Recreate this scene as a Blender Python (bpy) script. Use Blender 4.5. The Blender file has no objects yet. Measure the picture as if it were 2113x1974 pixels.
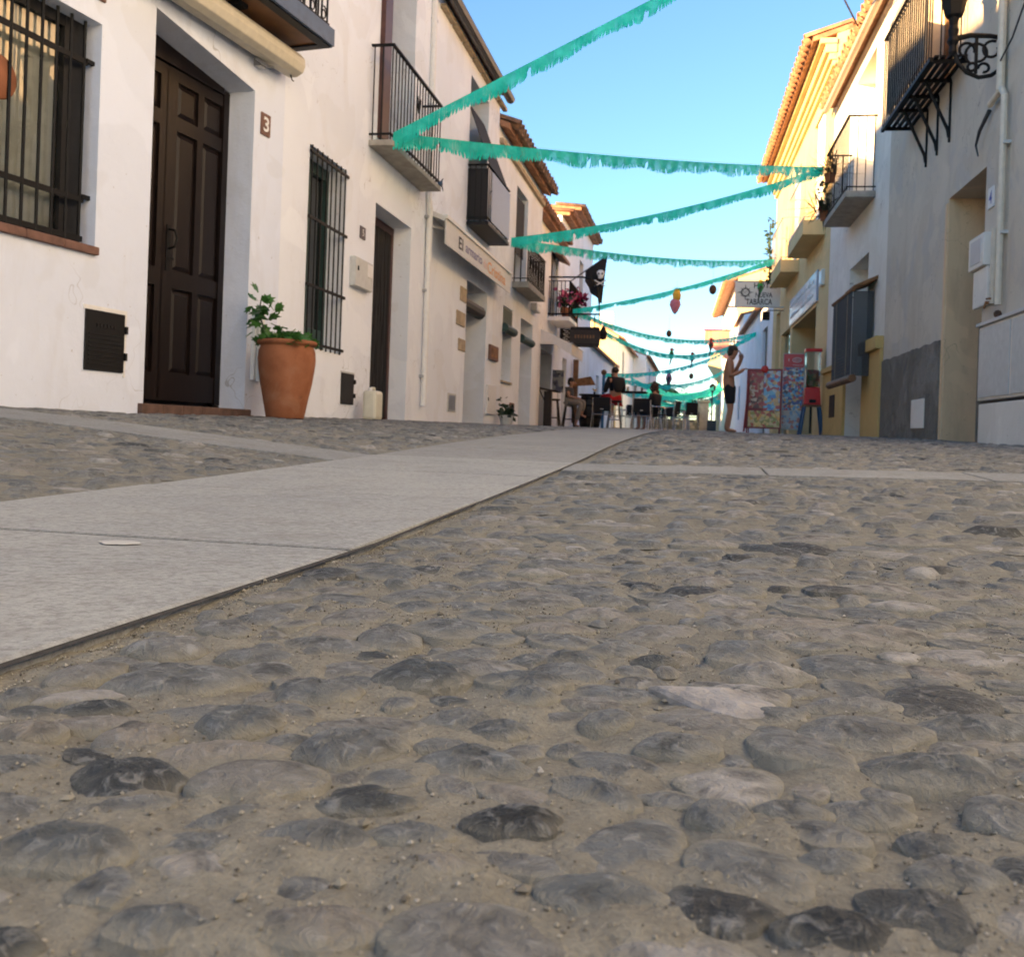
import bpy, bmesh, math, random
import numpy as np
from mathutils import Vector, Matrix, Quaternion
from mathutils import noise as mnoise

rnd = random.Random(7)
nrs = np.random.RandomState(11)
SC = bpy.context.scene
COL = SC.collection
R_ = math.radians

# ------------------------------------------------------------------ camera
YAW = math.atan(384 / 2000.0)
cam_d = bpy.data.cameras.new('camera')
cam = bpy.data.objects.new('camera', cam_d)
COL.objects.link(cam)
cam.location = (0, 0, 0.15)
cam.rotation_mode = 'QUATERNION'
cam.rotation_quaternion = (Quaternion((0, 0, 1), YAW) @ Quaternion((1, 0, 0), math.pi / 2) @ Quaternion((0, 0, 1), 0.035))
cam_d.sensor_width = 36.0
cam_d.lens = 2000.0 / 2113.0 * 36.0
cam_d.shift_y = -95.0 / 2113.0
cam_d.clip_start = 0.02
cam_d.clip_end = 2000
cam_d.dof.use_dof = True
cam_d.dof.focus_distance = 0.82
cam_d.dof.aperture_fstop = 24.0
SC.camera = cam

# ------------------------------------------------------------------ sky and sun
SUN_AZ, SUN_EL = R_(222), R_(9.3)      # azimuth clockwise from +Y
W = bpy.data.worlds.new('World')
SC.world = W
W.use_nodes = True
wn = W.node_tree.nodes
sky = wn.new('ShaderNodeTexSky')
sky.sky_type = 'NISHITA'
sky.sun_disc = False
sky.sun_elevation = SUN_EL
sky.sun_rotation = SUN_AZ
sky.air_density = 1.0
sky.dust_density = 0.0
sky.ozone_density = 3.2
wn['Background'].inputs['Strength'].default_value = 0.052
W.node_tree.links.new(sky.outputs[0], wn['Background'].inputs['Color'])
to_sun = Vector((math.sin(SUN_AZ) * math.cos(SUN_EL), math.cos(SUN_AZ) * math.cos(SUN_EL), math.sin(SUN_EL)))
sun_d = bpy.data.lights.new('sun', 'SUN')
sun_d.energy = 3.6
sun_d.angle = R_(0.6)
sun_d.color = (1.0, 0.605, 0.27)
sun = bpy.data.objects.new('sun', sun_d)
COL.objects.link(sun)
sun.rotation_mode = 'QUATERNION'
sun.rotation_quaternion = to_sun.to_track_quat('Z', 'Y')
sun.location = to_sun * 60

vs = SC.view_settings
vs.view_transform = 'Standard'
vs.look = 'None'
vs.gamma = 1.0
vs.use_curve_mapping = False
vs.exposure = 3.02
SC.cycles.use_denoising = True
SC.cycles.max_bounces = 8


# ================================================================== materials
def nmat(name):
    m = bpy.data.materials.new(name)
    m.use_nodes = True
    nt = m.node_tree
    b = nt.nodes['Principled BSDF']
    return m, nt, b


def N(nt, t, **kw):
    n = nt.nodes.new(t)
    for k, v in kw.items():
        if k.startswith('i_'):
            n.inputs[k[2:].replace('_', ' ')].default_value = v
        else:
            setattr(n, k, v)
    return n


def c4(c):
    return (c[0], c[1], c[2], 1)


def noise(nt, co, scale, detail=4, rough=0.55, dist=0.0):
    n = N(nt, 'ShaderNodeTexNoise')
    n.inputs['Scale'].default_value = scale
    n.inputs['Detail'].default_value = detail
    n.inputs['Roughness'].default_value = rough
    n.inputs['Distortion'].default_value = dist
    nt.links.new(co, n.inputs['Vector'])
    return n.outputs['Fac']


def ramp(nt, fac, stops, interp='LINEAR'):
    r = N(nt, 'ShaderNodeValToRGB')
    r.color_ramp.interpolation = interp
    e = r.color_ramp.elements
    while len(e) < len(stops):
        e.new(0.5)
    for el, (p, c) in zip(e, stops):
        el.position = p
        el.color = c4(c) if not isinstance(c, (int, float)) else (c, c, c, 1)
    nt.links.new(fac, r.inputs['Fac'])
    return r.outputs['Color']


def mix(nt, fac, a, b, mode='MIX'):
    m = N(nt, 'ShaderNodeMix', data_type='RGBA', blend_type=mode)
    for s, v in (('Factor', fac), ('A', a), ('B', b)):
        sock = [i for i in m.inputs if i.name == s and (i.type == 'VALUE' if s == 'Factor' else i.type == 'RGBA')][0]
        if isinstance(v, (int, float)):
            sock.default_value = v
        elif isinstance(v, tuple):
            sock.default_value = c4(v)
        else:
            nt.links.new(v, sock)
    return [o for o in m.outputs if o.type == 'RGBA'][0]


def bump(nt, b, h, strength, dist):
    n = N(nt, 'ShaderNodeBump')
    n.inputs['Strength'].default_value = strength
    n.inputs['Distance'].default_value = dist
    nt.links.new(h, n.inputs['Height'])
    nt.links.new(n.outputs[0], b.inputs['Normal'])
    return n


def coords(nt, kind='Position'):
    if kind == 'Position':
        return N(nt, 'ShaderNodeNewGeometry').outputs['Position']
    return N(nt, 'ShaderNodeTexCoord').outputs[kind]


MATS = {}


def simple(name, col, rough=0.6, metal=0.0, var=0.12, scale=18.0, bmp=0.0, bscale=60.0, spec=0.5):
    """plain material with a little tonal variation and relief"""
    if name in MATS:
        return MATS[name]
    m, nt, b = nmat(name)
    co = coords(nt)
    f = noise(nt, co, scale, 5)
    d = tuple(max(0, c * (1 - var)) for c in col)
    l = tuple(min(1, c * (1 + var)) for c in col)
    nt.links.new(ramp(nt, f, [(0.3, d), (0.7, l)]), b.inputs['Base Color'])
    b.inputs['Roughness'].default_value = rough
    b.inputs['Metallic'].default_value = metal
    b.inputs['Specular IOR Level'].default_value = spec
    if bmp:
        bump(nt, b, noise(nt, co, bscale, 4), bmp, 0.01)
    MATS[name] = m
    return m


def plaster(name, col, stain=(0.45, 0.38, 0.3), amount=0.35, patch=None, patch_amt=0.0, dirt_amt=0.5, rough_bump=0.25):
    """lime-washed wall: broad tonal drift, stains, rain streaks, trowel relief"""
    m, nt, b = nmat(name)
    co = coords(nt)
    mp = N(nt, 'ShaderNodeMapping')
    mp.inputs['Scale'].default_value = (1, 1, 0.22)
    nt.links.new(co, mp.inputs['Vector'])
    streak = noise(nt, mp.outputs[0], 3.2, 6, 0.62)
    broad = noise(nt, co, 0.7, 3)
    c = mix(nt, ramp(nt, broad, [(0.35, 0.0), (0.7, 1.0)]), col, tuple(x * 0.93 for x in col))
    c = mix(nt, ramp(nt, streak, [(0.55, 0.0), (0.8, amount)]), c, stain)
    sp = noise(nt, co, 26, 2, 0.5)
    c = mix(nt, ramp(nt, sp, [(0.72, 0.0), (0.78, dirt_amt)]), c, tuple(x * 0.6 for x in stain))
    if patch:
        pn = noise(nt, co, 1.6, 5, 0.6, 0.4)
        c = mix(nt, ramp(nt, pn, [(0.5, 0.0), (0.6, patch_amt)]), c, patch)
    pt = noise(nt, co, 1.15, 3, 0.45, 0.8)
    c = mix(nt, ramp(nt, pt, [(0.56, 0.0), (0.575, 0.55)]), c, tuple(min(1, x * 1.07) for x in col))
    c = mix(nt, ramp(nt, pt, [(0.40, 0.35), (0.415, 0.0)]), c, tuple(x * (0.87, 0.845, 0.80)[i] for i, x in enumerate(col)))
    vo = N(nt, 'ShaderNodeTexVoronoi', feature='DISTANCE_TO_EDGE')
    vo.inputs['Scale'].default_value = 0.9
    wv = N(nt, 'ShaderNodeVectorMath', operation='ADD')
    nz = N(nt, 'ShaderNodeTexNoise')
    nz.inputs['Scale'].default_value = 3.5
    nt.links.new(co, nz.inputs['Vector'])
    nt.links.new(co, wv.inputs[0])
    nt.links.new(nz.outputs['Color'], wv.inputs[1])
    nt.links.new(wv.outputs[0], vo.inputs['Vector'])
    ck = ramp(nt, vo.outputs['Distance'], [(0.0, 1.0), (0.004, 0.0)])
    cm = N(nt, 'ShaderNodeMath', operation='MULTIPLY')
    nt.links.new(ck, cm.inputs[0])
    nt.links.new(ramp(nt, broad, [(0.46, 0.0), (0.58, 0.8)]), cm.inputs[1])
    c = mix(nt, cm.outputs[0], c, tuple(x * 0.45 for x in stain))
    nt.links.new(c, b.inputs['Base Color'])
    b.inputs['Roughness'].default_value = 0.9
    b.inputs['Specular IOR Level'].default_value = 0.2
    h = N(nt, 'ShaderNodeMath', operation='ADD')
    h1 = noise(nt, co, 5, 4)
    h2 = noise(nt, co, 70, 3)
    mm = N(nt, 'ShaderNodeMath', operation='MULTIPLY')
    mm.inputs[1].default_value = 0.12
    nt.links.new(h2, mm.inputs[0])
    nt.links.new(h1, h.inputs[0])
    nt.links.new(mm.outputs[0], h.inputs[1])
    bump(nt, b, h.outputs[0], rough_bump, 0.05)
    MATS[name] = m
    return m


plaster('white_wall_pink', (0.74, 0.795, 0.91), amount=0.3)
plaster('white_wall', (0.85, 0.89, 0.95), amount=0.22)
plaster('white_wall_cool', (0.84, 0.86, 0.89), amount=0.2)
plaster('bounce_blue_wall', (0.62, 0.75, 0.95), amount=0.1)  # blue picked to neutralise warm sunlight bounced off the unseen right house
plaster('grey_plaster', (0.62, 0.56, 0.46), stain=(0.30, 0.25, 0.19), amount=0.5, patch=(0.52, 0.49, 0.44), patch_amt=0.8, dirt_amt=0.8, rough_bump=0.4)
plaster('beige_plaster', (0.76, 0.57, 0.35), stain=(0.3, 0.22, 0.14), amount=0.5, dirt_amt=0.7)
plaster('white_wall_right', (0.82, 0.78, 0.70), amount=0.25)
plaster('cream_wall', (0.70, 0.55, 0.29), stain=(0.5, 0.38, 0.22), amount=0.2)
plaster('ochre_paint', (0.62, 0.43, 0.17), stain=(0.4, 0.27, 0.12), amount=0.3)
plaster('cement', (0.20, 0.18, 0.15), stain=(0.09, 0.085, 0.075), amount=0.7, patch=(0.30, 0.28, 0.245), patch_amt=0.7, rough_bump=1.6)
plaster('reveal_grey', (0.62, 0.60, 0.58), amount=0.1)
simple('iron', (0.004, 0.004, 0.0045), 0.6, 0.0, 0.3, 40, spec=0.25)
simple('iron_blue', (0.05, 0.09, 0.16), 0.4, 0.2, 0.15)
simple('dark_metal', (0.010, 0.010, 0.011), 0.55, 0.0, 0.3, 30, spec=0.3)
simple('black_plastic', (0.006, 0.006, 0.0065), 0.6, spec=0.3)
simple('galvanised', (0.45, 0.46, 0.47), 0.35, 0.9)
simple('aluminium', (0.72, 0.73, 0.74), 0.25, 1.0, 0.05)
simple('white_paint', (0.78, 0.77, 0.74), 0.5, 0, 0.05)
simple('cream_paint', (0.66, 0.60, 0.48), 0.5, 0, 0.08)
simple('grey_box', (0.55, 0.56, 0.54), 0.5, 0, 0.08)
simple('terracotta', (0.30, 0.115, 0.055), 0.85, 0, 0.32, 5, 0.2, 60, 0.3)
simple('terracotta_tile', (0.17, 0.085, 0.06), 0.7, 0, 0.3, 14, 0.2, 50)
simple('step_tile', (0.115, 0.065, 0.048), 0.75, 0, 0.35, 14, 0.2, 50)
simple('roof_clay', (0.33, 0.165, 0.095), 0.85, 0, 0.45, 6, 0.3, 40)
simple('roof_clay_dark', (0.24, 0.145, 0.095), 0.85, 0, 0.45, 6, 0.3, 40)
simple('gutter', (0.075, 0.075, 0.08), 0.5, 0.2)
simple('gutter_cream', (0.45, 0.38, 0.30), 0.5)
simple('brown_shutter', (0.075, 0.028, 0.02), 0.5, 0, 0.2)
simple('concrete', (0.36, 0.335, 0.29), 0.9, 0, 0.2, 9, 0.3, 40)
simple('pale_splash', (0.46, 0.45, 0.42), 0.8)
simple('pale_stone', (0.27, 0.26, 0.25), 0.7, 0, 0.35, 30, 0.8, 60)
simple('stone_quoin', (0.42, 0.33, 0.22), 0.9, 0, 0.25, 9, 0.5, 30)
simple('dark_glass', (0.01, 0.013, 0.014), 0.08)
simple('dark_interior', (0.012, 0.011, 0.01), 0.9)
simple('curtain_cloth', (0.72, 0.74, 0.68), 0.9, 0, 0.12, 12)
simple('dark_curtain', (0.016, 0.015, 0.016), 0.85, 0, 0.25, 30)
simple('awning_canvas', (0.74, 0.72, 0.68), 0.85, 0, 0.05)
simple('awning_cream', (0.60, 0.55, 0.44), 0.6, 0, 0.08)
simple('brown_soffit', (0.20, 0.085, 0.03), 0.5, 0, 0.35, 3)
simple('dull_purple', (0.09, 0.075, 0.085), 0.6)
simple('letter_dark', (0.02, 0.02, 0.025), 0.7)
simple('letter_purple', (0.22, 0.21, 0.36), 0.7)
simple('letter_pale', (0.78, 0.55, 0.48), 0.7)
simple('letter_orange', (0.78, 0.38, 0.14), 0.7)
simple('letter_blue', (0.05, 0.07, 0.35), 0.6)
simple('letter_white', (0.78, 0.78, 0.76), 0.6)
simple('tile_blue', (0.33, 0.38, 0.50), 0.3, 0, 0.1)
simple('tile_white', (0.62, 0.66, 0.74), 0.25, 0, 0.06)
simple('sign_white', (0.70, 0.70, 0.68), 0.5, 0, 0.04)
simple('skin_tan', (0.40, 0.19, 0.11), 0.55, 0, 0.08, 20)
simple('skin_light', (0.42, 0.22, 0.14), 0.55, 0, 0.08, 20)
simple('hair_dark', (0.015, 0.01, 0.008), 0.6, 0, 0.3, 60, 0.4, 120)
simple('hair_brown', (0.045, 0.022, 0.012), 0.6, 0, 0.4, 60, 0.4, 120)
simple('cloth_black', (0.010, 0.010, 0.012), 0.85, 0, 0.2, 30)
simple('cloth_grey', (0.06, 0.065, 0.07), 0.9, 0, 0.2, 30)
simple('cloth_khaki', (0.23, 0.20, 0.17), 0.9, 0, 0.15, 30)
simple('cloth_red', (0.45, 0.008, 0.012), 0.85, 0, 0.15, 30)
simple('red_paint', (0.52, 0.01, 0.012), 0.35, 0, 0.08)
simple('red_frame', (0.25, 0.03, 0.03), 0.5)
simple('blue_paint', (0.015, 0.075, 0.17), 0.45)
simple('blue_post', (0.012, 0.11, 0.26), 0.5)
simple('dark_wood', (0.016, 0.010, 0.007), 0.55, 0, 0.4, 12, 0.3, 40)
simple('brown_wood', (0.16, 0.075, 0.03), 0.6, 0, 0.4, 12, 0.3, 40)
simple('old_wood', (0.22, 0.10, 0.035), 0.8, 0, 0.5, 10, 0.4, 40)
simple('sand_stone', (0.42, 0.34, 0.26), 0.9, 0, 0.2, 5, 0.4, 20)
simple('green_shutter', (0.02, 0.055, 0.05), 0.6, 0, 0.2)
simple('leaf_green', (0.045, 0.13, 0.03), 0.5, 0, 0.4, 14)
simple('leaf_dark', (0.02, 0.045, 0.02), 0.55, 0, 0.4, 14)
simple('leaf_dry', (0.11, 0.10, 0.055), 0.7, 0, 0.4, 14)
simple('petal_pink', (0.62, 0.13, 0.27), 0.6, 0, 0.2)
simple('petal_red', (0.35, 0.015, 0.07), 0.6, 0, 0.3)
simple('petal_violet', (0.40, 0.16, 0.52), 0.6, 0, 0.2)
simple('yellow_paper', (0.75, 0.42, 0.03), 0.7)
simple('pink_paper', (0.60, 0.20, 0.25), 0.7)
simple('green_paper', (0.02, 0.30, 0.06), 0.7)
simple('red_paper', (0.55, 0.05, 0.04), 0.7)
simple('brown_ball', (0.09, 0.045, 0.025), 0.9, 0, 0.4, 40, 0.5, 90)
simple('white_plastic', (0.66, 0.64, 0.52), 0.4, 0, 0.05)
simple('rope', (0.3, 0.25, 0.18), 0.9)
simple('cable', (0.03, 0.03, 0.035), 0.6)
simple('cable_pale', (0.5, 0.48, 0.42), 0.6)
simple('joint_dirt', (0.035, 0.032, 0.028), 0.95, 0, 0.5, 60)
simple('soil', (0.05, 0.035, 0.025), 0.95)
simple('wire_fence', (0.10, 0.11, 0.12), 0.5)
simple('green_net', (0.015, 0.30, 0.17), 0.8, 0, 0.15)


def clay_pot():
    m, nt, b = nmat('pot_clay')
    co = coords(nt)
    c = ramp(nt, noise(nt, co, 7, 5), [(0.3, (0.24, 0.088, 0.04)), (0.7, (0.35, 0.14, 0.07))])
    c = mix(nt, ramp(nt, noise(nt, co, 4.5, 6, 0.7, 0.8), [(0.52, 0.0), (0.78, 0.3)]), c, (0.44, 0.30, 0.21))
    c = mix(nt, ramp(nt, noise(nt, co, 16, 5, 0.7), [(0.62, 0.0), (0.72, 0.6)]), c, (0.13, 0.06, 0.035))
    nt.links.new(c, b.inputs['Base Color'])
    b.inputs['Roughness'].default_value = 0.9
    b.inputs['Specular IOR Level'].default_value = 0.2
    bump(nt, b, noise(nt, co, 60, 4), 0.3, 0.004)
    MATS['pot_clay'] = m


clay_pot()


def glass_mat():
    m, nt, b = nmat('window_glass')
    b.inputs['Base Color'].default_value = (0.9, 0.95, 0.93, 1)
    b.inputs['Roughness'].default_value = 0.02
    b.inputs['Transmission Weight'].default_value = 1.0
    b.inputs['IOR'].default_value = 1.5
    out = nt.nodes['Material Output']
    tr = N(nt, 'ShaderNodeBsdfTransparent')
    gl = N(nt, 'ShaderNodeBsdfGlossy')
    gl.inputs['Roughness'].default_value = 0.015
    fr = N(nt, 'ShaderNodeFresnel')
    fr.inputs['IOR'].default_value = 2.5
    mx = N(nt, 'ShaderNodeMixShader')
    nt.links.new(fr.outputs[0], mx.inputs[0])
    nt.links.new(tr.outputs[0], mx.inputs[1])
    nt.links.new(gl.outputs[0], mx.inputs[2])
    nt.links.new(mx.outputs[0], out.inputs['Surface'])
    MATS['window_glass'] = m


glass_mat()


def mirror_mat():
    m, nt, b = nmat('shop_glass')
    b.inputs['Base Color'].default_value = (0.02, 0.03, 0.03, 1)
    b.inputs['Roughness'].default_value = 0.03
    b.inputs['IOR'].default_value = 2.6
    MATS['shop_glass'] = m


mirror_mat()


def wood_door():
    m, nt, b = nmat('door_wood')
    co = coords(nt)
    mp = N(nt, 'ShaderNodeMapping')
    mp.inputs['Scale'].default_value = (6, 6, 0.7)
    nt.links.new(co, mp.inputs['Vector'])
    g = noise(nt, mp.outputs[0], 9, 6, 0.6, 0.4)
    c = ramp(nt, g, [(0.25, (0.004, 0.0025, 0.002)), (0.6, (0.010, 0.005, 0.004)), (0.85, (0.020, 0.009, 0.007))])
    nt.links.new(c, b.inputs['Base Color'])
    b.inputs['Roughness'].default_value = 0.45
    b.inputs['Specular IOR Level'].default_value = 0.3
    bump(nt, b, g, 0.12, 0.004)
    MATS['door_wood'] = m


wood_door()


def paper_mat():
    m, nt, b = nmat('turquoise_paper')
    co = coords(nt)
    f = noise(nt, co, 7, 3)
    c = ramp(nt, f, [(0.3, (0.0, 0.66, 0.53)), (0.7, (0.06, 0.94, 0.80))])
    nt.links.new(c, b.inputs['Base Color'])
    b.inputs['Roughness'].default_value = 0.55
    out = nt.nodes['Material Output']
    tl = N(nt, 'ShaderNodeBsdfTranslucent')
    nt.links.new(c, tl.inputs['Color'])
    mx = N(nt, 'ShaderNodeMixShader')
    mx.inputs[0].default_value = 0.65
    nt.links.new(b.outputs[0], mx.inputs[1])
    nt.links.new(tl.outputs[0], mx.inputs[2])
    nt.links.new(mx.outputs[0], out.inputs['Surface'])
    MATS['turquoise_paper'] = m


paper_mat()


def leaf_mat(name, col):
    m, nt, b = nmat(name)
    co = coords(nt)
    f = noise(nt, co, 30, 3)
    c = ramp(nt, f, [(0.3, tuple(x * 0.6 for x in col)), (0.7, tuple(x * 1.5 for x in col))])
    nt.links.new(c, b.inputs['Base Color'])
    b.inputs['Roughness'].default_value = 0.45
    out = nt.nodes['Material Output']
    tl = N(nt, 'ShaderNodeBsdfTranslucent')
    nt.links.new(c, tl.inputs['Color'])
    mx = N(nt, 'ShaderNodeMixShader')
    mx.inputs[0].default_value = 0.3
    nt.links.new(b.outputs[0], mx.inputs[1])
    nt.links.new(tl.outputs[0], mx.inputs[2])
    nt.links.new(mx.outputs[0], out.inputs['Surface'])
    MATS[name] = m


leaf_mat('ivy_leaf', (0.05, 0.15, 0.03))


def ground_mat():
    m, nt, b = nmat('mortar')
    co = coords(nt)
    a = noise(nt, co, 2.3, 5, 0.6)
    f = noise(nt, co, 55, 6, 0.65)
    fine = noise(nt, co, 420, 3, 0.6)
    c = mix(nt, ramp(nt, a, [(0.35, 0.0), (0.65, 1.0)]), (0.275, 0.26, 0.21), (0.185, 0.18, 0.155))
    c = mix(nt, ramp(nt, f, [(0.3, 0.55), (0.62, 0.0)]), c, (0.10, 0.095, 0.085))
    c = mix(nt, ramp(nt, fine, [(0.25, 0.45), (0.5, 0.0)]), c, (0.075, 0.07, 0.062))
    c = mix(nt, ramp(nt, fine, [(0.6, 0.0), (0.8, 0.5)]), c, (0.40, 0.39, 0.36))
    nt.links.new(c, b.inputs['Base Color'])
    b.inputs['Roughness'].default_value = 0.95
    b.inputs['Specular IOR Level'].default_value = 0.2
    h = N(nt, 'ShaderNodeMath', operation='MULTIPLY_ADD')
    h.inputs[1].default_value = 0.35
    nt.links.new(fine, h.inputs[0])
    nt.links.new(f, h.inputs[2])
    bump(nt, b, h.outputs[0], 0.9, 0.004)
    MATS['mortar'] = m


ground_mat()


def stone_mat(name, use_attr):
    m, nt, b = nmat(name)
    co = coords(nt)
    if use_attr:
        t = N(nt, 'ShaderNodeAttribute', attribute_name='tone').outputs['Fac']
        hgt = N(nt, 'ShaderNodeAttribute', attribute_name='lift').outputs['Fac']
    else:
        t = N(nt, 'ShaderNodeAttribute', attribute_name='tone', attribute_type='OBJECT').outputs['Fac']
        oc = coords(nt, 'Object')
        sx = N(nt, 'ShaderNodeSeparateXYZ')
        nt.links.new(oc, sx.inputs[0])
        hgt = sx.outputs['Z']
    base = ramp(nt, t, [(0.0, (0.010, 0.014, 0.018)), (0.15, (0.045, 0.054, 0.058)), (0.35, (0.115, 0.125, 0.126)), (0.6, (0.158, 0.160, 0.152)), (0.78, (0.20, 0.183, 0.155)), (0.9, (0.26, 0.25, 0.23)), (1.0, (0.40, 0.39, 0.37))])
    n1 = noise(nt, co, 38, 6, 0.65, 0.6)
    base = mix(nt, ramp(nt, n1, [(0.34, 0.75), (0.54, 0.0)]), base, (0.03, 0.032, 0.033))
    n2 = noise(nt, co, 90, 5, 0.7, 1.0)
    base = mix(nt, ramp(nt, n2, [(0.52, 0.0), (0.68, 0.5)]), base, (0.36, 0.365, 0.355))
    # pale dust that settled low on the stone and in its pits
    dn = noise(nt, co, 45, 4, 0.6)
    s1 = N(nt, 'ShaderNodeMapRange')
    s1.inputs['From Min'].default_value = 0.08 if not use_attr else 0.2
    s1.inputs['From Max'].default_value = 0.66 if not use_attr else 0.95
    s1.inputs['To Min'].default_value = 0.95 if not use_attr else 0.7
    s1.inputs['To Max'].default_value = 0.0
    ad = N(nt, 'ShaderNodeMath', operation='MULTIPLY_ADD')
    ad.inputs[1].default_value = 0.9
    ad.inputs[2].default_value = -0.42
    nt.links.new(dn, ad.inputs[0])
    a2 = N(nt, 'ShaderNodeMath', operation='ADD')
    nt.links.new(ad.outputs[0], a2.inputs[0])
    nt.links.new(hgt, a2.inputs[1])
    nt.links.new(a2.outputs[0], s1.inputs['Value'])
    cl_ = N(nt, 'ShaderNodeMath', operation='MULTIPLY')
    nt.links.new(s1.outputs[0], cl_.inputs[0])
    nt.links.new(ramp(nt, t, [(0.05, 0.35), (0.3, 1.0)]), cl_.inputs[1])
    base = mix(nt, cl_.outputs[0], base, (0.215, 0.207, 0.17))
    nt.links.new(base, b.inputs['Base Color'])
    rg = ramp(nt, n1, [(0.3, 0.75), (0.7, 0.48)])
    nt.links.new(rg, b.inputs['Roughness'])
    b.inputs['Specular IOR Level'].default_value = 0.45
    h = N(nt, 'ShaderNodeMath', operation='ADD')
    nt.links.new(n1, h.inputs[0])
    nt.links.new(n2, h.inputs[1])
    bump(nt, b, h.outputs[0], 0.9, 0.005)
    MATS[name] = m


stone_mat('cobble', False)
stone_mat('cobble_field', True)


def slab_mat(name, k, stain):
    m, nt, b = nmat(name)
    co = coords(nt)
    a = noise(nt, co, 2.2, 5, 0.6)
    g = noise(nt, co, 230, 3, 0.75)
    gm = noise(nt, co, 85, 4, 0.7)
    g2 = noise(nt, co, 11, 6, 0.7, 0.5)
    c = mix(nt, ramp(nt, a, [(0.35, 0.0), (0.65, 1.0)]), tuple(x * k for x in (0.355, 0.36, 0.34)), tuple(x * k for x in (0.285, 0.295, 0.29)))
    c = mix(nt, ramp(nt, gm, [(0.36, 0.55), (0.5, 0.0)]), c, (0.17 * k, 0.165 * k, 0.15 * k))
    c = mix(nt, ramp(nt, gm, [(0.55, 0.0), (0.7, 0.45)]), c, (0.5 * k, 0.49 * k, 0.46 * k))
    c = mix(nt, ramp(nt, g, [(0.3, 0.5), (0.48, 0.0)]), c, (0.14 * k, 0.135 * k, 0.125 * k))
    c = mix(nt, ramp(nt, g, [(0.6, 0.0), (0.75, 0.5)]), c, (0.56 * k, 0.55 * k, 0.51 * k))
    c = mix(nt, ramp(nt, g2, [(0.5, 0.0), (0.72, stain)]), c, (0.17, 0.155, 0.13))
    nt.links.new(c, b.inputs['Base Color'])
    b.inputs['Roughness'].default_value = 0.8
    h = N(nt, 'ShaderNodeMath', operation='ADD')
    nt.links.new(g, h.inputs[0])
    nt.links.new(gm, h.inputs[1])
    bump(nt, b, h.outputs[0], 0.6, 0.002)
    MATS[name] = m


slab_mat('granite_slab', 1.0, 0.4)
slab_mat('granite_band', 0.8, 0.75)


def poster_mat(name, cols, scale, seed):
    """printed picture panel: irregular blocks of colour"""
    m, nt, b = nmat(name)
    co = coords(nt)
    v = N(nt, 'ShaderNodeTexVoronoi')
    v.inputs['Scale'].default_value = scale
    mp = N(nt, 'ShaderNodeMapping')
    mp.inputs['Location'].default_value = (seed, seed * 1.7, seed * 0.3)
    nt.links.new(co, mp.inputs['Vector'])
    nt.links.new(mp.outputs[0], v.inputs['Vector'])
    s = N(nt, 'ShaderNodeSeparateXYZ')
    nt.links.new(v.outputs['Color'], s.inputs[0])
    c = ramp(nt, s.outputs[0], [(i / len(cols), x) for i, x in enumerate(cols)], 'CONSTANT')
    f = noise(nt, co, 40, 3)
    c = mix(nt, ramp(nt, f, [(0.4, 0.0), (0.75, 0.5)]), c, (0.1, 0.08, 0.07))
    nt.links.new(c, b.inputs['Base Color'])
    b.inputs['Roughness'].default_value = 0.35
    MATS[name] = m


poster_mat('poster_chocolate', [(0.40, 0.04, 0.03), (0.12, 0.035, 0.02), (0.42, 0.18, 0.08), (0.65, 0.5, 0.36), (0.45, 0.03, 0.03)], 19, 1)
poster_mat('poster_blue', [(0.25, 0.55, 0.72), (0.10, 0.30, 0.62), (0.6, 0.62, 0.6), (0.7, 0.45, 0.2), (0.55, 0.08, 0.07)], 15, 2)
poster_mat('poster_orange', [(0.75, 0.38, 0.06), (0.8, 0.55, 0.16), (0.5, 0.1, 0.03), (0.68, 0.5, 0.22), (0.35, 0.32, 0.05)], 17, 3)
poster_mat('poster_mixed', [(0.05, 0.10, 0.30), (0.12, 0.38, 0.62), (0.10, 0.07, 0.09), (0.6, 0.06, 0.06), (0.7, 0.66, 0.6), (0.65, 0.4, 0.15)], 22, 4)
poster_mat('poster_pale', [(0.5, 0.55, 0.6), (0.6, 0.2, 0.15), (0.25, 0.4, 0.6), (0.6, 0.55, 0.5)], 20, 5)
poster_mat('capsules', [(0.30, 0.03, 0.02), (0.06, 0.14, 0.03), (0.4, 0.22, 0.12), (0.12, 0.16, 0.05), (0.35, 0.1, 0.08)], 16, 6)
poster_mat('postcards', [(0.12, 0.14, 0.24), (0.4, 0.42, 0.46), (0.05, 0.06, 0.1), (0.3, 0.32, 0.4)], 14, 7)


def flag_stripes():
    m, nt, b = nmat('red_banner')
    b.inputs['Base Color'].default_value = (0.68, 0.38, 0.30, 1)
    b.inputs['Roughness'].default_value = 0.8
    out = nt.nodes['Material Output']
    tl = N(nt, 'ShaderNodeBsdfTranslucent')
    tl.inputs['Color'].default_value = (0.7, 0.25, 0.2, 1)
    mx = N(nt, 'ShaderNodeMixShader')
    mx.inputs[0].default_value = 0.5
    nt.links.new(b.outputs[0], mx.inputs[1])
    nt.links.new(tl.outputs[0], mx.inputs[2])
    nt.links.new(mx.outputs[0], out.inputs['Surface'])
    MATS['red_banner'] = m


flag_stripes()


# ================================================================== mesh helpers
def root_loc(o):
    v = Vector((0, 0, 0))
    while o is not None:
        v += o.location
        o = o.parent
    return v


def tag(o, label=None, cat=None, group=None, kind=None):
    if label:
        o['label'] = label
    if cat:
        o['category'] = cat
    if group:
        o['group'] = group
    if kind:
        o['kind'] = kind
    return o


def thing(name, label, cat, loc, group=None):
    o = bpy.data.objects.new(name, None)
    o.empty_display_size = 0.1
    COL.objects.link(o)
    o.location = loc
    return tag(o, label, cat, group)


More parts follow.
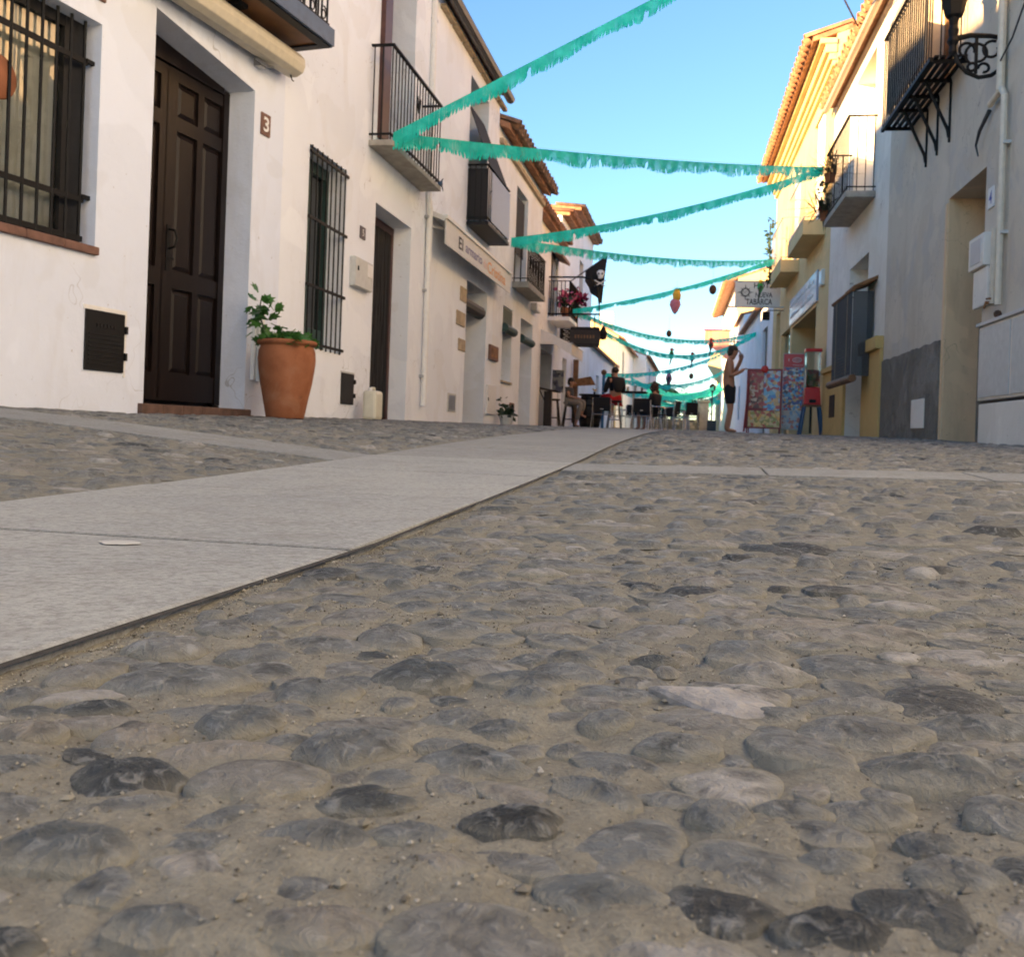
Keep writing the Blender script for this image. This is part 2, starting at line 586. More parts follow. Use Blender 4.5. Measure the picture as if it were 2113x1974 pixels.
class MB:
    def __init__(s):
        s.v = []
        s.f = []

    def add(s, vs_, fs):
        b = len(s.v)
        s.v += [tuple(p) for p in vs_]
        s.f += [tuple(b + i for i in f) for f in fs]
        return s

    def quad(s, a, b, c, d):
        return s.add((a, b, c, d), ((0, 1, 2, 3),))

    def hexa(s, p):
        """8 points: bottom ring 0-3, top ring 4-7"""
        return s.add(p, ((0, 3, 2, 1), (4, 5, 6, 7), (0, 1, 5, 4), (1, 2, 6, 5), (2, 3, 7, 6), (3, 0, 4, 7)))

    def box(s, fr, s0, s1, n0, n1, z0, z1):
        return s.hexa([fr.p(*q) for q in ((s0, n0, z0), (s1, n0, z0), (s1, n1, z0), (s0, n1, z0), (s0, n0, z1), (s1, n0, z1), (s1, n1, z1), (s0, n1, z1))])

    def tube(s, pts, r, seg=6, cap=True):
        pts = [Vector(p) for p in pts]
        rs = r if isinstance(r, (list, tuple)) else [r] * len(pts)
        rings = []
        ref = None
        for i, p in enumerate(pts):
            t = (pts[min(i + 1, len(pts) - 1)] - pts[max(i - 1, 0)]).normalized()
            if ref is None:
                ref = t.orthogonal().normalized()
            u = (ref - t * ref.dot(t))
            u = u.normalized() if u.length > 1e-6 else t.orthogonal().normalized()
            ref = u
            w = t.cross(u)
            rings.append([p + (u * math.cos(2 * math.pi * k / seg) + w * math.sin(2 * math.pi * k / seg)) * rs[i] for k in range(seg)])
        vs_ = [q for r_ in rings for q in r_]
        fs = []
        for i in range(len(pts) - 1):
            for k in range(seg):
                a, b = i * seg + k, i * seg + (k + 1) % seg
                fs.append((a, b, b + seg, a + seg))
        if cap:
            fs.append(tuple(range(seg))[::-1])
            fs.append(tuple((len(pts) - 1) * seg + k for k in range(seg)))
        return s.add(vs_, fs)

    def lathe(s, c, prof, seg=24, sx=1.0, sy=1.0):
        vs_ = []
        for r, z in prof:
            for k in range(seg):
                a = 2 * math.pi * k / seg
                vs_.append((c[0] + r * sx * math.cos(a), c[1] + r * sy * math.sin(a), c[2] + z))
        fs = []
        for i in range(len(prof) - 1):
            for k in range(seg):
                a, b = i * seg + k, i * seg + (k + 1) % seg
                fs.append((a, b, b + seg, a + seg))
        fs.append(tuple(range(seg))[::-1])
        fs.append(tuple((len(prof) - 1) * seg + k for k in range(seg)))
        return s.add(vs_, fs)

    def ball(s, c, r, seg=12, rings=8, sq=(1, 1, 1)):
        prof = [(max(1e-4, r * math.sin(math.pi * i / rings)), -r * math.cos(math.pi * i / rings)) for i in range(rings + 1)]
        prof = [(a, b * sq[2]) for a, b in prof]
        return s.lathe(c, prof, seg, sq[0], sq[1])

    def plate(s, outline, nvec, th):
        """flat polygon (3D points) with thickness along nvec"""
        n = Vector(nvec) * th
        k = len(outline)
        o = [Vector(p) for p in outline]
        vs_ = o + [p + n for p in o]
        fs = [tuple(range(k))[::-1], tuple(range(k, 2 * k))]
        for i in range(k):
            j = (i + 1) % k
            fs.append((i, j, j + k, i + k))
        return s.add(vs_, fs)

    def build(s, name, mat, parent=None, smooth=False, loc=None, bevel=0.0):
        me = bpy.data.meshes.new(name)
        off = root_loc(parent) if parent is not None else Vector(loc or (0, 0, 0))
        me.from_pydata([(x - off.x, y - off.y, z - off.z) for x, y, z in s.v], [], s.f)
        bm = bmesh.new()
        bm.from_mesh(me)
        bmesh.ops.recalc_face_normals(bm, faces=bm.faces)
        bm.to_mesh(me)
        bm.free()
        me.materials.append(MATS[mat])
        if smooth:
            me.polygons.foreach_set('use_smooth', [True] * len(me.polygons))
        o = bpy.data.objects.new(name, me)
        COL.objects.link(o)
        if parent is not None:
            o.parent = parent
        else:
            o.location = off
        if bevel:
            md = o.modifiers.new('bevel', 'BEVEL')
            md.width = bevel
            md.segments = 2
            md.limit_method = 'ANGLE'
        return o


class Frame:
    """facade frame: s along the street, n outwards, z up"""
    def __init__(f, O, deg, side):
        a = R_(deg)
        f.O = Vector((O[0], O[1], 0))
        f.d = Vector((math.sin(a), math.cos(a), 0))
        f.n = Vector((f.d.y, -f.d.x, 0)) if side == 'L' else Vector((-f.d.y, f.d.x, 0))
        f.side = side

    def p(f, s, n, z):
        return f.O + f.d * s + f.n * n + Vector((0, 0, z))


F1 = Frame((-3.2, 6.957), 8, 'L')
FL = Frame((-3.2, 0), 0, 'L')
F5 = Frame((-3.8, 0), 0, 'L')
FR = Frame((2.702, 0), -1.5, 'R')
WORLD = Frame((0, 0), 0, 'L')          # s = Y, n = X


def text_geo(txt, size=1.0, bold=0.0):
    cu = bpy.data.curves.new('t', 'FONT')
    cu.body = txt
    cu.size = size
    cu.offset = bold
    cu.resolution_u = 3
    ob = bpy.data.objects.new('t', cu)
    COL.objects.link(ob)
    dg = bpy.context.evaluated_depsgraph_get()
    me = bpy.data.meshes.new_from_object(ob.evaluated_get(dg))
    vs_ = [tuple(v.co) for v in me.vertices]
    fs = [tuple(p.vertices) for p in me.polygons]
    bpy.data.objects.remove(ob)
    bpy.data.curves.remove(cu)
    bpy.data.meshes.remove(me)
    return vs_, fs


def lettering(txt, o, u, v, w, h, mat, parent, name='lettering', bold=0.0):
    """flat print of txt filling a w x h rectangle whose lower left corner is o"""
    vs_, fs = text_geo(txt, 1.0, bold)
    x0, x1 = min(a[0] for a in vs_), max(a[0] for a in vs_)
    y0, y1 = min(a[1] for a in vs_), max(a[1] for a in vs_)
    o, u, v = Vector(o), Vector(u), Vector(v)
    m = MB()
    m.add([o + u * ((a[0] - x0) / (x1 - x0) * w) + v * ((a[1] - y0) / (y1 - y0) * h) for a in vs_], fs)
    return m.build(name, mat, parent)


# ================================================================== ground
def zc(y):
    return np.interp(y, [-12, 1.2, 2.95, 5, 7.35, 10.5, 14, 18, 25, 50, 90, 200], [0, 0, .045, .115, .172, .222, .255, .272, .29, .60, .75, .8])


def zg(x, y):
    x = np.asarray(x, float)
    y = np.asarray(y, float)
    z = zc(y)
    rl = np.interp(y, [0, 3.2, 5, 7, 12], [.07, .085, .035, .022, 0])
    ro = np.interp(y, [4, 8, 12], [.02, .015, 0])
    dl = np.clip(-1.1 - x, 0, None)
    z = z + rl * np.clip(dl, 0, 1.4) + ro * np.clip(dl - 1.4, 0, 2.0)
    rr = np.interp(y, [0, 1, 3, 8], [0, .004, .018, 0])
    return z + rr * np.clip(x + .4, 0, 3.0)


def zgf(x, y):
    return float(zg(x, y))


def fbm(x, y, seed=0):
    """cheap value noise for ground relief"""
    r = np.random.RandomState(seed)
    out = np.zeros_like(x)
    for k in range(5):
        fx, fy = r.uniform(-1, 1, 2) * (1.7 ** k)
        ph = r.uniform(0, 6.28)
        fx2, fy2 = r.uniform(-1, 1, 2) * (1.9 ** k)
        out += np.sin(fx * x + fy * y + ph) * np.sin(fx2 * x - fy2 * y + ph * 2) / (1.35 ** k)
    return out


def relief(x, y):
    return 0.0026 * fbm(x * 22, y * 22, 3) + 0.0016 * fbm(x * 60, y * 60, 5) + .0008 * fbm(x * 160, y * 160, 8)


def lines(segs):
    out = []
    for a, b, st in segs:
        out += list(np.arange(a, b, st))
    out.append(segs[-1][1])
    return np.array(out)


gx = lines([(-60, -8, 8), (-8, -3.6, .4), (-3.6, -1.2, .06), (-1.2, -.45, .05), (-.45, .5, .0065), (.5, 1.2, .03), (1.2, 3.4, .1), (3.4, 8, .6), (8, 64, 8)])
gy = lines([(-40, -2, 4), (-2, .18, .3), (.18, .75, .0065), (.75, 1.2, .012), (1.2, 1.8, .022), (1.8, 4, .05), (4, 9, .15), (9, 30, .5), (30, 100, 3), (100, 300, 40)])
GX, GY = np.meshgrid(gx, gy)
GZ = zg(GX, GY)
near = np.clip(1.6 - GY * .35, .15, 1) * ((GX > -.405) | (GX < -1.1))
GZ = GZ + near * relief(GX, GY) - .004
inner = (GX > -.402) & (GX < -.36)
GZ = np.where(inner, GZ - .001, GZ)
ny, nx = GX.shape
gv = np.stack([GX.ravel(), GY.ravel(), GZ.ravel()], 1)
ii = np.arange(ny * nx).reshape(ny, nx)
gf = np.stack([ii[:-1, :-1], ii[:-1, 1:], ii[1:, 1:], ii[1:, :-1]], -1).reshape(-1, 4)


def np_mesh(name, verts, faces, mat, attrs=None, smooth=True):
    me = bpy.data.meshes.new(name)
    me.vertices.add(len(verts))
    me.vertices.foreach_set('co', np.asarray(verts, np.float32).ravel())
    k = faces.shape[1]
    me.loops.add(faces.size)
    me.loops.foreach_set('vertex_index', faces.ravel().astype(np.int32))
    me.polygons.add(len(faces))
    me.polygons.foreach_set('loop_start', np.arange(0, faces.size, k, dtype=np.int32))
    me.polygons.foreach_set('loop_total', np.full(len(faces), k, np.int32))
    me.polygons.foreach_set('use_smooth', np.full(len(faces), smooth))
    me.update(calc_edges=True)
    for an, av in (attrs or {}).items():
        at = me.attributes.new(an, 'FLOAT', 'POINT')
        at.data.foreach_set('value', np.asarray(av, np.float32))
    me.materials.append(MATS[mat])
    o = bpy.data.objects.new(name, me)
    COL.objects.link(o)
    return o


ground = np_mesh('ground', gv, gf, 'mortar')
tag(ground, kind='structure')

# paving slabs of the middle drain strip and of the cross band
SX0, SX1 = -1.1, -.40
CB0, CB1 = 2.86, 3.2


def slab(x0, x1, y0, y1, lift=.0028, mt='granite_slab'):
    g = .0036
    x0, x1, y0, y1 = x0 + g, x1 - g, y0 + g, y1 - g
    c = [(x0, y0), (x1, y0), (x1, y1), (x0, y1)]
    j = rnd.uniform(-.0012, .0012)
    top = [(x, y, zgf(x, y) + lift + j) for x, y in c]
    b = .004
    cx, cy = (x0 + x1) / 2, (y0 + y1) / 2
    inner_ = [(x + (b if x < cx else -b), y + (b if y < cy else -b), z + .0015) for x, y, z in top]
    bot = [(x, y, z - .06) for x, y, z in top]
    m = MB()
    v = bot + top + inner_
    f = [(8, 9, 10, 11)]
    for i in range(4):
        k = (i + 1) % 4
        f += [(i, k, k + 4, i + 4), (i + 4, k + 4, k + 8, i + 8)]
    m.add(v, f)
    return m.build('paving_slab', mt, ground)


ys = [-.3, .4, 1.1, 1.8, 2.5, CB0]
y = 2.5
slabs = []
for a, b in zip(ys[:-1], ys[1:]):
    slabs.append(slab(SX0, SX1, a, b))
slab(SX0, SX1, CB0, CB1)
y = CB1
while y < 22:
    slab(SX0, SX1, y, y + .7, .0028, 'granite_band')
    y += .7
x = SX1
while x < 2.4:
    slab(x, x + .6, CB0, CB1, .001, 'granite_band')
    x += .6
x = SX0
while x > -3.6:
    slab(x - .5, x, CB0, CB1, .001, 'granite_band')
    x -= .5
for yj in (.4, 1.1, 1.8, 2.5, CB0, CB1):
    zz0, zz1 = zgf(SX0, yj) + .0046, zgf(SX1, yj) + .0046
    MB().add([(SX0, yj - .0012, zz0), (SX1, yj - .0012, zz1), (SX1, yj + .0012, zz1), (SX0, yj + .0012, zz0)], [(0, 1, 2, 3)]).build('joint', 'joint_dirt', ground)
# pale dried splash on one slab
pm = MB()
pts = []
for k in range(14):
    a = 2 * math.pi * k / 14
    r = rnd.uniform(.75, 1.15)
    px_, py_ = -.66 + .026 * r * math.cos(a), 1.03 + .02 * r * math.sin(a)
    pts.append((px_, py_, zgf(px_, py_) + .0047))
pm.plate(pts, (0, 0, 1), .0005)
pm.build('dried_splash', 'pale_splash', slabs[1])

# dark open joint along the right edge of the strip
jm = MB()
yy = -.2
while yy < 12:
    y2 = yy + .35
    w_ = .0022 + rnd.uniform(-.0012, .0018)
    jm.add([(SX1 - .002, yy, zgf(SX1, yy) + .0023), (SX1 + w_, yy, zgf(SX1, yy) + .0012), (SX1 + w_, y2, zgf(SX1, y2) + .0012), (SX1 - .002, y2, zgf(SX1, y2) + .0023)], [(0, 1, 2, 3)])
    yy = y2
jm.build('joint', 'joint_dirt', ground)

# ---- cobbles
HERO = [(-0.229, 0.37, 0.024, 0.022, 0.29, 0.06), (-0.29, 0.52, 0.040, 0.027, 0.33, 0.45), (-0.157, 0.572, 0.031, 0.026, 0.33, 0.17), (-0.206, 0.521, 0.024, 0.020, 0.32, 0.40), (-0.306, 0.463, 0.020, 0.011, 0.32, 0.14), (-0.224, 0.455, 0.022, 0.018, 0.31, 0.30), (-0.159, 0.438, 0.028, 0.020, 0.5, 0.42), (-0.097, 0.438, 0.026, 0.018, 0.29, 0.32), (-0.173, 0.347, 0.018, 0.009, 1.1, 0.42), (-0.126, 0.37, 0.021, 0.009, 0.28, 0.20), (-0.132, 0.334, 0.021, 0.014, 0.27, 0.44), (-0.099, 0.345, 0.015, 0.010, 0.27, 0.42), (-0.065, 0.368, 0.019, 0.013, 0.28, 0.0), (-0.212, 0.303, 0.023, 0.018, 0.1, 0.28), (-0.153, 0.267, 0.017, 0.012, 0.26, 0.36), (-0.193, 0.247, 0.013, 0.011, 0.26, 0.12), (-0.106, 0.277, 0.022, 0.012, 0.26, 0.8), (-0.341, 0.589, 0.026, 0.020, 0.35, 0.6), (-0.276, 0.595, 0.026, 0.015, 0.34, 0.46), (-0.259, 0.424, 0.018, 0.016, 0.3, 0.8), (-0.36, 0.478, 0.016, 0.013, 0.32, 0.46), (-0.311, 0.414, 0.016, 0.012, 0.3, 0.78), (-0.083, 0.321, 0.013, 0.009, 0.27, 0.75), (-0.119, 0.504, 0.019, 0.015, 0.31, 0.48), (0.047, 0.313, 0.018, 0.013, 0.26, 0.02), (0.114, 0.482, 0.040, 0.022, 0.2, 0.25), (0.148, 0.56, 0.034, 0.019, 0.3, 0.33), (0.094, 0.399, 0.012, 0.011, 0.27, 0.3), (-0.038, 0.414, 0.024, 0.012, -0.5, 0.36), (0.049, 0.655, 0.028, 0.022, 0.33, 0.93), (0.013, 0.399, 0.014, 0.013, 0.28, 0.45), (-0.025, 0.322, 0.024, 0.013, 0.2, 0.34), (0.074, 0.426, 0.018, 0.013, 0.28, 0.5), (0.054, 0.371, 0.013, 0.010, 0.6, 0.42), (-0.108, 0.643, 0.018, 0.015, 0.8, 0.28), (-0.078, 0.653, 0.019, 0.016, 0.34, 0.27), (-0.089, 0.546, 0.015, 0.013, 0.32, 0.36), (-0.041, 0.52, 0.016, 0.012, 0.5, 0.42), (-0.024, 0.67, 0.016, 0.012, 0.34, 0.14), (-0.032, 0.613, 0.025, 0.013, 0.4, 0.6), (0.094, 0.365, 0.017, 0.013, 0.27, 0.45), (-0.005, 0.482, 0.02, 0.014, 0.3, 0.45), (0.092, 0.585, 0.028, 0.012, 0.31, 0.55), (-0.095, 0.495, 0.018, 0.014, 0.3, 0.33), (0.045, 0.419, 0.015, 0.011, 0.28, 0.5)]
stones = []      # x, y, a, b, rot, tone
grid = {}


def sfree(x, y, r):
    ci, cj = int(math.floor(x / .12)), int(math.floor(y / .12))
    for i in range(ci - 1, ci + 2):
        for j in range(cj - 1, cj + 2):
            for q in grid.get((i, j), ()):
                if (q[0] - x) ** 2 + (q[1] - y) ** 2 < (q[2] + r) ** 2:
                    return False
    return True


def sput(x, y, a, b, rot, tone):
    stones.append((x, y, a, b, rot, tone))
    # two covering circles along the long axis
    d = max(0, a - b)
    for t in ((-d * .7, d * .7) if d > .004 else (0,)):
        cx_, cy_ = x + math.cos(rot) * t, y + math.sin(rot) * t
        grid.setdefault((int(math.floor(cx_ / .12)), int(math.floor(cy_ / .12))), []).append((cx_, cy_, b * .93))


for h in HERO:
    sput(*h)


def tone():
    u = rnd.random()
    if u < .06:
        return rnd.uniform(.0, .15)
    if u < .5:
        return rnd.uniform(.28, .52)
    if u < .88:
        return rnd.uniform(.5, .82)
    return rnd.uniform(.82, .96)


def fill(x0, x1, y0, y1, tries, lo, hi, keep):
    for _ in range(tries):
        x, y = rnd.uniform(x0, x1), rnd.uniform(y0, y1)
        if not keep(x, y):
            continue
        b = rnd.uniform(lo, hi)
        a = b * rnd.uniform(1.1, 2.0)
        if x + a > 2.4 + .0 or (CB0 - .02 - b < y < CB1 + .02 + b):
            continue
        if SX0 - .012 - a * .8 < x < SX1 + .012 + a * .7:
            continue
        rot = rnd.gauss(.25, .75)
        d = max(0, a - b) * .7
        if all(sfree(x + math.cos(rot) * t, y + math.sin(rot) * t, b * rnd.uniform(.86, 1.02)) for t in (-d, d)):
            sput(x, y, a, b, rot, tone())


vis = lambda x, y: x > -.86 * y - .15 and x < .36 * y + .12
fill(-.40, .75, .2, 1.3, 14000, .017, .030, vis)
fill(-.40, .75, .2, 1.3, 12000, .008, .015, vis)
fill(-.40, 1.3, 1.25, 3.3, 9000, .024, .036, vis)
fill(-.40, 1.3, 1.25, 3.3, 24000, .014, .024, vis)
fill(-2.7, -1.1, 1.2, 3.3, 8000, .026, .038, vis)
fill(-2.7, -1.1, 1.2, 3.3, 20000, .015, .026, vis)
fill(-3.6, 2.4, 3.2, 6.2, 42000, .022, .042, vis)
fill(-3.3, 2.4, 6.2, 11, 30000, .03, .06, vis)
fill(-3.2, 2.3, 11, 24, 16000, .05, .09, lambda x, y: True)

cam_xy = np.array([0, 0])
stones.sort(key=lambda s_: -(s_[2] * s_[3]) / ((s_[0] ** 2 + s_[1] ** 2) ** 1.5) if vis(s_[0], s_[1]) else 0)
front, rest = stones[:300], stones[300:]

# stone shapes shared by the single stones (unit dome: rim at z 0, top near 1)
lib = []
NR, NS = 15, 44
for k in range(16):
    r = np.random.RandomState(100 + k)
    am = r.normal(0, 1, 7) * np.array([0, .05, .07, .06, .05, .035, .025])
    ph = r.uniform(0, 6.28, 7)
    pw = r.uniform(1.8, 4.2)
    tilt = r.normal(0, .16, 2)
    sh = Vector((k * 7.3, k * 1.9, 0))
    step = r.uniform(-.4, .4)
    vs_, fs_l = [(0, 0, 1 + .10 * mnoise.fractal(sh, .7, 2.1, 5))], []
    for i in range(1, NR + 1):
        rho = i / (NR - 1)
        for j in range(NS):
            a_ = 2 * math.pi * j / NS
            ro = 1 + sum(am[q] * math.cos(q * a_ + ph[q]) for q in range(7))
            x_, y_ = rho * ro * math.cos(a_), rho * ro * math.sin(a_)
            h_ = 1 - rho ** pw
            q = Vector((x_, y_, 0)) + sh
            fal = max(0, 1 - rho ** 4)
            h_ += fal * (.16 * mnoise.fractal(q * 2.2, .7, 2.1, 6) + .10 * abs(mnoise.noise(q * 5.5)) - .05 + tilt[0] * x_ + tilt[1] * y_)
            if x_ * math.cos(ph[1]) + y_ * math.sin(ph[1]) > .25 + step:
                h_ -= .13 * fal
            if i == NR:
                h_ = -2.4
            vs_.append((x_, y_, h_))
    fs_l += [(0, 1 + j, 1 + (j + 1) % NS) for j in range(NS)]
    for i in range(NR - 1):
        for j in range(NS):
            p_, q_ = 1 + i * NS + j, 1 + i * NS + (j + 1) % NS
            fs_l.append((p_, p_ + NS, q_ + NS, q_))
    me = bpy.data.meshes.new('cobblestone')
    me.from_pydata(vs_, [], fs_l)
    me.polygons.foreach_set('use_smooth', [True] * len(me.polygons))
    me.materials.append(MATS['cobble'])
    lib.append(me)

HEROSET = set((h[0], h[1]) for h in HERO)
for (x, y, a, b, rot, t) in front:
    o = bpy.data.objects.new('cobblestone', rnd.choice(lib))
    COL.objects.link(o)
    o.parent = ground
    hgt = min(.0075, b * .31) * rnd.uniform(.45, 1.1) if (x, y) not in HEROSET else min(.0095, b * .45)
    o.location = (x, y, zgf(x, y) - .0035 + .7 * float(relief(np.array(x), np.array(y))) * min(1, max(.15, 1.6 - y * .35)))
    o.rotation_euler = (rnd.uniform(-.05, .05), rnd.uniform(-.05, .05), rot + (math.pi if rnd.random() < .5 else 0))
    o.scale = (a * 1.06, b * 1.06, hgt)
    o['tone'] = t

# flat pale angular stone in the foreground
fs_ = bpy.data.meshes.new('flagstone')
poly = [(-.036, .027), (.010, .025), (.034, .006), (.026, -.022), (.002, -.025), (-.012, -.010)]
ang = .25
P = [(0.018 + x_ * math.cos(ang) - y_ * math.sin(ang), 0.558 + x_ * math.sin(ang) + y_ * math.cos(ang)) for x_, y_ in poly]
m = MB()
bz = 0.0
low = [(x_, y_, bz - .02) for x_, y_ in P]
mid = [(x_, y_, bz - .001 + (.004 if i < 2 else 0)) for i, (x_, y_) in enumerate(P)]
cxp = sum(p[0] for p in P) / 6
cyp = sum(p[1] for p in P) / 6
top = [(cxp + (x_ - cxp) * .9, cyp + (y_ - cyp) * .9, z_ + .0022) for (x_, y_), (_, _, z_) in zip(P, mid)]
m.add(low + mid + top + [(cxp, cyp, bz + .0045)], [(i, (i + 1) % 6, (i + 1) % 6 + 6, i + 6) for i in range(6)] + [(i + 6, (i + 1) % 6 + 6, (i + 1) % 6 + 12, i + 12) for i in range(6)] + [(i + 12, (i + 1) % 6 + 12, 18) for i in range(6)])
fo = m.build('flagstone', 'pale_stone', ground)

# all further cobbles in one mesh
rs = np.array(rest)
nst = len(rs)
ring1 = [(math.cos(a), math.sin(a)) for a in np.linspace(0, 2 * math.pi, 7)[:-1]]
ring2 = [(math.cos(a), math.sin(a)) for a in np.linspace(0, 2 * math.pi, 10)[:-1]]
tv = np.array([(0, 0, 1.0)] + [(x * .55, y * .55, .86) for x, y in ring1] + [(x, y, -.55) for x, y in ring2])
tf = [(0, 1 + k, 1 + (k + 1) % 6) for k in range(6)]
for k in range(9):
    j = int(round(k * 6 / 9)) % 6
    jn = int(round((k + 1) * 6 / 9)) % 6
    tf.append((1 + j, 7 + k, 7 + (k + 1) % 9))
    if jn != j:
        tf.append((1 + j, 7 + (k + 1) % 9, 1 + jn))
tf = np.array(tf)
nv = len(tv)
jit = 1 + nrs.uniform(-.22, .22, (nst, nv, 1)) * np.array([1, 1, .35])
V = tv[None] * jit
hh = np.minimum(.010, rs[:, 3] * .30) * nrs.uniform(.3, 1.25, nst)
far_lift = np.interp(rs[:, 1], [3, 10], [1, 1.25])
X = V[:, :, 0] * rs[:, 2:3]
Y = V[:, :, 1] * rs[:, 3:4]
ca, sa = np.cos(rs[:, 4:5]), np.sin(rs[:, 4:5])
WX = rs[:, 0:1] + X * ca - Y * sa
WY = rs[:, 1:2] + X * sa + Y * ca
WZ = zg(WX, WY) - .004 + (.8 * relief(rs[:, 0], rs[:, 1]) * np.clip(1.6 - rs[:, 1] * .35, .15, 1))[:, None] + V[:, :, 2] * (hh * far_lift)[:, None]
allv = np.stack([WX, WY, WZ], -1).reshape(-1, 3)
allf = (tf[None] + (np.arange(nst) * nv)[:, None, None]).reshape(-1, 3)
fld = np_mesh('cobble_field', allv, allf, 'cobble_field', {'tone': np.repeat(rs[:, 5], nv), 'lift': np.clip(V[:, :, 2], 0, 1).ravel()})
fld.parent = ground
tag(fld, kind='stuff')

# loose grit on the near mortar
npb = 20000
gxp, gyp = [], []
cl = [(rnd.uniform(-.4, .5), rnd.uniform(.25, 1.2)) for _ in range(60)]
while len(gxp) < npb:
    if rnd.random() < .7:
        c = rnd.choice(cl)
        x, y = rnd.gauss(c[0], .05), rnd.gauss(c[1], .05)
    elif rnd.random() < .35:
        y = rnd.uniform(.3, 2.2)
        x = SX1 + abs(rnd.gauss(0, .016)) + .002
    else:
        y = .2 + rnd.random() ** 1.6 * 1.6
        x = rnd.uniform(-.4, .7)
    if not vis(x, y) or x < SX1 + .002:
        continue
    gxp.append(x)
    gyp.append(y)
gxp, gyp = np.array(gxp), np.array(gyp)
octv = np.array([(1, 0, 0), (-1, 0, 0), (0, 1, 0), (0, -1, 0), (0, 0, 1), (0, 0, -1)], float)
octf = np.array([(0, 2, 4), (2, 1, 4), (1, 3, 4), (3, 0, 4), (2, 0, 5), (1, 2, 5), (3, 1, 5), (0, 3, 5)])
sz = nrs.uniform(.0004, .0012, npb) * (1 + (nrs.rand(npb) < .025) * 1.2)
gvv = octv[None] * nrs.uniform(.6, 1.35, (npb, 6, 1)) * sz[:, None, None]
ra = nrs.uniform(0, 6.28, npb)
gx_ = gvv[:, :, 0] * np.cos(ra)[:, None] - gvv[:, :, 1] * np.sin(ra)[:, None]
gy_ = gvv[:, :, 0] * np.sin(ra)[:, None] + gvv[:, :, 1] * np.cos(ra)[:, None]
pz = zg(gxp, gyp) - .004 + relief(gxp, gyp) + sz * .5
gall = np.stack([gx_ + gxp[:, None], gy_ + gyp[:, None], gvv[:, :, 2] * .8 + pz[:, None]], -1).reshape(-1, 3)
gfa = (octf[None] + (np.arange(npb) * 6)[:, None, None]).reshape(-1, 3)


def grit_mat():
    m, nt, b = nmat('grit')
    t = N(nt, 'ShaderNodeAttribute', attribute_name='tone').outputs['Fac']
    nt.links.new(ramp(nt, t, [(0, (0.08, .072, .06)), (.4, (.25, .235, .19)), (.9, (.31, .29, .24)), (1, (.40, .38, .34))]), b.inputs['Base Color'])
    b.inputs['Roughness'].default_value = .9
    MATS['grit'] = m


grit_mat()
grit = np_mesh('loose_grit', gall, gfa, 'grit', {'tone': np.repeat(nrs.rand(npb), 6)}, smooth=False)
grit.parent = ground
tag(grit, kind='stuff')
#@@PART2
# ================================================================== houses
def zpair(z):
    return z if isinstance(z, tuple) else (z, z)


def wall_mesh(fr, s0, s1, z0, z1, ops, n=0.0):
    """front wall with openings (sa, sb, za, zb, depth); zb may be a pair for a sloping head"""
    m = MB()
    br = sorted(set([s0, s1] + [min(max(o[k], s0), s1) for o in ops for k in (0, 1)]))
    for a, b in zip(br[:-1], br[1:]):
        if b - a < 1e-5:
            continue
        cov = sorted([o for o in ops if o[0] <= a + 1e-6 and o[1] >= b - 1e-6], key=lambda o: zpair(o[2])[0])
        cur = (z0, z0)
        for o in cov:
            lo, hi = zpair(o[2]), zpair(o[3])
            f = lambda zz, s_: zz[0] + (zz[1] - zz[0]) * (s_ - o[0]) / (o[1] - o[0])
            m.quad(fr.p(a, n, cur[0]), fr.p(b, n, cur[1]), fr.p(b, n, f(lo, b)), fr.p(a, n, f(lo, a)))
            cur = (f(hi, a), f(hi, b))
        m.quad(fr.p(a, n, cur[0]), fr.p(b, n, cur[1]), fr.p(b, n, z1), fr.p(a, n, z1))
    for o in ops:
        lo, hi = zpair(o[2]), zpair(o[3])
        A = [(o[0], lo[0]), (o[1], lo[1]), (o[1], hi[1]), (o[0], hi[0])]
        for i in range(4):
            p, q = A[i], A[(i + 1) % 4]
            m.quad(fr.p(p[0], n, p[1]), fr.p(q[0], n, q[1]), fr.p(q[0], n - o[4], q[1]), fr.p(p[0], n - o[4], p[1]))
    return m


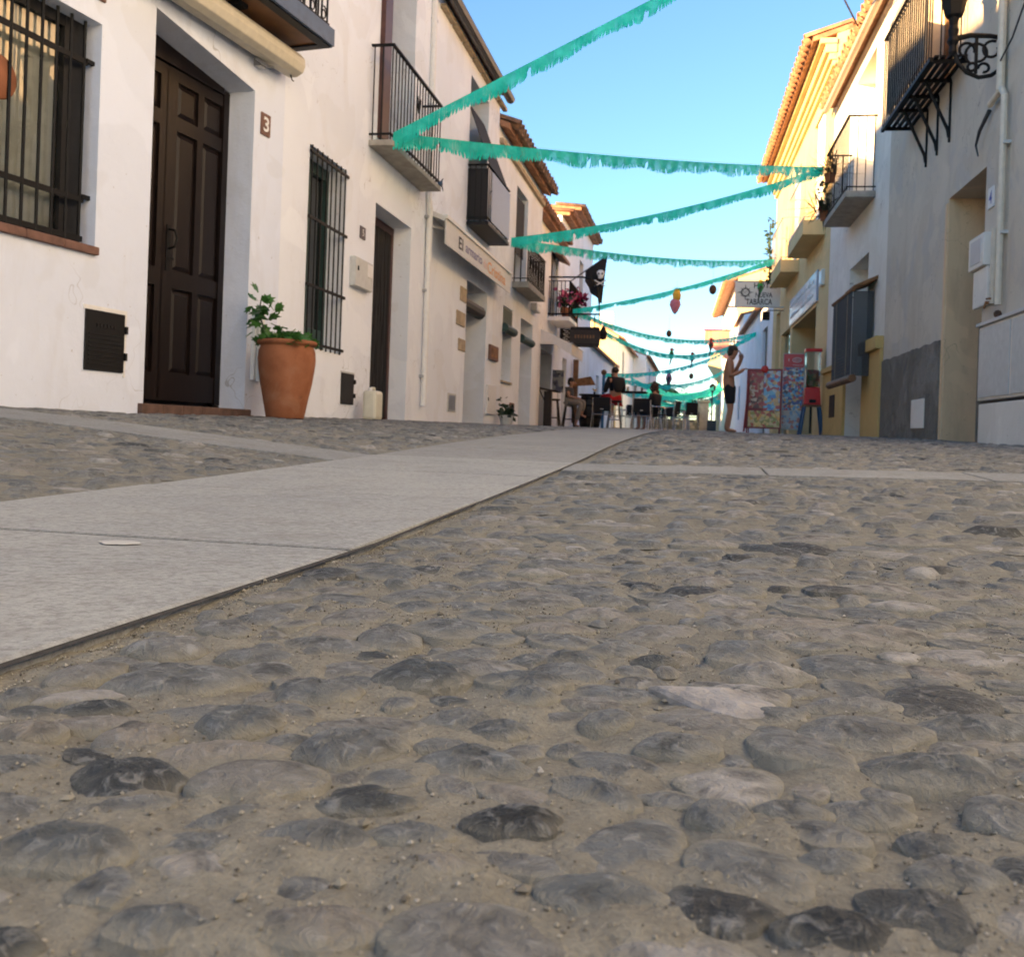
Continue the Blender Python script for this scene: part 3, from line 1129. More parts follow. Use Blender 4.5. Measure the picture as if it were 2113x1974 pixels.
def house(name, label, fr, s0, s1, ze, ridge_n, ridge_z, mat, ops, over=0.3, depth=9.0, roof_mat='roof_clay', tiles=None, tile_mat='roof_clay', z0=-.3, gable_mat=None, roof_th=.10):
    """walls + pitched roof; the wall part carries the street front with its openings"""
    h = thing(name, label, 'house', fr.p((s0 + s1) / 2, 0, zgf(*fr.p((s0 + s1) / 2, 0, 0)[:2])))
    w = wall_mesh(fr, s0, s1, z0, ze, ops).build('wall', mat, h)
    g = MB()
    back = -2 * ridge_n if False else ridge_n * 2
    for s_ in (s0, s1):
        g.add([fr.p(s_, 0, z0), fr.p(s_, 0, ze), fr.p(s_, ridge_n, ridge_z - .02), fr.p(s_, back, ze), fr.p(s_, back, z0)], [(0, 1, 2, 3, 4)])
    g.quad(fr.p(s0, back, z0), fr.p(s1, back, z0), fr.p(s1, back, ze), fr.p(s0, back, ze))
    g.build('side_wall', gable_mat or mat, h)
    k = (ridge_z - ze) / -ridge_n
    r = MB()
    th = roof_th
    for n_a, n_b in ((over, ridge_n), (back - over, ridge_n)):
        za = ze - k * over
        r.hexa([fr.p(s0, n_a, za + .01), fr.p(s1, n_a, za + .01), fr.p(s1, n_b, ridge_z + .01), fr.p(s0, n_b, ridge_z + .01),
                fr.p(s0, n_a, za + th), fr.p(s1, n_a, za + th), fr.p(s1, n_b, ridge_z + th), fr.p(s0, n_b, ridge_z + th)])
    ro = r.build('roof', roof_mat, h)
    if tiles:
        # barrel tiles at the eave: cover tiles (convex up) over channel tiles
        pitch, ln, rad = tiles
        za = ze - k * over
        d = Vector((0, 0, 0))
        ux = fr.d
        dn = (fr.n - Vector((0, 0, k))).normalized()      # down the slope
        up = ux.cross(dn)
        if up.z < 0:
            up = -up
        mesh = {}
        for kind in ('cover', 'channel'):
            mm = MB()
            sg = 6
            for (rr, off, lo) in ((rad, 0, 0), (rad * .82, 0, 0)):
                pass
            ring = []
            for rr in (rad, rad * .84):
                for t in (0.0, ln):
                    for j in range(sg + 1):
                        a = math.pi * j / sg
                        sgn = 1 if kind == 'cover' else -1
                        taper = 1.0 - .12 * (t / ln)
                        ring.append(ux * (rr * taper * math.cos(a)) + up * (sgn * rr * taper * math.sin(a)) - dn * t)
            q = sg + 1
            fs = []
            for j in range(sg):
                fs += [(j, j + 1, q + j + 1, q + j), (2 * q + j + 1, 2 * q + j, 3 * q + j, 3 * q + j + 1), (j + 1, j, 2 * q + j, 2 * q + j + 1)]
            mm.add(ring, fs)
            me = bpy.data.meshes.new('roof_tile')
            me.from_pydata([tuple(v) for v in mm.v], [], mm.f)
            me.polygons.foreach_set('use_smooth', [True] * len(me.polygons))
            me.materials.append(MATS[tile_mat])
            mesh[kind] = me
        s_ = s0 + pitch / 2
        off = root_loc(h)
        while s_ < s1:
            for kind, ds, lift in (('cover', 0, th + rad * .35), ('channel', pitch / 2, th + rad * .55)):
                o = bpy.data.objects.new('roof_tile', mesh[kind])
                COL.objects.link(o)
                o.parent = ro
                o.location = fr.p(s_ + ds, over, za) + up * lift + dn * (.10 + rnd.uniform(-.012, .012)) - off
            s_ += pitch
    return h


def part(parent, name, mat, fn, **kw):
    m = MB()
    fn(m)
    return m.build(name, mat, parent, **kw)


def bxp(parent, name, mat, fr, *a, **kw):
    return MB().box(fr, *a).build(name, mat, parent, **kw)


def balcony(h, fr, s0, s1, n1, zb, slab_t, rail_h, bars, mat='iron', slab_mat_='concrete', bar_r=.007, name='balcony', slab_inset=0.0):
    b = bxp(h, name, slab_mat_, fr, s0 + slab_inset, s1 - slab_inset, 0.0, n1 - slab_inset, zb, zb + slab_t, bevel=.006)
    zt = zb + slab_t
    part(b, 'handrail', mat, lambda m: m.box(fr, s0, s1, n1 - .045, n1 - .01, zt + rail_h, zt + rail_h + .018).box(fr, s0, s0 + .035, 0, n1 - .046, zt + rail_h, zt + rail_h + .018).box(fr, s1 - .035, s1, 0, n1 - .046, zt + rail_h, zt + rail_h + .018))
    part(b, 'bottom_rail', mat, lambda m: m.box(fr, s0, s1, n1 - .04, n1 - .015, zt + .05, zt + .065).box(fr, s0 + .005, s0 + .03, 0, n1 - .041, zt + .05, zt + .065).box(fr, s1 - .03, s1 - .005, 0, n1 - .041, zt + .05, zt + .065))
    pos = [(s0 + .018 + (s1 - s0 - .036) * i / (bars - 1), n1 - .028) for i in range(bars)]
    ns = max(1, int(n1 / ((s1 - s0) / bars)))
    for e in (s0 + .018, s1 - .018):
        pos += [(e, .03 + (n1 - .07) * j / max(1, ns)) for j in range(ns)]
    for (s_, n_) in pos:
        m = MB()
        m.tube([fr.p(s_, n_, zt - .005), fr.p(s_, n_, zt + rail_h + .004)], bar_r, 5)
        m.build('baluster', mat, b)
    return b


# ---------------------------------------------------------------- house number 3 (near left)
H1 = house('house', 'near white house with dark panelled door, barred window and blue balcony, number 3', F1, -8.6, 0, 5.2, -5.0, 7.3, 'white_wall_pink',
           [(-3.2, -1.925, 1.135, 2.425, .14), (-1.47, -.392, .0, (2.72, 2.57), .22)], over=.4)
win = bxp(H1, 'window', 'dark_metal', F1, -3.2, -3.13, -.145, -.10, 1.136, 2.424)
part(win, 'frame', 'dark_metal', lambda m: m.box(F1, -2.09, -1.926, -.15, -.11, 1.136, 2.424).box(F1, -3.12, -2.091, -.15, -.112, 2.36, 2.424).box(F1, -3.12, -2.091, -.15, -.112, 1.136, 1.19).box(F1, -2.66, -2.61, -.149, -.113, 1.191, 2.359))
part(win, 'pane', 'window_glass', lambda m: m.quad(F1.p(-3.12, -.135, 1.19), F1.p(-2.09, -.135, 1.19), F1.p(-2.09, -.135, 2.36), F1.p(-3.12, -.135, 2.36)))


def curtain(m, fr, s0, s1, n, z0, z1, amp=.025, waves=9):
    k = waves * 8
    top = []
    for i in range(k + 1):
        s_ = s0 + (s1 - s0) * i / k
        top.append((s_, n + amp * math.sin(i / 8 * 2 * math.pi) + amp * .4 * math.sin(i * 1.7)))
    for (a, b) in zip(top[:-1], top[1:]):
        m.quad(fr.p(a[0], a[1], z0), fr.p(b[0], b[1], z0), fr.p(b[0], b[1], z1), fr.p(a[0], a[1], z1))


part(win, 'curtain', 'curtain_cloth', lambda m: curtain(m, F1, -3.2, -2.0, -.185, 1.1, 2.5, .015))
part(win, 'room_back', 'dark_interior', lambda m: m.box(F1, -3.4, -1.8, -.75, -.72, .9, 2.7))
for s_ in np.arange(-3.13, -1.98, .103):
    part(win, 'bar', 'iron', lambda m: m.tube([F1.p(s_, -.055, 1.15), F1.p(s_, -.055, 2.42)], .009, 6))
for z_ in (1.175, 1.40, 2.19):
    part(win, 'cross_bar', 'iron', lambda m: m.box(F1, -3.2, -1.97, -.062, -.05, z_ - .016, z_ + .016))
for z_ in (1.42, 2.2):
    part(win, 'wall_anchor', 'iron', lambda m: m.box(F1, -1.985, -1.925, -.065, -.045, z_ - .012, z_ + .012))
x = -3.24
while x < -1.93:
    e = min(x + .265, -1.905)
    part(win, 'sill_tile', 'terracotta_tile', lambda m: m.box(F1, x + .002, e - .002, -.10, .03, 1.088, 1.1355), bevel=.006)
    x += .265

door = bxp(H1, 'door', 'door_wood', F1, -1.47, -.392, -.30, -.275, .25, 2.75)
part(door, 'frame', 'door_wood', lambda m: m.box(F1, -1.47, -1.40, -.275, -.215, .27, 2.62).box(F1, -.455, -.392, -.275, -.215, .27, 2.56).hexa([F1.p(*q) for q in ((-1.40, -.275, 2.545), (-.455, -.275, 2.535), (-.455, -.215, 2.535), (-1.40, -.215, 2.545), (-1.40, -.275, 2.70), (-.455, -.275, 2.585), (-.455, -.215, 2.585), (-1.40, -.215, 2.70))]))


def leaf(m, s0, s1, pans):
    # stiles and rails around recessed panels, drawn as a wall with shallow openings
    mm = wall_mesh(F1, s0, s1, .285, 2.53, [(a, b, c, d, .022) for a, b, c, d in pans], n=-.225)
    m.add(mm.v, mm.f)
    m.box(F1, s0, s1, -.274, -.247, .285, 2.53)


P_R = [(-.975, -.755, 2.215, 2.45), (-.69, -.47, 2.215, 2.45), (-.975, -.755, 1.17, 2.12), (-.69, -.47, 1.17, 2.12), (-.975, -.755, .47, 1.05), (-.69, -.47, .47, 1.05)]
P_L = [(-1.33, -1.13, 2.215, 2.45), (-1.33, -1.13, 1.17, 2.12), (-1.33, -1.13, .47, 1.05)]
dl = part(door, 'leaf', 'door_wood', lambda m: leaf(m, -1.058, -.458, [(a + .02, b + .02, c, d) for a, b, c, d in P_R]))
d2 = part(door, 'leaf', 'door_wood', lambda m: leaf(m, -1.398, -1.066, P_L))
for a, b, c, d in [(a + .02, b + .02, c, d) for a, b, c, d in P_R]:
    part(door, 'panel', 'door_wood', lambda m: m.hexa([F1.p(*q) for q in ((a + .012, -.247, c + .012), (b - .012, -.247, c + .012), (b - .04, -.232, c + .04), (a + .04, -.232, c + .04), (a + .012, -.247, d - .012), (b - .012, -.247, d - .012), (b - .04, -.232, d - .04), (a + .04, -.232, d - .04))]))
for a, b, c, d in P_L:
    part(door, 'panel', 'door_wood', lambda m: m.hexa([F1.p(*q) for q in ((a + .012, -.247, c + .012), (b - .012, -.247, c + .012), (b - .04, -.232, c + .04), (a + .04, -.232, c + .04), (a + .012, -.247, d - .012), (b - .012, -.247, d - .012), (b - .04, -.232, d - .04), (a + .04, -.232, d - .04))]))
part(door, 'handle', 'iron', lambda m: m.box(F1, -1.03, -.99, -.226, -.219, 1.16, 1.47).tube([F1.p(-1.01, -.215, 1.44), F1.p(-1.01, -.17, 1.43), F1.p(-.99, -.165, 1.38), F1.p(-1.01, -.17, 1.32), F1.p(-1.01, -.215, 1.31)], .009, 6).tube([F1.p(-1.01, -.21, 1.25), F1.p(-.985, -.19, 1.24)], .006))
x = -1.52
while x < -.4:
    part(door, 'threshold_tile', 'step_tile', lambda m: m.box(F1, x + .002, min(x + .2, -.35) - .002, -.26, .035, .18, .25), bevel=.005)
    x += .2
# flush conduit cupboard beside the pot
part(H1, 'service_duct', 'white_paint', lambda m: m.box(F1, -.33, -.21, 0, .03, .47, .97).box(F1, -.30, -.245, .03, .055, .47, .9))
part(H1, 'drainpipe', 'white_paint', lambda m: m.tube([F1.p(-.29, .05, .46), F1.p(-.29, .05, .95)], .025, 8))
# blue balcony above the door
bb = balcony(H1, F1, -2.4, -.03, .40, 3.0, .10, 1.0, 30, 'iron', 'brown_soffit', .008)
part(bb, 'fascia', 'iron_blue', lambda m: m.box(F1, -2.42, -.02, .40, .425, 2.995, 3.12).box(F1, -.03, -.005, 0, .399, 2.995, 3.12))
part(bb, 'soffit_frame', 'dark_metal', lambda m: m.box(F1, -2.4, -.03, .33, .40, 2.985, 2.999).box(F1, -.10, -.03, .0, .329, 2.985, 2.999).box(F1, -.9, -.8, .1, .2, 2.97, 2.999))
for i in range(14):
    s_ = -.1 - i * .16
    part(bb, 'scroll', 'iron', lambda m: m.tube([F1.p(s_ + .05 * math.cos(a) * (1 - a / 14), .372, 3.22 + .06 * math.sin(a) * (1 - a / 14)) for a in np.linspace(0, 9, 14)], .006, 4))
aw = thing('awning_cassette', 'closed cream awning cassette above the dark panelled door', 'awning', F1.p(-.8, .1, 2.84))
part(aw, 'cassette', 'awning_cream', lambda m: m.add(*(lambda ring: ([F1.p(s_, n_, z_) for s_ in (-2.3, -.06) for n_, z_ in ring], [(i, (i + 1) % 10, (i + 1) % 10 + 10, i + 10) for i in range(10)] + [tuple(range(10)), tuple(range(10, 20))]))([(.03, 2.80), (.03, 2.90), (.06, 2.945), (.11, 2.955), (.17, 2.94), (.205, 2.90), (.21, 2.85), (.19, 2.80), (.14, 2.775), (.08, 2.775)])), bevel=.006)
part(aw, 'bracket', 'galvanised', lambda m: m.box(F1, -.42, -.36, 0, .06, 2.74, 2.8).box(F1, -1.9, -1.84, 0, .06, 2.74, 2.8))
part(aw, 'folding_arm', 'galvanised', lambda m: m.tube([F1.p(-.5, .07, 2.765), F1.p(-.38, .09, 2.75), F1.p(-.33, .1, 2.755)], .013))
part(aw, 'hook', 'dark_metal', lambda m: m.tube([F1.p(-.12, .12, 2.775), F1.p(-.1, .12, 2.745), F1.p(-.09, .13, 2.735)], .005))

t = thing('gas_cabinet', 'black metal cabinet door set low in the wall beside the panelled door', 'cabinet', F1.p(-1.82, .01, .6))
part(t, 'plate', 'black_plastic', lambda m: m.box(F1, -1.985, -1.665, 0, .012, .425, .775), bevel=.004)
part(t, 'rim', 'white_paint', lambda m: m.box(F1, -2.0, -1.645, 0, .006, .776, .80).box(F1, -1.662, -1.645, 0, .006, .40, .776))
for z_ in (.5, .66):
    part(t, 'hinge', 'iron', lambda m: m.box(F1, -1.668, -1.648, .008, .022, z_, z_ + .045))
part(t, 'lettering', 'dark_metal', lambda m: [m.box(F1, -1.9 + i * .028, -1.885 + i * .028, .012, .0145, .68, .70) for i in range(6)])
part(t, 'ribs', 'dark_metal', lambda m: [m.box(F1, -1.96, -1.69, .012, .015, .46 + i * .025, .466 + i * .025) for i in range(8)])
t = thing('number_plate', 'terracotta plate with a white number 3 beside the dark door', 'number plate', F1.p(-.255, 0, 2.36))
part(t, 'plate', 'terracotta_tile', lambda m: m.box(F1, -.315, -.195, 0, .012, 2.283, 2.446), bevel=.004)
lettering('3', F1.p(-.29, .0145, 2.31), F1.d, (0, 0, 1), .07, .11, 'letter_white', t, bold=.02)
t = thing('terracotta_disc', 'round terracotta plate hung on the window bars at the left edge', 'plate', F1.p(-2.565, -.06, 1.905))
part(t, 'disc', 'terracotta', lambda m: m.add([F1.p(-2.565 + r_ * math.cos(a), n_, 1.905 + r_ * math.sin(a)) for (r_, n_) in ((.115, -.085), (.118, -.075), (.11, -.065), (.04, -.06)) for a in np.linspace(0, 2 * math.pi, 33)[:-1]], [(r_ * 32 + i, r_ * 32 + (i + 1) % 32, r_ * 32 + 32 + (i + 1) % 32, r_ * 32 + 32 + i) for r_ in range(3) for i in range(32)] + [tuple(range(32)), tuple(range(96, 128))]), smooth=True)
part(t, 'wire', 'iron', lambda m: m.tube([F1.p(-2.565, -.07, 2.01), F1.p(-2.565, -.08, 2.19)], .002, 4))
t = thing('tile_plaque', 'terracotta plaque on the wall above the barred window', 'plaque', F1.p(-2.1, 0, 2.7))
part(t, 'plate', 'terracotta_tile', lambda m: m.box(F1, -2.3, -1.915, 0, .015, 2.552, 2.9), bevel=.004)

# ---------------------------------------------------------------- house number 5
H2 = house('house', 'white two-storey house with tall barred window, dark bead-curtain door and black balcony', FL, 6.957, 10.88, 5.75, -5.0, 7.1, 'white_wall',
           [(7.466, 8.32, .80, 2.455, .22), (9.125, 10.33, .0, 2.37, .30), (9.25, 10.25, 2.99, 5.2, .35)], over=.35)
win = bxp(H2, 'window', 'green_shutter', FL, 7.466, 7.53, -.22, -.16, .8, 2.455)
part(win, 'frame', 'green_shutter', lambda m: m.box(FL, 7.54, 7.60, -.22, -.17, .8, 2.455).box(FL, 7.87, 7.93, -.22, -.17, .8, 2.455).box(FL, 8.25, 8.32, -.22, -.17, .8, 2.455).box(FL, 7.60, 7.87, -.219, -.171, 2.35, 2.45).box(FL, 7.93, 8.25, -.219, -.171, 2.35, 2.45).box(FL, 7.60, 7.87, -.219, -.171, .81, 1.0).box(FL, 7.93, 8.25, -.219, -.171, .81, 1.0))
part(win, 'pane', 'dark_glass', lambda m: m.box(FL, 7.53, 8.32, -.215, -.205, .8, 2.45))
for i in range(8):
    s_ = 7.49 + i * .108
    part(win, 'bar', 'iron', lambda m: m.tube([FL.p(s_, .015, .79), FL.p(s_, .015, 2.45)], .0075, 6))
for z_ in (.83, 1.308, 1.862, 2.40):
    part(win, 'cross_bar', 'iron', lambda m: m.box(FL, 7.45, 8.33, .008, .022, z_ - .012, z_ + .012))
door = bxp(H2, 'door', 'dark_interior', FL, 9.125, 10.33, -.31, -.29, .2, 2.37)
part(door, 'frame', 'brown_shutter', lambda m: m.box(FL, 9.13, 9.2, -.28, -.20, .2, 2.36).box(FL, 10.26, 10.33, -.28, -.20, .2, 2.36).box(FL, 9.2, 10.26, -.279, -.201, 2.28, 2.36))


def beads(m):
    for i in range(44):
        s_ = 9.215 + i * .0237
        m.tube([FL.p(s_, -.21 + rnd.uniform(-.008, .008), 2.29)] + [FL.p(s_ + rnd.uniform(-.004, .004), -.21 + rnd.uniform(-.006, .006), 2.29 - k * .29) for k in range(1, 8)], .0095, 4)


part(door, 'bead_curtain', 'dark_curtain', beads)
part(door, 'curtain_seam', 'galvanised', lambda m: m.tube([FL.p(9.62, -.195, 2.28), FL.p(9.61, -.195, .27)], .005))
ud = bxp(H2, 'balcony_door', 'dark_interior', FL, 9.25, 10.25, -.36, -.34, 2.99, 5.2)
part(ud, 'shutter', 'brown_shutter', lambda m: m.box(FL, 9.09, 9.30, .0, .05, 3.0, 5.2))
part(ud, 'frame', 'brown_shutter', lambda m: m.box(FL, 10.17, 10.25, -.33, -.27, 2.99, 5.2).box(FL, 9.3, 10.16, -.33, -.28, 2.99, 3.3).box(FL, 9.68, 9.76, -.329, -.281, 3.31, 5.2))
part(ud, 'pane', 'dark_glass', lambda m: m.box(FL, 9.26, 10.16, -.32, -.31, 3.31, 5.2))
b = balcony(H2, FL, 8.85, 10.63, .24, 2.85, .055, .90, 18)
for i, dz in ((8, .62), (8, .25)):
    for q in (-1, 1):
        part(b, 'scroll', 'iron', lambda m: m.tube([FL.p(9.72 + q * (.05 - .04 * math.cos(a)) * (1 - a / 12), .225, 2.9 + dz + .08 * math.sin(a * .8)) for a in np.linspace(0, 8, 12)], .006, 4))
part(b, 'knotted_rag', 'iron_blue', lambda m: m.ball(FL.p(10.60, .24, 2.93), .03, 8, 5).tube([FL.p(10.6, .25, 2.93), FL.p(10.62, .27, 2.85)], [.012, .004], 5).tube([FL.p(10.6, .25, 2.95), FL.p(10.56, .28, 2.98)], [.012, .004], 5))
part(H2, 'drainpipe', 'white_paint', lambda m: m.tube([FL.p(10.89, .045, .42), FL.p(10.89, .045, 2.72), FL.p(10.87, .03, 2.86), FL.p(10.85, .03, 5.6)], .036, 8))
for z_ in (.75, 1.75, 2.6, 3.9, 4.9):
    part(H2, 'pipe_clip', 'galvanised', lambda m: m.box(FL, 10.83, 10.94, 0, .05, z_, z_ + .03))
t = thing('number_plate', 'small dark plate with pale number 5 by the bead-curtain door', 'number plate', FL.p(8.76, 0, 1.99))
part(t, 'plate', 'dull_purple', lambda m: m.box(FL, 8.695, 8.835, 0, .012, 1.935, 2.05), bevel=.003)
lettering('5', FL.p(8.74, .0145, 1.96), FL.d, (0, 0, 1), .045, .065, 'letter_white', t, bold=.01)
t = thing('meter_box', 'pale grey meter box with small window between barred window and bead curtain', 'meter box', FL.p(8.71, 0, 1.58))
part(t, 'body', 'grey_box', lambda m: m.box(FL, 8.465, 8.95, 0, .05, 1.45, 1.725), bevel=.008)
part(t, 'lid', 'grey_box', lambda m: m.box(FL, 8.47, 8.945, .05, .06, 1.455, 1.72), bevel=.004)
part(t, 'window', 'white_paint', lambda m: m.box(FL, 8.78, 8.92, .06, .066, 1.58, 1.70), bevel=.003)
part(t, 'latch', 'dark_metal', lambda m: m.box(FL, 8.52, 8.54, .06, .068, 1.60, 1.64))
t = thing('service_cabinet', 'dark brown cabinet door low in the wall right of the clay pot', 'cabinet', FL.p(8.5, 0, .5))
part(t, 'plate', 'dark_metal', lambda m: m.box(FL, 8.34, 8.66, 0, .012, .355, .64), bevel=.004)
part(t, 'rim', 'grey_box', lambda m: m.box(FL, 8.33, 8.67, 0, .008, .641, .655))
for z_ in (.42, .55):
    part(t, 'hinge', 'iron', lambda m: m.box(FL, 8.661, 8.69, .0, .02, z_, z_ + .04))

# ---------------------------------------------------------------- the wardrobe shop house
H3 = house('house', 'white house with lettered white awning, dark grille balcony and roof gutter', FL, 10.88, 14.76, 5.38, -5.0, 6.9, 'white_wall',
           [(13.0, 14.3, .0, 2.23, .40), (12.84, 13.99, 2.99, 5.0, .35)], over=.10)
part(H3, 'gutter', 'gutter', lambda m: m.tube([FL.p(10.9, .17, 5.30), FL.p(14.72, .17, 5.30)], .07, 8))
for s_ in np.arange(11.2, 14.7, .55):
    part(H3, 'eave_board', 'stone_quoin', lambda m: m.box(FL, s_, s_ + .48, 0, .07, 5.2, 5.25))
d = bxp(H3, 'door', 'dark_wood', FL, 13.0, 14.3, -.41, -.36, .1, 2.23)
part(d, 'glazed_grille', 'iron', lambda m: [m.box(FL, 13.06 + i * .2, 13.075 + i * .2, -.355, -.34, .3, 2.1) for i in range(7)] + [m.box(FL, 13.05, 14.28, -.354, -.341, z_, z_ + .02) for z_ in (.5, 1.1, 1.7)])
part(d, 'shutter_roll', 'dark_wood', lambda m: m.tube([FL.p(13.05, -.1, 1.93), FL.p(14.25, -.1, 1.93)], .10, 10))
for a in ((12.62, 12.96, 1.90, 2.09), (12.45, 12.92, 1.56, 1.75), (12.60, 12.98, 1.23, 1.39)):
    part(H3, 'quoin_stone', 'stone_quoin', lambda m: m.box(FL, a[0], a[1], 0, .015, a[2], a[3]), bevel=.006)
ud = bxp(H3, 'balcony_door', 'dark_interior', FL, 12.84, 13.99, -.36, -.33, 2.99, 5.0)
# dark sun curtain hung out over the rail
part(ud, 'sun_curtain', 'dark_curtain', lambda m: m.add([FL.p(12.9, -.05, 4.65), FL.p(13.9, -.05, 4.65), FL.p(14.05, .30, 3.75), FL.p(12.85, .30, 3.75), FL.p(12.9, -.04, 4.65), FL.p(13.9, -.04, 4.65), FL.p(14.05, .31, 3.75), FL.p(12.85, .31, 3.75)], [(0, 1, 2, 3), (4, 5, 6, 7), (0, 1, 5, 4), (1, 2, 6, 5), (2, 3, 7, 6), (3, 0, 4, 7)]))
b = balcony(H3, FL, 12.82, 14.3, .31, 2.95, .05, .76, 15, slab_mat_='dark_metal')
part(b, 'windbreak_cloth', 'iron_blue', lambda m: m.box(FL, 12.95, 14.2, .315, .322, 3.02, 3.70))
part(b, 'windbreak_cloth', 'dark_curtain', lambda m: m.box(FL, 12.835, 12.845, .0, .28, 3.02, 3.72))
aw = thing('shop_awning', 'white shop awning lettered El armario de Cristina above the narrow door', 'awning', FL.p(12.9, .2, 2.5))
part(aw, 'canvas', 'awning_canvas', lambda m: m.hexa([FL.p(*q) for q in ((11.0, .0, 2.68), (15.0, .0, 2.68), (15.0, .20, 2.60), (11.0, .20, 2.60), (11.0, .0, 2.74), (15.0, .0, 2.74), (15.0, .20, 2.66), (11.0, .20, 2.66))]))
part(aw, 'valance', 'awning_canvas', lambda m: m.box(FL, 11.0, 15.0, .205, .215, 2.335, 2.63))
part(aw, 'front_bar', 'white_paint', lambda m: m.box(FL, 10.99, 15.01, .19, .235, 2.631, 2.67))
part(aw, 'arm', 'white_paint', lambda m: m.tube([FL.p(11.05, .03, 2.55), FL.p(11.6, .18, 2.60)], .018))
part(aw, 'arm', 'white_paint', lambda m: m.tube([FL.p(14.9, .03, 2.5), FL.p(14.7, .18, 2.6)], .018))
for txt, s_, w_, m_, hz, zb in (('El', 11.62, .22, 'letter_dark', .15, 2.40), ('armario', 11.98, .95, 'letter_purple', .12, 2.42), ('de', 13.02, .22, 'letter_pale', .12, 2.41), ('Cristina', 13.28, 1.28, 'letter_orange', .16, 2.39)):
    lettering(txt, FL.p(s_, .2185, zb), FL.d, (0, 0, 1), w_, hz, m_, aw, bold=.015)
t = thing('vent_cover', 'small grey metal cover low on the wall under the shop awning', 'cover', FL.p(12.3, 0, .51))
part(t, 'plate', 'grey_box', lambda m: m.box(FL, 12.13, 12.56, 0, .012, .39, .636), bevel=.004)
part(t, 'inset', 'galvanised', lambda m: m.box(FL, 12.18, 12.51, .012, .015, .42, .606))
t = thing('tin_plaque', 'rusty framed plaque between the shop door and the next window', 'plaque', FL.p(14.8, 0, 1.37))
part(t, 'plate', 'terracotta_tile', lambda m: m.box(FL, 14.5, 15.1, 0, .04, 1.26, 1.49), bevel=.006)
part(t, 'inner', 'old_wood', lambda m: m.box(FL, 14.57, 15.03, .04, .046, 1.30, 1.45))

# ---------------------------------------------------------------- tiled-eave house
H4 = house('house', 'white house with brown tiled eave, stone balcony and rolled green blinds', FL, 14.76, 19.1, 4.92, -4.5, 6.5, 'white_wall_cool',
           [(15.53, 16.33, 1.0, 2.23, .25), (17.15, 18.4, .0, 2.22, .30), (16.37, 17.48, 2.75, 4.4, .35)], over=.16, tiles=(.24, .9, .085), tile_mat='roof_clay_dark')
win = bxp(H4, 'window', 'green_shutter', FL, 15.53, 16.33, -.26, -.2, 1.0, 2.23)
part(win, 'pane', 'dark_glass', lambda m: m.box(FL, 15.6, 16.26, -.198, -.192, 1.08, 1.8))
part(win, 'rolled_blind', 'green_shutter', lambda m: m.tube([FL.p(15.5, .03, 1.86), FL.p(16.36, .03, 1.86)], .075, 10).box(FL, 15.54, 16.32, -.02, -.005, 1.9, 2.22))
part(win, 'slats', 'leaf_dark', lambda m: [m.box(FL, 15.55, 16.31, -.004, .004, 1.92 + i * .04, 1.945 + i * .04) for i in range(7)])
part(win, 'sill', 'stone_quoin', lambda m: m.box(FL, 15.5, 16.36, -.2, .03, .965, .998))
d = bxp(H4, 'door', 'grey_box', FL, 17.15, 18.4, -.31, -.27, .1, 2.22)
part(d, 'rolled_blind', 'green_shutter', lambda m: m.tube([FL.p(17.2, .0, 1.86), FL.p(18.35, .0, 1.86)], .075, 10))
part(d, 'leaf', 'tile_blue', lambda m: m.box(FL, 17.22, 18.33, -.268, -.25, .25, 1.9), bevel=.005)
ud = bxp(H4, 'balcony_door', 'dark_interior', FL, 16.37, 17.48, -.36, -.33, 2.75, 4.4)
part(ud, 'sun_curtain', 'dark_curtain', lambda m: m.box(FL, 16.42, 17.4, -.06, -.05, 3.3, 4.3))
part(ud, 'leaf', 'grey_box', lambda m: m.box(FL, 16.95, 17.46, -.32, -.29, 2.76, 4.35))
b = balcony(H4, FL, 16.2, 18.0, .29, 2.62, .10, .64, 13, slab_mat_='concrete', bar_r=.012)
for i in range(6):
    part(b, 'scroll', 'iron', lambda m: m.tube([FL.p(16.35 + i * .29 + .09 * math.cos(a) * (1 - a / 14), .28, 3.05 + .14 * math.sin(a) * (1 - a / 14)) for a in np.linspace(0, 10, 14)], .012, 4))
part(H4, 'soffit_moulding', 'stone_quoin', lambda m: m.box(FL, 14.8, 19.05, 0, .06, 4.66, 4.74))
t = thing('service_cupboard', 'tall narrow white cupboard on the wall above the potted plant', 'cupboard', FL.p(14.75, 0, .65))
part(t, 'door', 'white_paint', lambda m: m.box(FL, 14.43, 15.07, 0, .03, .42, .87), bevel=.005)
part(t, 'latch', 'dark_metal', lambda m: m.box(FL, 14.47, 14.5, .03, .04, .62, .67))
t = thing('vent_cover', 'narrow rusty cover low on the wall right of the rolled green window blind', 'cover', FL.p(16.5, 0, .53))
part(t, 'plate', 'terracotta_tile', lambda m: m.box(FL, 16.33, 16.7, 0, .02, .40, .66), bevel=.004)
part(t, 'slot', 'dark_metal', lambda m: m.box(FL, 16.4, 16.63, .02, .024, .45, .61))
t = thing('alarm_box', 'small pale box on the wall under the stone balcony', 'box', FL.p(18.3, 0, 2.54))
part(t, 'body', 'grey_box', lambda m: m.box(FL, 18.08, 18.55, 0, .12, 2.47, 2.62), bevel=.01)
part(t, 'front', 'white_paint', lambda m: m.box(FL, 18.12, 18.51, .12, .125, 2.5, 2.59))

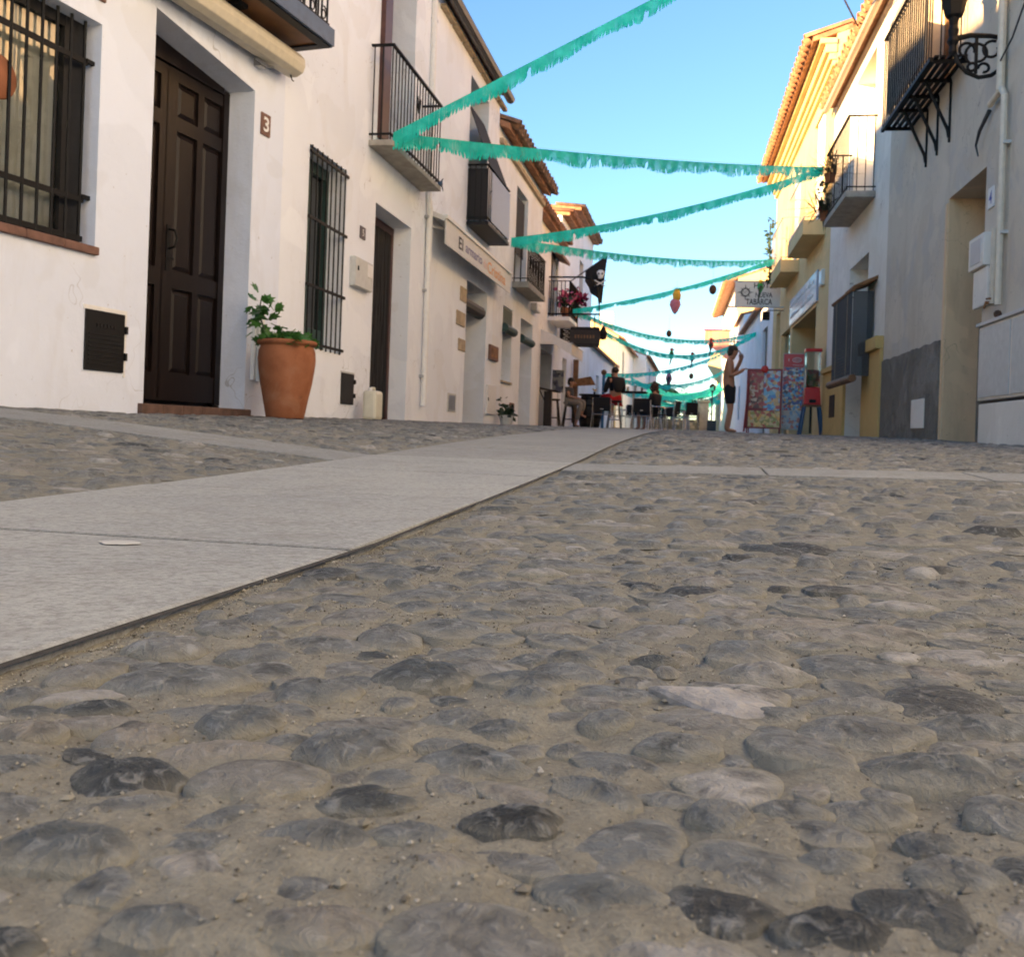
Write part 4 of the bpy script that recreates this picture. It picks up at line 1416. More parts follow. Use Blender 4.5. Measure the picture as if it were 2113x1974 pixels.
# ---------------------------------------------------------------- tavern house (flag, flowers, barrel sign)
H5 = house('house', 'white tavern house with flowering balcony and hanging sign', F5, 19.1, 25.9, 5.2, -3.2, 5.6, 'white_wall_cool',
           [(23.1, 24.9, .1, 2.2, .4), (24.3, 25.5, 3.1, 4.75, .3)], over=.2, tiles=(.26, .9, .09), tile_mat='roof_clay')
d = bxp(H5, 'door', 'dark_interior', F5, 23.1, 24.9, -.42, -.38, .1, 2.2)
part(d, 'leaf', 'dark_wood', lambda m: m.box(F5, 23.15, 23.9, -.37, -.3, .2, 2.15))
part(d, 'frame', 'brown_wood', lambda m: m.box(F5, 24.0, 24.08, -.37, -.3, .2, 2.15))
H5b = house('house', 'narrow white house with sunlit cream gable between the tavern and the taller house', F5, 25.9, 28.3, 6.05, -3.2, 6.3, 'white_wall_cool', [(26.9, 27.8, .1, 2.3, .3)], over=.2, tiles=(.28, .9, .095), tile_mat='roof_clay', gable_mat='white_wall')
d = bxp(H5b, 'door', 'grey_box', F5, 26.9, 27.8, -.32, -.28, .1, 2.3)
part(d, 'leaf', 'cream_paint', lambda m: m.box(F5, 27.0, 27.7, -.278, -.25, .2, 2.2))
ud = bxp(H5, 'balcony_door', 'dark_glass', F5, 24.3, 25.5, -.31, -.27, 3.1, 4.75)
part(ud, 'hood', 'roof_clay_dark', lambda m: m.hexa([F5.p(*q) for q in ((24.2, 0, 4.75), (25.6, 0, 4.75), (25.6, .3, 4.62), (24.2, .3, 4.62), (24.2, 0, 4.95), (25.6, 0, 4.95), (25.6, .3, 4.70), (24.2, .3, 4.70))]))
part(ud, 'shutter', 'dark_wood', lambda m: m.box(F5, 24.3, 24.85, -.02, .03, 3.12, 4.73))
b = balcony(H5, F5, 23.95, 25.7, .56, 2.98, .10, .88, 16, slab_mat_='white_paint', bar_r=.011)
aw = thing('small_awning', 'small white scalloped awning over the tavern door', 'awning', F5.p(23.9, .4, 2.4))
part(aw, 'canvas', 'awning_canvas', lambda m: m.hexa([F5.p(*q) for q in ((23.0, .0, 2.62), (25.2, .0, 2.62), (25.2, .75, 2.28), (23.0, .75, 2.28), (23.0, .0, 2.66), (25.2, .0, 2.66), (25.2, .75, 2.32), (23.0, .75, 2.32))]))


def scallop(m):
    for i in range(8):
        a = 23.0 + i * .275
        m.add([F5.p(a, .755, 2.31), F5.p(a + .275, .755, 2.31), F5.p(a + .275, .755, 2.12), F5.p(a + .20, .755, 2.05), F5.p(a + .14, .755, 2.03), F5.p(a + .07, .755, 2.05), F5.p(a, .755, 2.12)] + [F5.p(a, .765, 2.31), F5.p(a + .275, .765, 2.31), F5.p(a + .275, .765, 2.12), F5.p(a + .20, .765, 2.05), F5.p(a + .14, .765, 2.03), F5.p(a + .07, .765, 2.05), F5.p(a, .765, 2.12)], [(0, 1, 2, 3, 4, 5, 6), (7, 8, 9, 10, 11, 12, 13)] + [(i_, (i_ + 1) % 7, (i_ + 1) % 7 + 7, i_ + 7) for i_ in range(7)])
    m.add([F5.p(23.0, 0, 2.62), F5.p(23.0, .75, 2.28), F5.p(23.0, .75, 2.05), F5.p(23.0, .35, 2.3), F5.p(23.0, 0, 2.3)], [(0, 1, 2, 3, 4)])


part(aw, 'valance', 'awning_canvas', scallop)
part(aw, 'front_bar', 'galvanised', lambda m: m.tube([F5.p(22.98, .76, 2.33), F5.p(25.22, .76, 2.33)], .02))
t = thing('banner_sign', 'narrow black banner with white letters beside the tavern balcony', 'sign', F5.p(26.3, .3, 2.9))
part(t, 'cloth', 'cloth_black', lambda m: m.box(F5, 26.05, 26.08, .02, .42, 2.55, 3.08))
part(t, 'lettering', 'letter_white', lambda m: [m.tube([F5.p(26.045, .22 + .1 * math.cos(a), 2.97 - i * .11 + .035 * math.sin(a)) for a in np.linspace(0, 5, 6)], .010, 4) for i in range(4)])

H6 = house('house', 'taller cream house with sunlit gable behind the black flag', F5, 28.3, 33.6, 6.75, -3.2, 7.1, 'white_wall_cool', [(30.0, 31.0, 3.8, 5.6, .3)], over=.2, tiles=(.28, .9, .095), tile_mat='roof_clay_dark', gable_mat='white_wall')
part(H6, 'window', 'dark_glass', lambda m: m.box(F5, 30, 31, -.3, -.26, 3.8, 5.6))
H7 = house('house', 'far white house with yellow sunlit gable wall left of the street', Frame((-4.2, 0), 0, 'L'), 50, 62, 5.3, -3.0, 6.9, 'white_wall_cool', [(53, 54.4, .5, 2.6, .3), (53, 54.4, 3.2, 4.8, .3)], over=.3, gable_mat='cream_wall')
part(H7, 'chimney', 'white_wall', lambda m: m.box(Frame((-4.2, 0), 0, 'L'), 55, 56, -1.5, -.8, 5.6, 7.2))
H8 = house('house', 'low white lean-to house with a sloping roof line beyond the tavern', F5, 33.6, 44, 3.3, -3.0, 4.6, 'white_wall', [(36, 37, .3, 2.4, .3)], over=.2)
part(H8, 'door', 'blue_paint', lambda m: m.box(F5, 36, 37, -.3, -.25, .3, 2.4))
H9 = house('house', 'farthest white house on the left with a small tiled hood', Frame((-3.4, 0), 0, 'L'), 62, 78, 5.3, -3.0, 6.3, 'white_wall_cool', [(66, 67.5, 3.4, 4.8, .3), (70, 71.5, .7, 3, .3)], over=.3)
part(H9, 'window', 'dark_glass', lambda m: m.box(Frame((-3.4, 0), 0, 'L'), 66, 67.5, -.3, -.25, 3.4, 4.8))

# ================================================================== right row
R1 = house('house', 'near right house of dirty grey plaster with black iron balcony and cement plinth', FR, 7.0, 13.4, 6.75, -4.5, 8.6, 'grey_plaster',
           [(9.32, 10.53, .0, 2.68, .45), (10.4, 11.9, 3.95, 6.1, .3)], over=.3, depth=9)
d = bxp(R1, 'door', 'old_wood', FR, 9.32, 10.53, -.46, -.40, .1, 2.68)
for i in range(8):
    part(d, 'plank', 'old_wood', lambda m: m.box(FR, 9.33 + i * .15, 9.47 + i * .15, -.398, -.375 + rnd.uniform(-.004, .004), .2, 2.6), bevel=.004)
part(d, 'jamb', 'old_wood', lambda m: m.box(FR, 9.32, 9.42, -.37, -.27, .15, 2.66))
part(d, 'reveal_lining', 'beige_plaster', lambda m: m.box(FR, 10.515, 10.53, -.44, -.002, .16, 2.68).box(FR, 10.531, 10.60, .0, .012, .15, 2.64))
def rough_plinth(m, s0, s1, z1, jag):
    top = [(s0 + (s1 - s0) * i / 40, z1 + (rnd.uniform(-jag, jag) if 0 < i < 40 else 0) + .006 * math.sin(i * .9)) for i in range(41)]
    left = [(s0 + rnd.uniform(-jag, jag) * .8, z1 * j / 12 - .1) for j in range(11)]
    ol = left + top + [(s1, -.2), (s0, -.2)]
    m.plate([FR.p(a, .001, z) for a, z in ol], FR.n, .024)


part(R1, 'plinth', 'cement', lambda m: rough_plinth(m, 10.62, 13.38, 1.25, .008))
part(R1, 'plinth', 'cement', lambda m: rough_plinth(m, 9.06, 9.31, 1.225, .01))
ud = bxp(R1, 'balcony_door', 'cream_wall', FR, 10.4, 11.9, -.31, -.28, 3.95, 6.1)
part(ud, 'frame', 'brown_wood', lambda m: m.box(FR, 11.1, 11.2, -.279, -.24, 3.97, 6.05).box(FR, 11.8, 11.9, -.279, -.24, 3.97, 6.05))
# slatted iron balcony with reed screens
b = bxp(R1, 'balcony', 'iron', FR, 10.0, 12.22, .325, .36, 3.89, 3.93)
for i in range(5):
    part(b, 'floor_slat', 'iron', lambda m: m.box(FR, 10.0, 12.2, .01 + i * .065, .052 + i * .065, 3.932, 3.95))
for s_ in (10.05, 10.58, 11.05, 11.5, 12.15):
    part(b, 'joist', 'iron', lambda m: m.box(FR, s_, s_ + .03, 0, .324, 3.895, 3.93))
part(b, 'handrail', 'iron', lambda m: m.box(FR, 10.0, 12.22, .325, .36, 4.98, 5.0).box(FR, 10.0, 10.03, 0, .324, 4.98, 5.0).box(FR, 12.19, 12.22, 0, .324, 4.98, 5.0))
for i in range(24):
    s_ = 10.01 + i * .0955
    part(b, 'baluster', 'iron', lambda m: m.box(FR, s_, s_ + .012, .336, .348, 3.93, 4.98))
for n_ in (.07, .16, .25):
    part(b, 'baluster', 'iron', lambda m: m.box(FR, 10.008, 10.02, n_, n_ + .012, 3.93, 4.98))
    part(b, 'baluster', 'iron', lambda m: m.box(FR, 12.198, 12.21, n_, n_ + .012, 3.93, 4.98))


def reeds(m, s0, s1, n, z0, z1):
    k = int((s1 - s0) / .03)
    for i in range(k):
        a = s0 + (s1 - s0) * i / k
        m.tube([FR.p(a + .015, n, z0), FR.p(a + .015, n + rnd.uniform(-.004, .004), z1)], .014, 4, False)


part(b, 'reed_screen', 'concrete', lambda m: reeds(m, 10.45, 12.18, .30, 4.08, 5.15))
part(b, 'reed_screen', 'concrete', lambda m: [m.tube([FR.p(12.17, .03 + i * .03, 4.02), FR.p(12.17, .03 + i * .03, 5.15)], .014, 4, False) for i in range(9)])
for s_ in (10.56, 11.03, 11.48):
    part(b, 'strut', 'iron', lambda m: m.tube([FR.p(s_, .015, 3.32), FR.p(s_, .03, 3.40), FR.p(s_, .26, 3.90)], .017, 6).tube([FR.p(s_, .012, 3.27), FR.p(s_, .012, 3.90)], .012, 6))
part(R1, 'drainpipe', 'cream_paint', lambda m: m.tube([FR.p(9.15, .045, 3.17), FR.p(8.82, .05, 3.2), FR.p(8.74, .05, 3.12), FR.p(8.73, .05, 1.36)], .028, 8).tube([FR.p(8.86, .05, 3.2), FR.p(8.86, .05, 6.5)], .035, 8))
for z_ in (1.95, 2.7, 4.0):
    part(R1, 'pipe_clip', 'grey_box', lambda m: m.box(FR, 8.68, 8.79, 0, .06, z_, z_ + .025))
part(R1, 'gutter_spout', 'cable', lambda m: m.tube([FR.p(9.2, .03, 3.14), FR.p(9.4, .05, 3.02), FR.p(9.5, .05, 2.92), FR.p(9.42, .05, 2.8)], [.02, .016, .01, .006], 6))
part(R1, 'cable', 'cable', lambda m: m.tube([FR.p(8.9, .06, 3.43), FR.p(8.5, .08, 3.5), FR.p(8.0, .1, 3.75)], .008, 5))
t = thing('flush_box', 'small white box let into the dark cement plinth', 'box', FR.p(11.37, .02, .5))
part(t, 'door', 'white_wall_right', lambda m: m.box(FR, 11.1, 11.65, .026, .04, .352, .672), bevel=.004)
part(t, 'rim', 'cement', lambda m: m.box(FR, 11.08, 11.67, .0255, .03, .335, .351))
t = thing('number_plate', 'white ceramic plate with blue number 4 beside the deep doorway', 'number plate', FR.p(9.14, 0, 2.36))
part(t, 'plate', 'sign_white', lambda m: m.box(FR, 9.06, 9.225, 0, .012, 2.265, 2.45), bevel=.004)
lettering('4', FR.p(9.18, .0145, 2.30), -FR.d, (0, 0, 1), .075, .115, 'letter_blue', t, bold=.015)
t = thing('meter_box', 'white meter box with grey window beside the wooden doorway on the right', 'meter box', FR.p(9.3, 0, 1.7))
part(t, 'body', 'white_wall_right', lambda m: m.box(FR, 9.10, 9.53, 0, .07, 1.76, 2.05), bevel=.008)
part(t, 'window', 'reveal_grey', lambda m: m.box(FR, 9.16, 9.46, .07, .076, 1.80, 2.01))
part(t, 'lower_cover', 'white_wall_right', lambda m: m.box(FR, 9.08, 9.47, 0, .04, 1.41, 1.75), bevel=.008)
part(t, 'pipe', 'cream_paint', lambda m: m.tube([FR.p(8.95, .03, 1.4), FR.p(8.95, .03, 2.05)], .022, 6))
t = thing('wall_tap', 'brass and rust coloured wall tap below the right meter box', 'tap', FR.p(9.0, .05, 1.40))
part(t, 'body', 'old_wood', lambda m: m.tube([FR.p(8.98, .0, 1.41), FR.p(8.98, .07, 1.41), FR.p(8.98, .085, 1.36)], [.015, .017, .01], 6).tube([FR.p(8.93, .05, 1.44), FR.p(9.03, .05, 1.45)], .01, 5))
part(t, 'stub', 'brown_ball', lambda m: m.ball(FR.p(8.72, .05, 1.28), .035, 8, 5).tube([FR.p(8.72, .05, 1.3), FR.p(8.67, .06, 1.22)], .014, 5))
t = thing('electric_cabinet', 'large pale electricity cabinet at the right edge', 'cabinet', FR.p(8.3, .1, .9))
part(t, 'body', 'white_wall_right', lambda m: m.box(FR, 7.3, 9.03, .0, .10, .56, 1.20), bevel=.012)
part(t, 'door', 'grey_box', lambda m: m.box(FR, 8.22, 8.99, .10, .11, .585, 1.175), bevel=.004)
part(t, 'door', 'grey_box', lambda m: m.box(FR, 7.34, 8.17, .10, .11, .585, 1.175), bevel=.004)
part(t, 'lid', 'reveal_grey', lambda m: m.box(FR, 7.28, 9.05, .0, .125, 1.201, 1.23), bevel=.004)
part(t, 'base', 'white_wall_right', lambda m: m.box(FR, 7.28, 9.02, .0, .09, -.1, .535), bevel=.012)
part(t, 'gap', 'dark_metal', lambda m: m.box(FR, 7.3, 9.0, .0, .08, .536, .559))

lamp = thing('wall_lantern', 'black wrought iron wall lantern on a scrolled bracket', 'lantern', FR.p(8.95, 0, 3.5))


def scrollw(c, r, a0, a1, k=16, grow=0.0, fr=FR, s_=8.95):
    return [fr.p(s_, c[0] + (r + grow * i / k) * math.cos(a0 + (a1 - a0) * i / k), c[1] + (r + grow * i / k) * math.sin(a0 + (a1 - a0) * i / k)) for i in range(k + 1)]


part(lamp, 'wall_plate', 'iron', lambda m: m.box(FR, 8.92, 8.98, .0, .022, 3.33, 3.72).tube([FR.p(8.95, .012, 3.72), FR.p(8.95, .012, 3.80)], [.035, .004], 6).tube([FR.p(8.95, .012, 3.33), FR.p(8.95, .012, 3.25)], [.03, .006], 6))
part(lamp, 'arm', 'iron', lambda m: m.tube([FR.p(8.95, .02, 3.68), FR.p(8.95, .12, 3.70), FR.p(8.95, .28, 3.71), FR.p(8.95, .42, 3.68)], [.018, .02, .022, .025], 6))
part(lamp, 'lower_curve', 'iron', lambda m: m.tube([FR.p(8.95, .02, 3.42), FR.p(8.95, .10, 3.36), FR.p(8.95, .20, 3.345), FR.p(8.95, .30, 3.39), FR.p(8.95, .38, 3.48), FR.p(8.95, .41, 3.6), FR.p(8.95, .42, 3.70)], .018, 6))
for c, r, a0, a1, g in (((.22, 3.55), .10, -1.0, 4.6, -.03), ((.10, 3.58), .08, 2.0, -3.6, -.03), ((.31, 3.58), .07, 3.4, -1.5, -.02), ((.16, 3.42), .05, 0, 5.0, -.02), ((.26, 3.43), .045, 3.1, -2.5, -.02)):
    part(lamp, 'scroll', 'iron', lambda m: m.tube(scrollw(c, r, a0, a1, 16, g), .013, 5))
part(lamp, 'bar', 'iron', lambda m: m.box(FR, 8.94, 8.96, .215, .24, 3.38, 3.70))
part(lamp, 'stem', 'iron', lambda m: m.lathe(FR.p(8.95, .42, 3.6), [(.02, -.06), (.035, -.03), (.03, .02), (.05, .06), (.035, .1), (.045, .16), (.03, .2), (.045, .26)], 10))
part(lamp, 'lantern_body', 'iron', lambda m: m.lathe(FR.p(8.95, .42, 3.86), [(.05, 0), (.075, .02), (.14, .30), (.15, .31), (.15, .33)], 6))
part(lamp, 'lantern_glass', 'dark_glass', lambda m: m.lathe(FR.p(8.95, .42, 4.2), [(.13, 0), (.16, .2)], 6))
part(lamp, 'lantern_cap', 'iron', lambda m: m.lathe(FR.p(8.95, .42, 4.41), [(.2, 0), (.14, .06), (.06, .12), (.02, .18)], 6))

R0 = house('house', 'unseen house on the right beside the camera, tinted blue to cool its bounced sunlight', FR, -24, 7.0, 6.6, -4.5, 8.4, 'bounce_blue_wall', [(1.2, 2.2, .9, 2.4, .25), (-2.5, -1.4, .0, 2.4, .3)], over=.3)  # out of view; its blue colour is made up to balance the bounce
part(R0, 'window', 'dark_glass', lambda m: m.box(FR, 1.2, 2.2, -.25, -.2, .9, 2.4))
part(R0, 'door', 'dark_wood', lambda m: m.box(FR, -2.5, -1.4, -.3, -.25, .0, 2.4))
block_w = thing('sun_block_wall', 'unseen white wall added on the left behind the camera to block the low sun', 'wall', F1.p(-15, 0, .1))
part(block_w, 'wall', 'white_wall', lambda m: m.box(F1, -32, -8.62, -.35, 0, -.4, 3.4))  # added out of view: shades the near ground, lets sun pass above
part(block_w, 'coping', 'terracotta_tile', lambda m: m.box(F1, -32, -8.62, -.39, .04, 3.401, 3.46))
# white right house
R2 = house('house', 'white right house with ochre plinth, small iron balcony and red roof tiles', FR, 13.4, 18.25, 6.2, -4.0, 7.5, 'white_wall_right',
           [(14.62, 16.12, .0, 2.92, .40), (14.55, 16.1, 3.68, 5.85, .38)], over=.12, tiles=(.27, .7, .10), tile_mat='roof_clay')
part(R2, 'gutter', 'gutter_cream', lambda m: m.tube([FR.p(13.3, .17, 6.12), FR.p(18.1, .17, 6.12)], .06, 8))
d = bxp(R2, 'door', 'reveal_grey', FR, 14.62, 16.12, -.41, -.38, .1, 2.92)
part(d, 'leaf', 'dark_wood', lambda m: m.box(FR, 14.64, 15.3, -.379, -.34, .25, 2.6))
part(d, 'leaf', 'white_wall_right', lambda m: m.box(FR, 15.36, 16.1, -.379, -.35, .25, 2.9))
part(R2, 'plinth', 'ochre_paint', lambda m: m.box(FR, 13.405, 14.6, .0, .05, -.1, 1.42), bevel=.006)
part(R2, 'plinth', 'ochre_paint', lambda m: m.box(FR, 16.14, 18.24, .0, .05, -.1, 1.38), bevel=.006)
part(R2, 'plinth_cap', 'ochre_paint', lambda m: m.box(FR, 13.40, 14.62, .0, .11, 1.421, 1.59), bevel=.01)
part(R2, 'plinth_cap', 'ochre_paint', lambda m: m.box(FR, 16.13, 18.25, .0, .10, 1.381, 1.47), bevel=.01)
part(R2, 'vent_slot', 'dark_metal', lambda m: m.box(FR, 16.85, 17.4, .05, .058, .59, .97), bevel=.01)
ud = bxp(R2, 'balcony_door', 'cream_wall', FR, 14.55, 16.1, -.39, -.36, 3.68, 5.85)
part(ud, 'shutter', 'white_wall_cool', lambda m: m.box(FR, 15.5, 16.08, -.355, -.33, 3.7, 5.8))
b = balcony(R2, FR, 14.3, 16.3, .41, 3.63, .09, 1.05, 17, slab_mat_='concrete')
bl = thing('reed_blind', 'grey slatted blind hung out from the right doorway on a bamboo pole', 'blind', FR.p(14.9, .3, 1.7))
part(bl, 'pole', 'old_wood', lambda m: m.tube([FR.p(15.75, .30, 2.30), FR.p(14.0, .30, 2.29)], .025, 8).tube([FR.p(14.0, .30, 2.29), FR.p(14.0, .0, 2.42)], .012, 5).tube([FR.p(15.7, .30, 2.3), FR.p(15.7, .0, 2.42)], .012, 5))
part(bl, 'slats', 'cloth_grey', lambda m: [m.box(FR, 14.08, 15.66, .294 + (.003 if i % 2 else 0), .304 + (.003 if i % 2 else 0), 1.10 + i * .0235, 1.119 + i * .0235) for i in range(50)])
part(bl, 'slats', 'cloth_grey', lambda m: [m.box(FR, 14.07, 14.08, .02, .29, 1.10 + i * .0235, 1.119 + i * .0235) for i in range(50)])
part(bl, 'cord', 'rope', lambda m: m.tube([FR.p(14.4, .31, 2.3), FR.p(14.4, .31, 1.05)], .005, 4).tube([FR.p(15.3, .31, 2.3), FR.p(15.3, .31, 1.05)], .005, 4))
part(bl, 'roll', 'brown_wood', lambda m: m.tube([FR.p(15.78, .31, 1.05), FR.p(13.82, .31, 1.05)], .055, 10))
part(bl, 'hood_cloth', 'old_wood', lambda m: m.hexa([FR.p(*q) for q in ((13.9, .0, 2.42), (14.7, .0, 2.42), (14.7, .3, 2.31), (14.0, .3, 2.31), (13.9, 0, 2.47), (14.7, 0, 2.47), (14.7, .3, 2.34), (14.0, .3, 2.34))]))

# cream shop house
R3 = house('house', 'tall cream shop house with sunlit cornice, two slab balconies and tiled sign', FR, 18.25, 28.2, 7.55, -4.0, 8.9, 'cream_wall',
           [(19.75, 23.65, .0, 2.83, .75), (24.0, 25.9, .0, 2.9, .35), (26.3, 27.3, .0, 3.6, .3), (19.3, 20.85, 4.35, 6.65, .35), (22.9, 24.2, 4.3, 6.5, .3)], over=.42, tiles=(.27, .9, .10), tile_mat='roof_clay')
for i, (n_, z0_, z1_) in enumerate(((.07, 6.98, 7.08), (.13, 7.081, 7.20), (.20, 7.201, 7.36), (.30, 7.361, 7.46))):
    part(R3, 'cornice', 'cream_wall', lambda m: m.box(FR, 18.26 - .02 * i, 28.2, 0, n_, z0_, z1_), bevel=.012)
d = bxp(R3, 'shop_front', 'dark_wood', FR, 19.75, 23.65, -.77, -.72, .1, 2.83)
part(d, 'door_leaf', 'brown_wood', lambda m: m.box(FR, 19.8, 20.5, -.719, -.66, .25, 2.7).box(FR, 21.2, 21.9, -.719, -.66, .25, 2.7))
part(d, 'pane', 'dark_glass', lambda m: m.box(FR, 22.0, 23.6, -.719, -.70, .5, 2.6))
d = bxp(R3, 'shop_window', 'shop_glass', FR, 24.0, 25.9, -.12, -.10, .6, 2.9)
part(d, 'frame', 'cream_wall', lambda m: m.box(FR, 24.0, 24.08, -.099, -.05, .6, 2.9).box(FR, 25.82, 25.9, -.099, -.05, .6, 2.9).box(FR, 24.08, 25.82, -.099, -.05, .6, .7).box(FR, 24.08, 25.82, -.099, -.05, 2.2, 2.26))
part(R3, 'side_door', 'grey_box', lambda m: m.box(FR, 26.3, 27.3, -.32, -.28, .1, 3.6))
for a, b_, z_ in ((19.3, 20.85, 6.65), (22.9, 24.2, 6.5)):
    ud = bxp(R3, 'balcony_door', 'white_paint', FR, a, b_, -.36 if a < 20 else -.31, -.29 if a < 20 else -.28, 4.3, z_)
    part(ud, 'shutter', 'white_wall_cool', lambda m: m.box(FR, a + .05, a + .7, .0, .04, 4.36, z_ - .2))
    part(ud, 'pane', 'dark_glass', lambda m: m.box(FR, b_ - .6, b_ - .08, -.289 if a < 20 else -.279, -.27, 4.5, z_ - .1))
for (a, b_, z_) in ((18.93, 21.4, 4.06), (22.72, 25.1, 4.0)):
    bl_ = balcony(R3, FR, a, b_, .41, z_, .28, .95, 15, slab_mat_='cream_wall', mat='galvanised', bar_r=.006)
t = thing('tile_sign', 'pale blue ceramic tile sign with white lettering over the shop opening', 'sign', FR.p(21.6, 0, 3.2))
part(t, 'backing', 'tile_blue', lambda m: m.box(FR, 19.5, 23.85, 0, .04, 2.89, 3.50), bevel=.004)
for i in range(5):
    for j in range(2):
        a = 19.55 + i * .86
        part(t, 'tile', 'tile_white', lambda m: m.box(FR, a + .02, a + .83, .04, .048, 2.92 + j * .285, 3.185 + j * .285), bevel=.003)


def scribble(m):
    for j, zz in enumerate((3.29, 3.03)):
        s_ = 23.55
        while s_ > 19.9:
            hgt = rnd.uniform(.06, .11)
            m.tube([FR.p(s_, .052, zz), FR.p(s_ - .04, .052, zz + hgt), FR.p(s_ - .09, .052, zz + .01), FR.p(s_ - .13, .052, zz + hgt * .8)], .012, 4)
            s_ -= rnd.choice((.2, .2, .22, .42))


part(t, 'lettering', 'letter_white', scribble)
t = thing('wall_light', 'small white rectangular wall light beside the tile sign', 'light', FR.p(18.95, 0, 3.25))
part(t, 'body', 'sign_white', lambda m: m.box(FR, 18.75, 19.1, 0, .06, 3.09, 3.39), bevel=.01)
part(t, 'edge', 'tile_white', lambda m: m.box(FR, 18.79, 19.06, .06, .066, 3.13, 3.35))
t = thing('floodlight', 'square black floodlight on the cream wall under the hotel sign', 'floodlight', FR.p(25.6, .5, 3.5))
part(t, 'head', 'black_plastic', lambda m: m.box(FR, 25.55, 25.66, .34, .52, 3.25, 3.47), bevel=.01)
part(t, 'bracket', 'iron', lambda m: m.tube([FR.p(25.6, 0, 3.5), FR.p(25.6, .43, 3.5), FR.p(25.6, .43, 3.46)], .012, 5))
part(t, 'lens', 'dark_glass', lambda m: m.box(FR, 25.535, 25.549, .36, .5, 3.27, 3.45))

R4 = house('house', 'low white right house with sloping roof and tall black shutter door', FR, 28.2, 40, 4.4, -4, 5.4, 'white_wall_cool', [(29.7, 31.4, .2, 3.6, .2), (34, 35, 1.0, 2.4, .2)], over=.2)
part(R4, 'shutter_door', 'green_shutter', lambda m: m.box(FR, 29.7, 31.4, -.2, -.1, .2, 3.6))
part(R4, 'window', 'dark_glass', lambda m: m.box(FR, 34, 35, -.2, -.15, 1.0, 2.4))
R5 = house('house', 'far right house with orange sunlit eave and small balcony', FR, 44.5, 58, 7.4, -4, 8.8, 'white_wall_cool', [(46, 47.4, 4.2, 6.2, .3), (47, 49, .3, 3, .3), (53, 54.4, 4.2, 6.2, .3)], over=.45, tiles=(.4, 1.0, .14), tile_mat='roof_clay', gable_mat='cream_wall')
for a in (46, 53):
    part(R5, 'balcony_door', 'dark_wood', lambda m: m.box(FR, a, a + 1.4, -.3, -.25, 4.2, 6.2))
b = balcony(R5, FR, 45.6, 47.9, .5, 4.05, .12, 1.0, 12, slab_mat_='white_paint', bar_r=.015)
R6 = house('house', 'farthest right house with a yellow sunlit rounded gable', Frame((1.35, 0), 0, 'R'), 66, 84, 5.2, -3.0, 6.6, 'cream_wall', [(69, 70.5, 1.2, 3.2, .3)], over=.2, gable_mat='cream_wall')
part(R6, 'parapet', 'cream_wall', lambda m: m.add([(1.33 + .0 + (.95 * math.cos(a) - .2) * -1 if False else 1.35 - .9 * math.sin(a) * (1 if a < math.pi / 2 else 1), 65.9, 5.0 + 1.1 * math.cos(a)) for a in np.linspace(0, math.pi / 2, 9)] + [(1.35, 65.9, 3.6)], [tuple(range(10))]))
R7 = house('house', 'plain white house closing the gap between low house and far right eave', FR, 40, 44.5, 5.2, -4, 6.2, 'white_wall', [(41, 42, 1, 2.4, .2)], over=.15)
part(R7, 'window', 'dark_glass', lambda m: m.box(FR, 41, 42, -.2, -.15, 1.0, 2.4))
#@@PART3
# ================================================================== street things
def at(x, y):
    return Vector((x, y, zgf(x, y)))


# ---- clay pot with ivy geranium
p0 = at(-2.90, 6.49)
pot = thing('flower_pot', 'large terracotta pot with green ivy plant beside the door step', 'flower pot', p0)
part(pot, 'body', 'pot_clay', lambda m: m.lathe(p0, [(.128, 0), (.135, .01), (.155, .12), (.182, .25), (.198, .36), (.203, .42), (.198, .475), (.188, .505), (.186, .515), (.205, .522), (.212, .53), (.212, .545), (.204, .552), (.185, .55), (.178, .50), (.17, .47)], 40), smooth=True)
part(pot, 'soil', 'soil', lambda m: m.lathe(p0 + Vector((0, 0, .47)), [(.01, .03), (.12, .02), (.172, 0)], 20))


def leaf_mesh(name, mat, pts, fold=.15):
    """one lobed leaf, stalk at the origin, lying in xy with a slight fold"""
    me = bpy.data.meshes.new(name)
    v = [(0, 0, 0)] + [(x, y, abs(x) * fold) for x, y in pts]
    me.from_pydata(v, [], [(0, i, i + 1) for i in range(1, len(pts))])
    me.materials.append(MATS[mat])
    return me


IVY = [(.0, .0), (.30, .05), (.55, .32), (.34, .42), (.42, .75), (.14, .66), (0, 1.0), (-.14, .66), (-.42, .75), (-.34, .42), (-.55, .32), (-.30, .05), (0, 0)]
ivy_me = leaf_mesh('leaf', 'ivy_leaf', IVY[1:-1])


def put_leaf(me, parent, pos, size, name='leaf', droop=.6):
    o = bpy.data.objects.new(name, me)
    COL.objects.link(o)
    o.parent = parent
    o.location = Vector(pos) - root_loc(parent)
    o.rotation_euler = (rnd.uniform(-droop, droop), rnd.uniform(-droop, droop), rnd.uniform(0, 6.28))
    o.scale = (size, size, size)
    return o


for i in range(150):
    a, r = rnd.uniform(0, 6.28), .2 * math.sqrt(rnd.random())
    put_leaf(ivy_me, pot, p0 + Vector((r * math.cos(a), r * math.sin(a), .52 + rnd.uniform(0, .14) * (1 - r / .25))), rnd.uniform(.045, .085), droop=1.0)
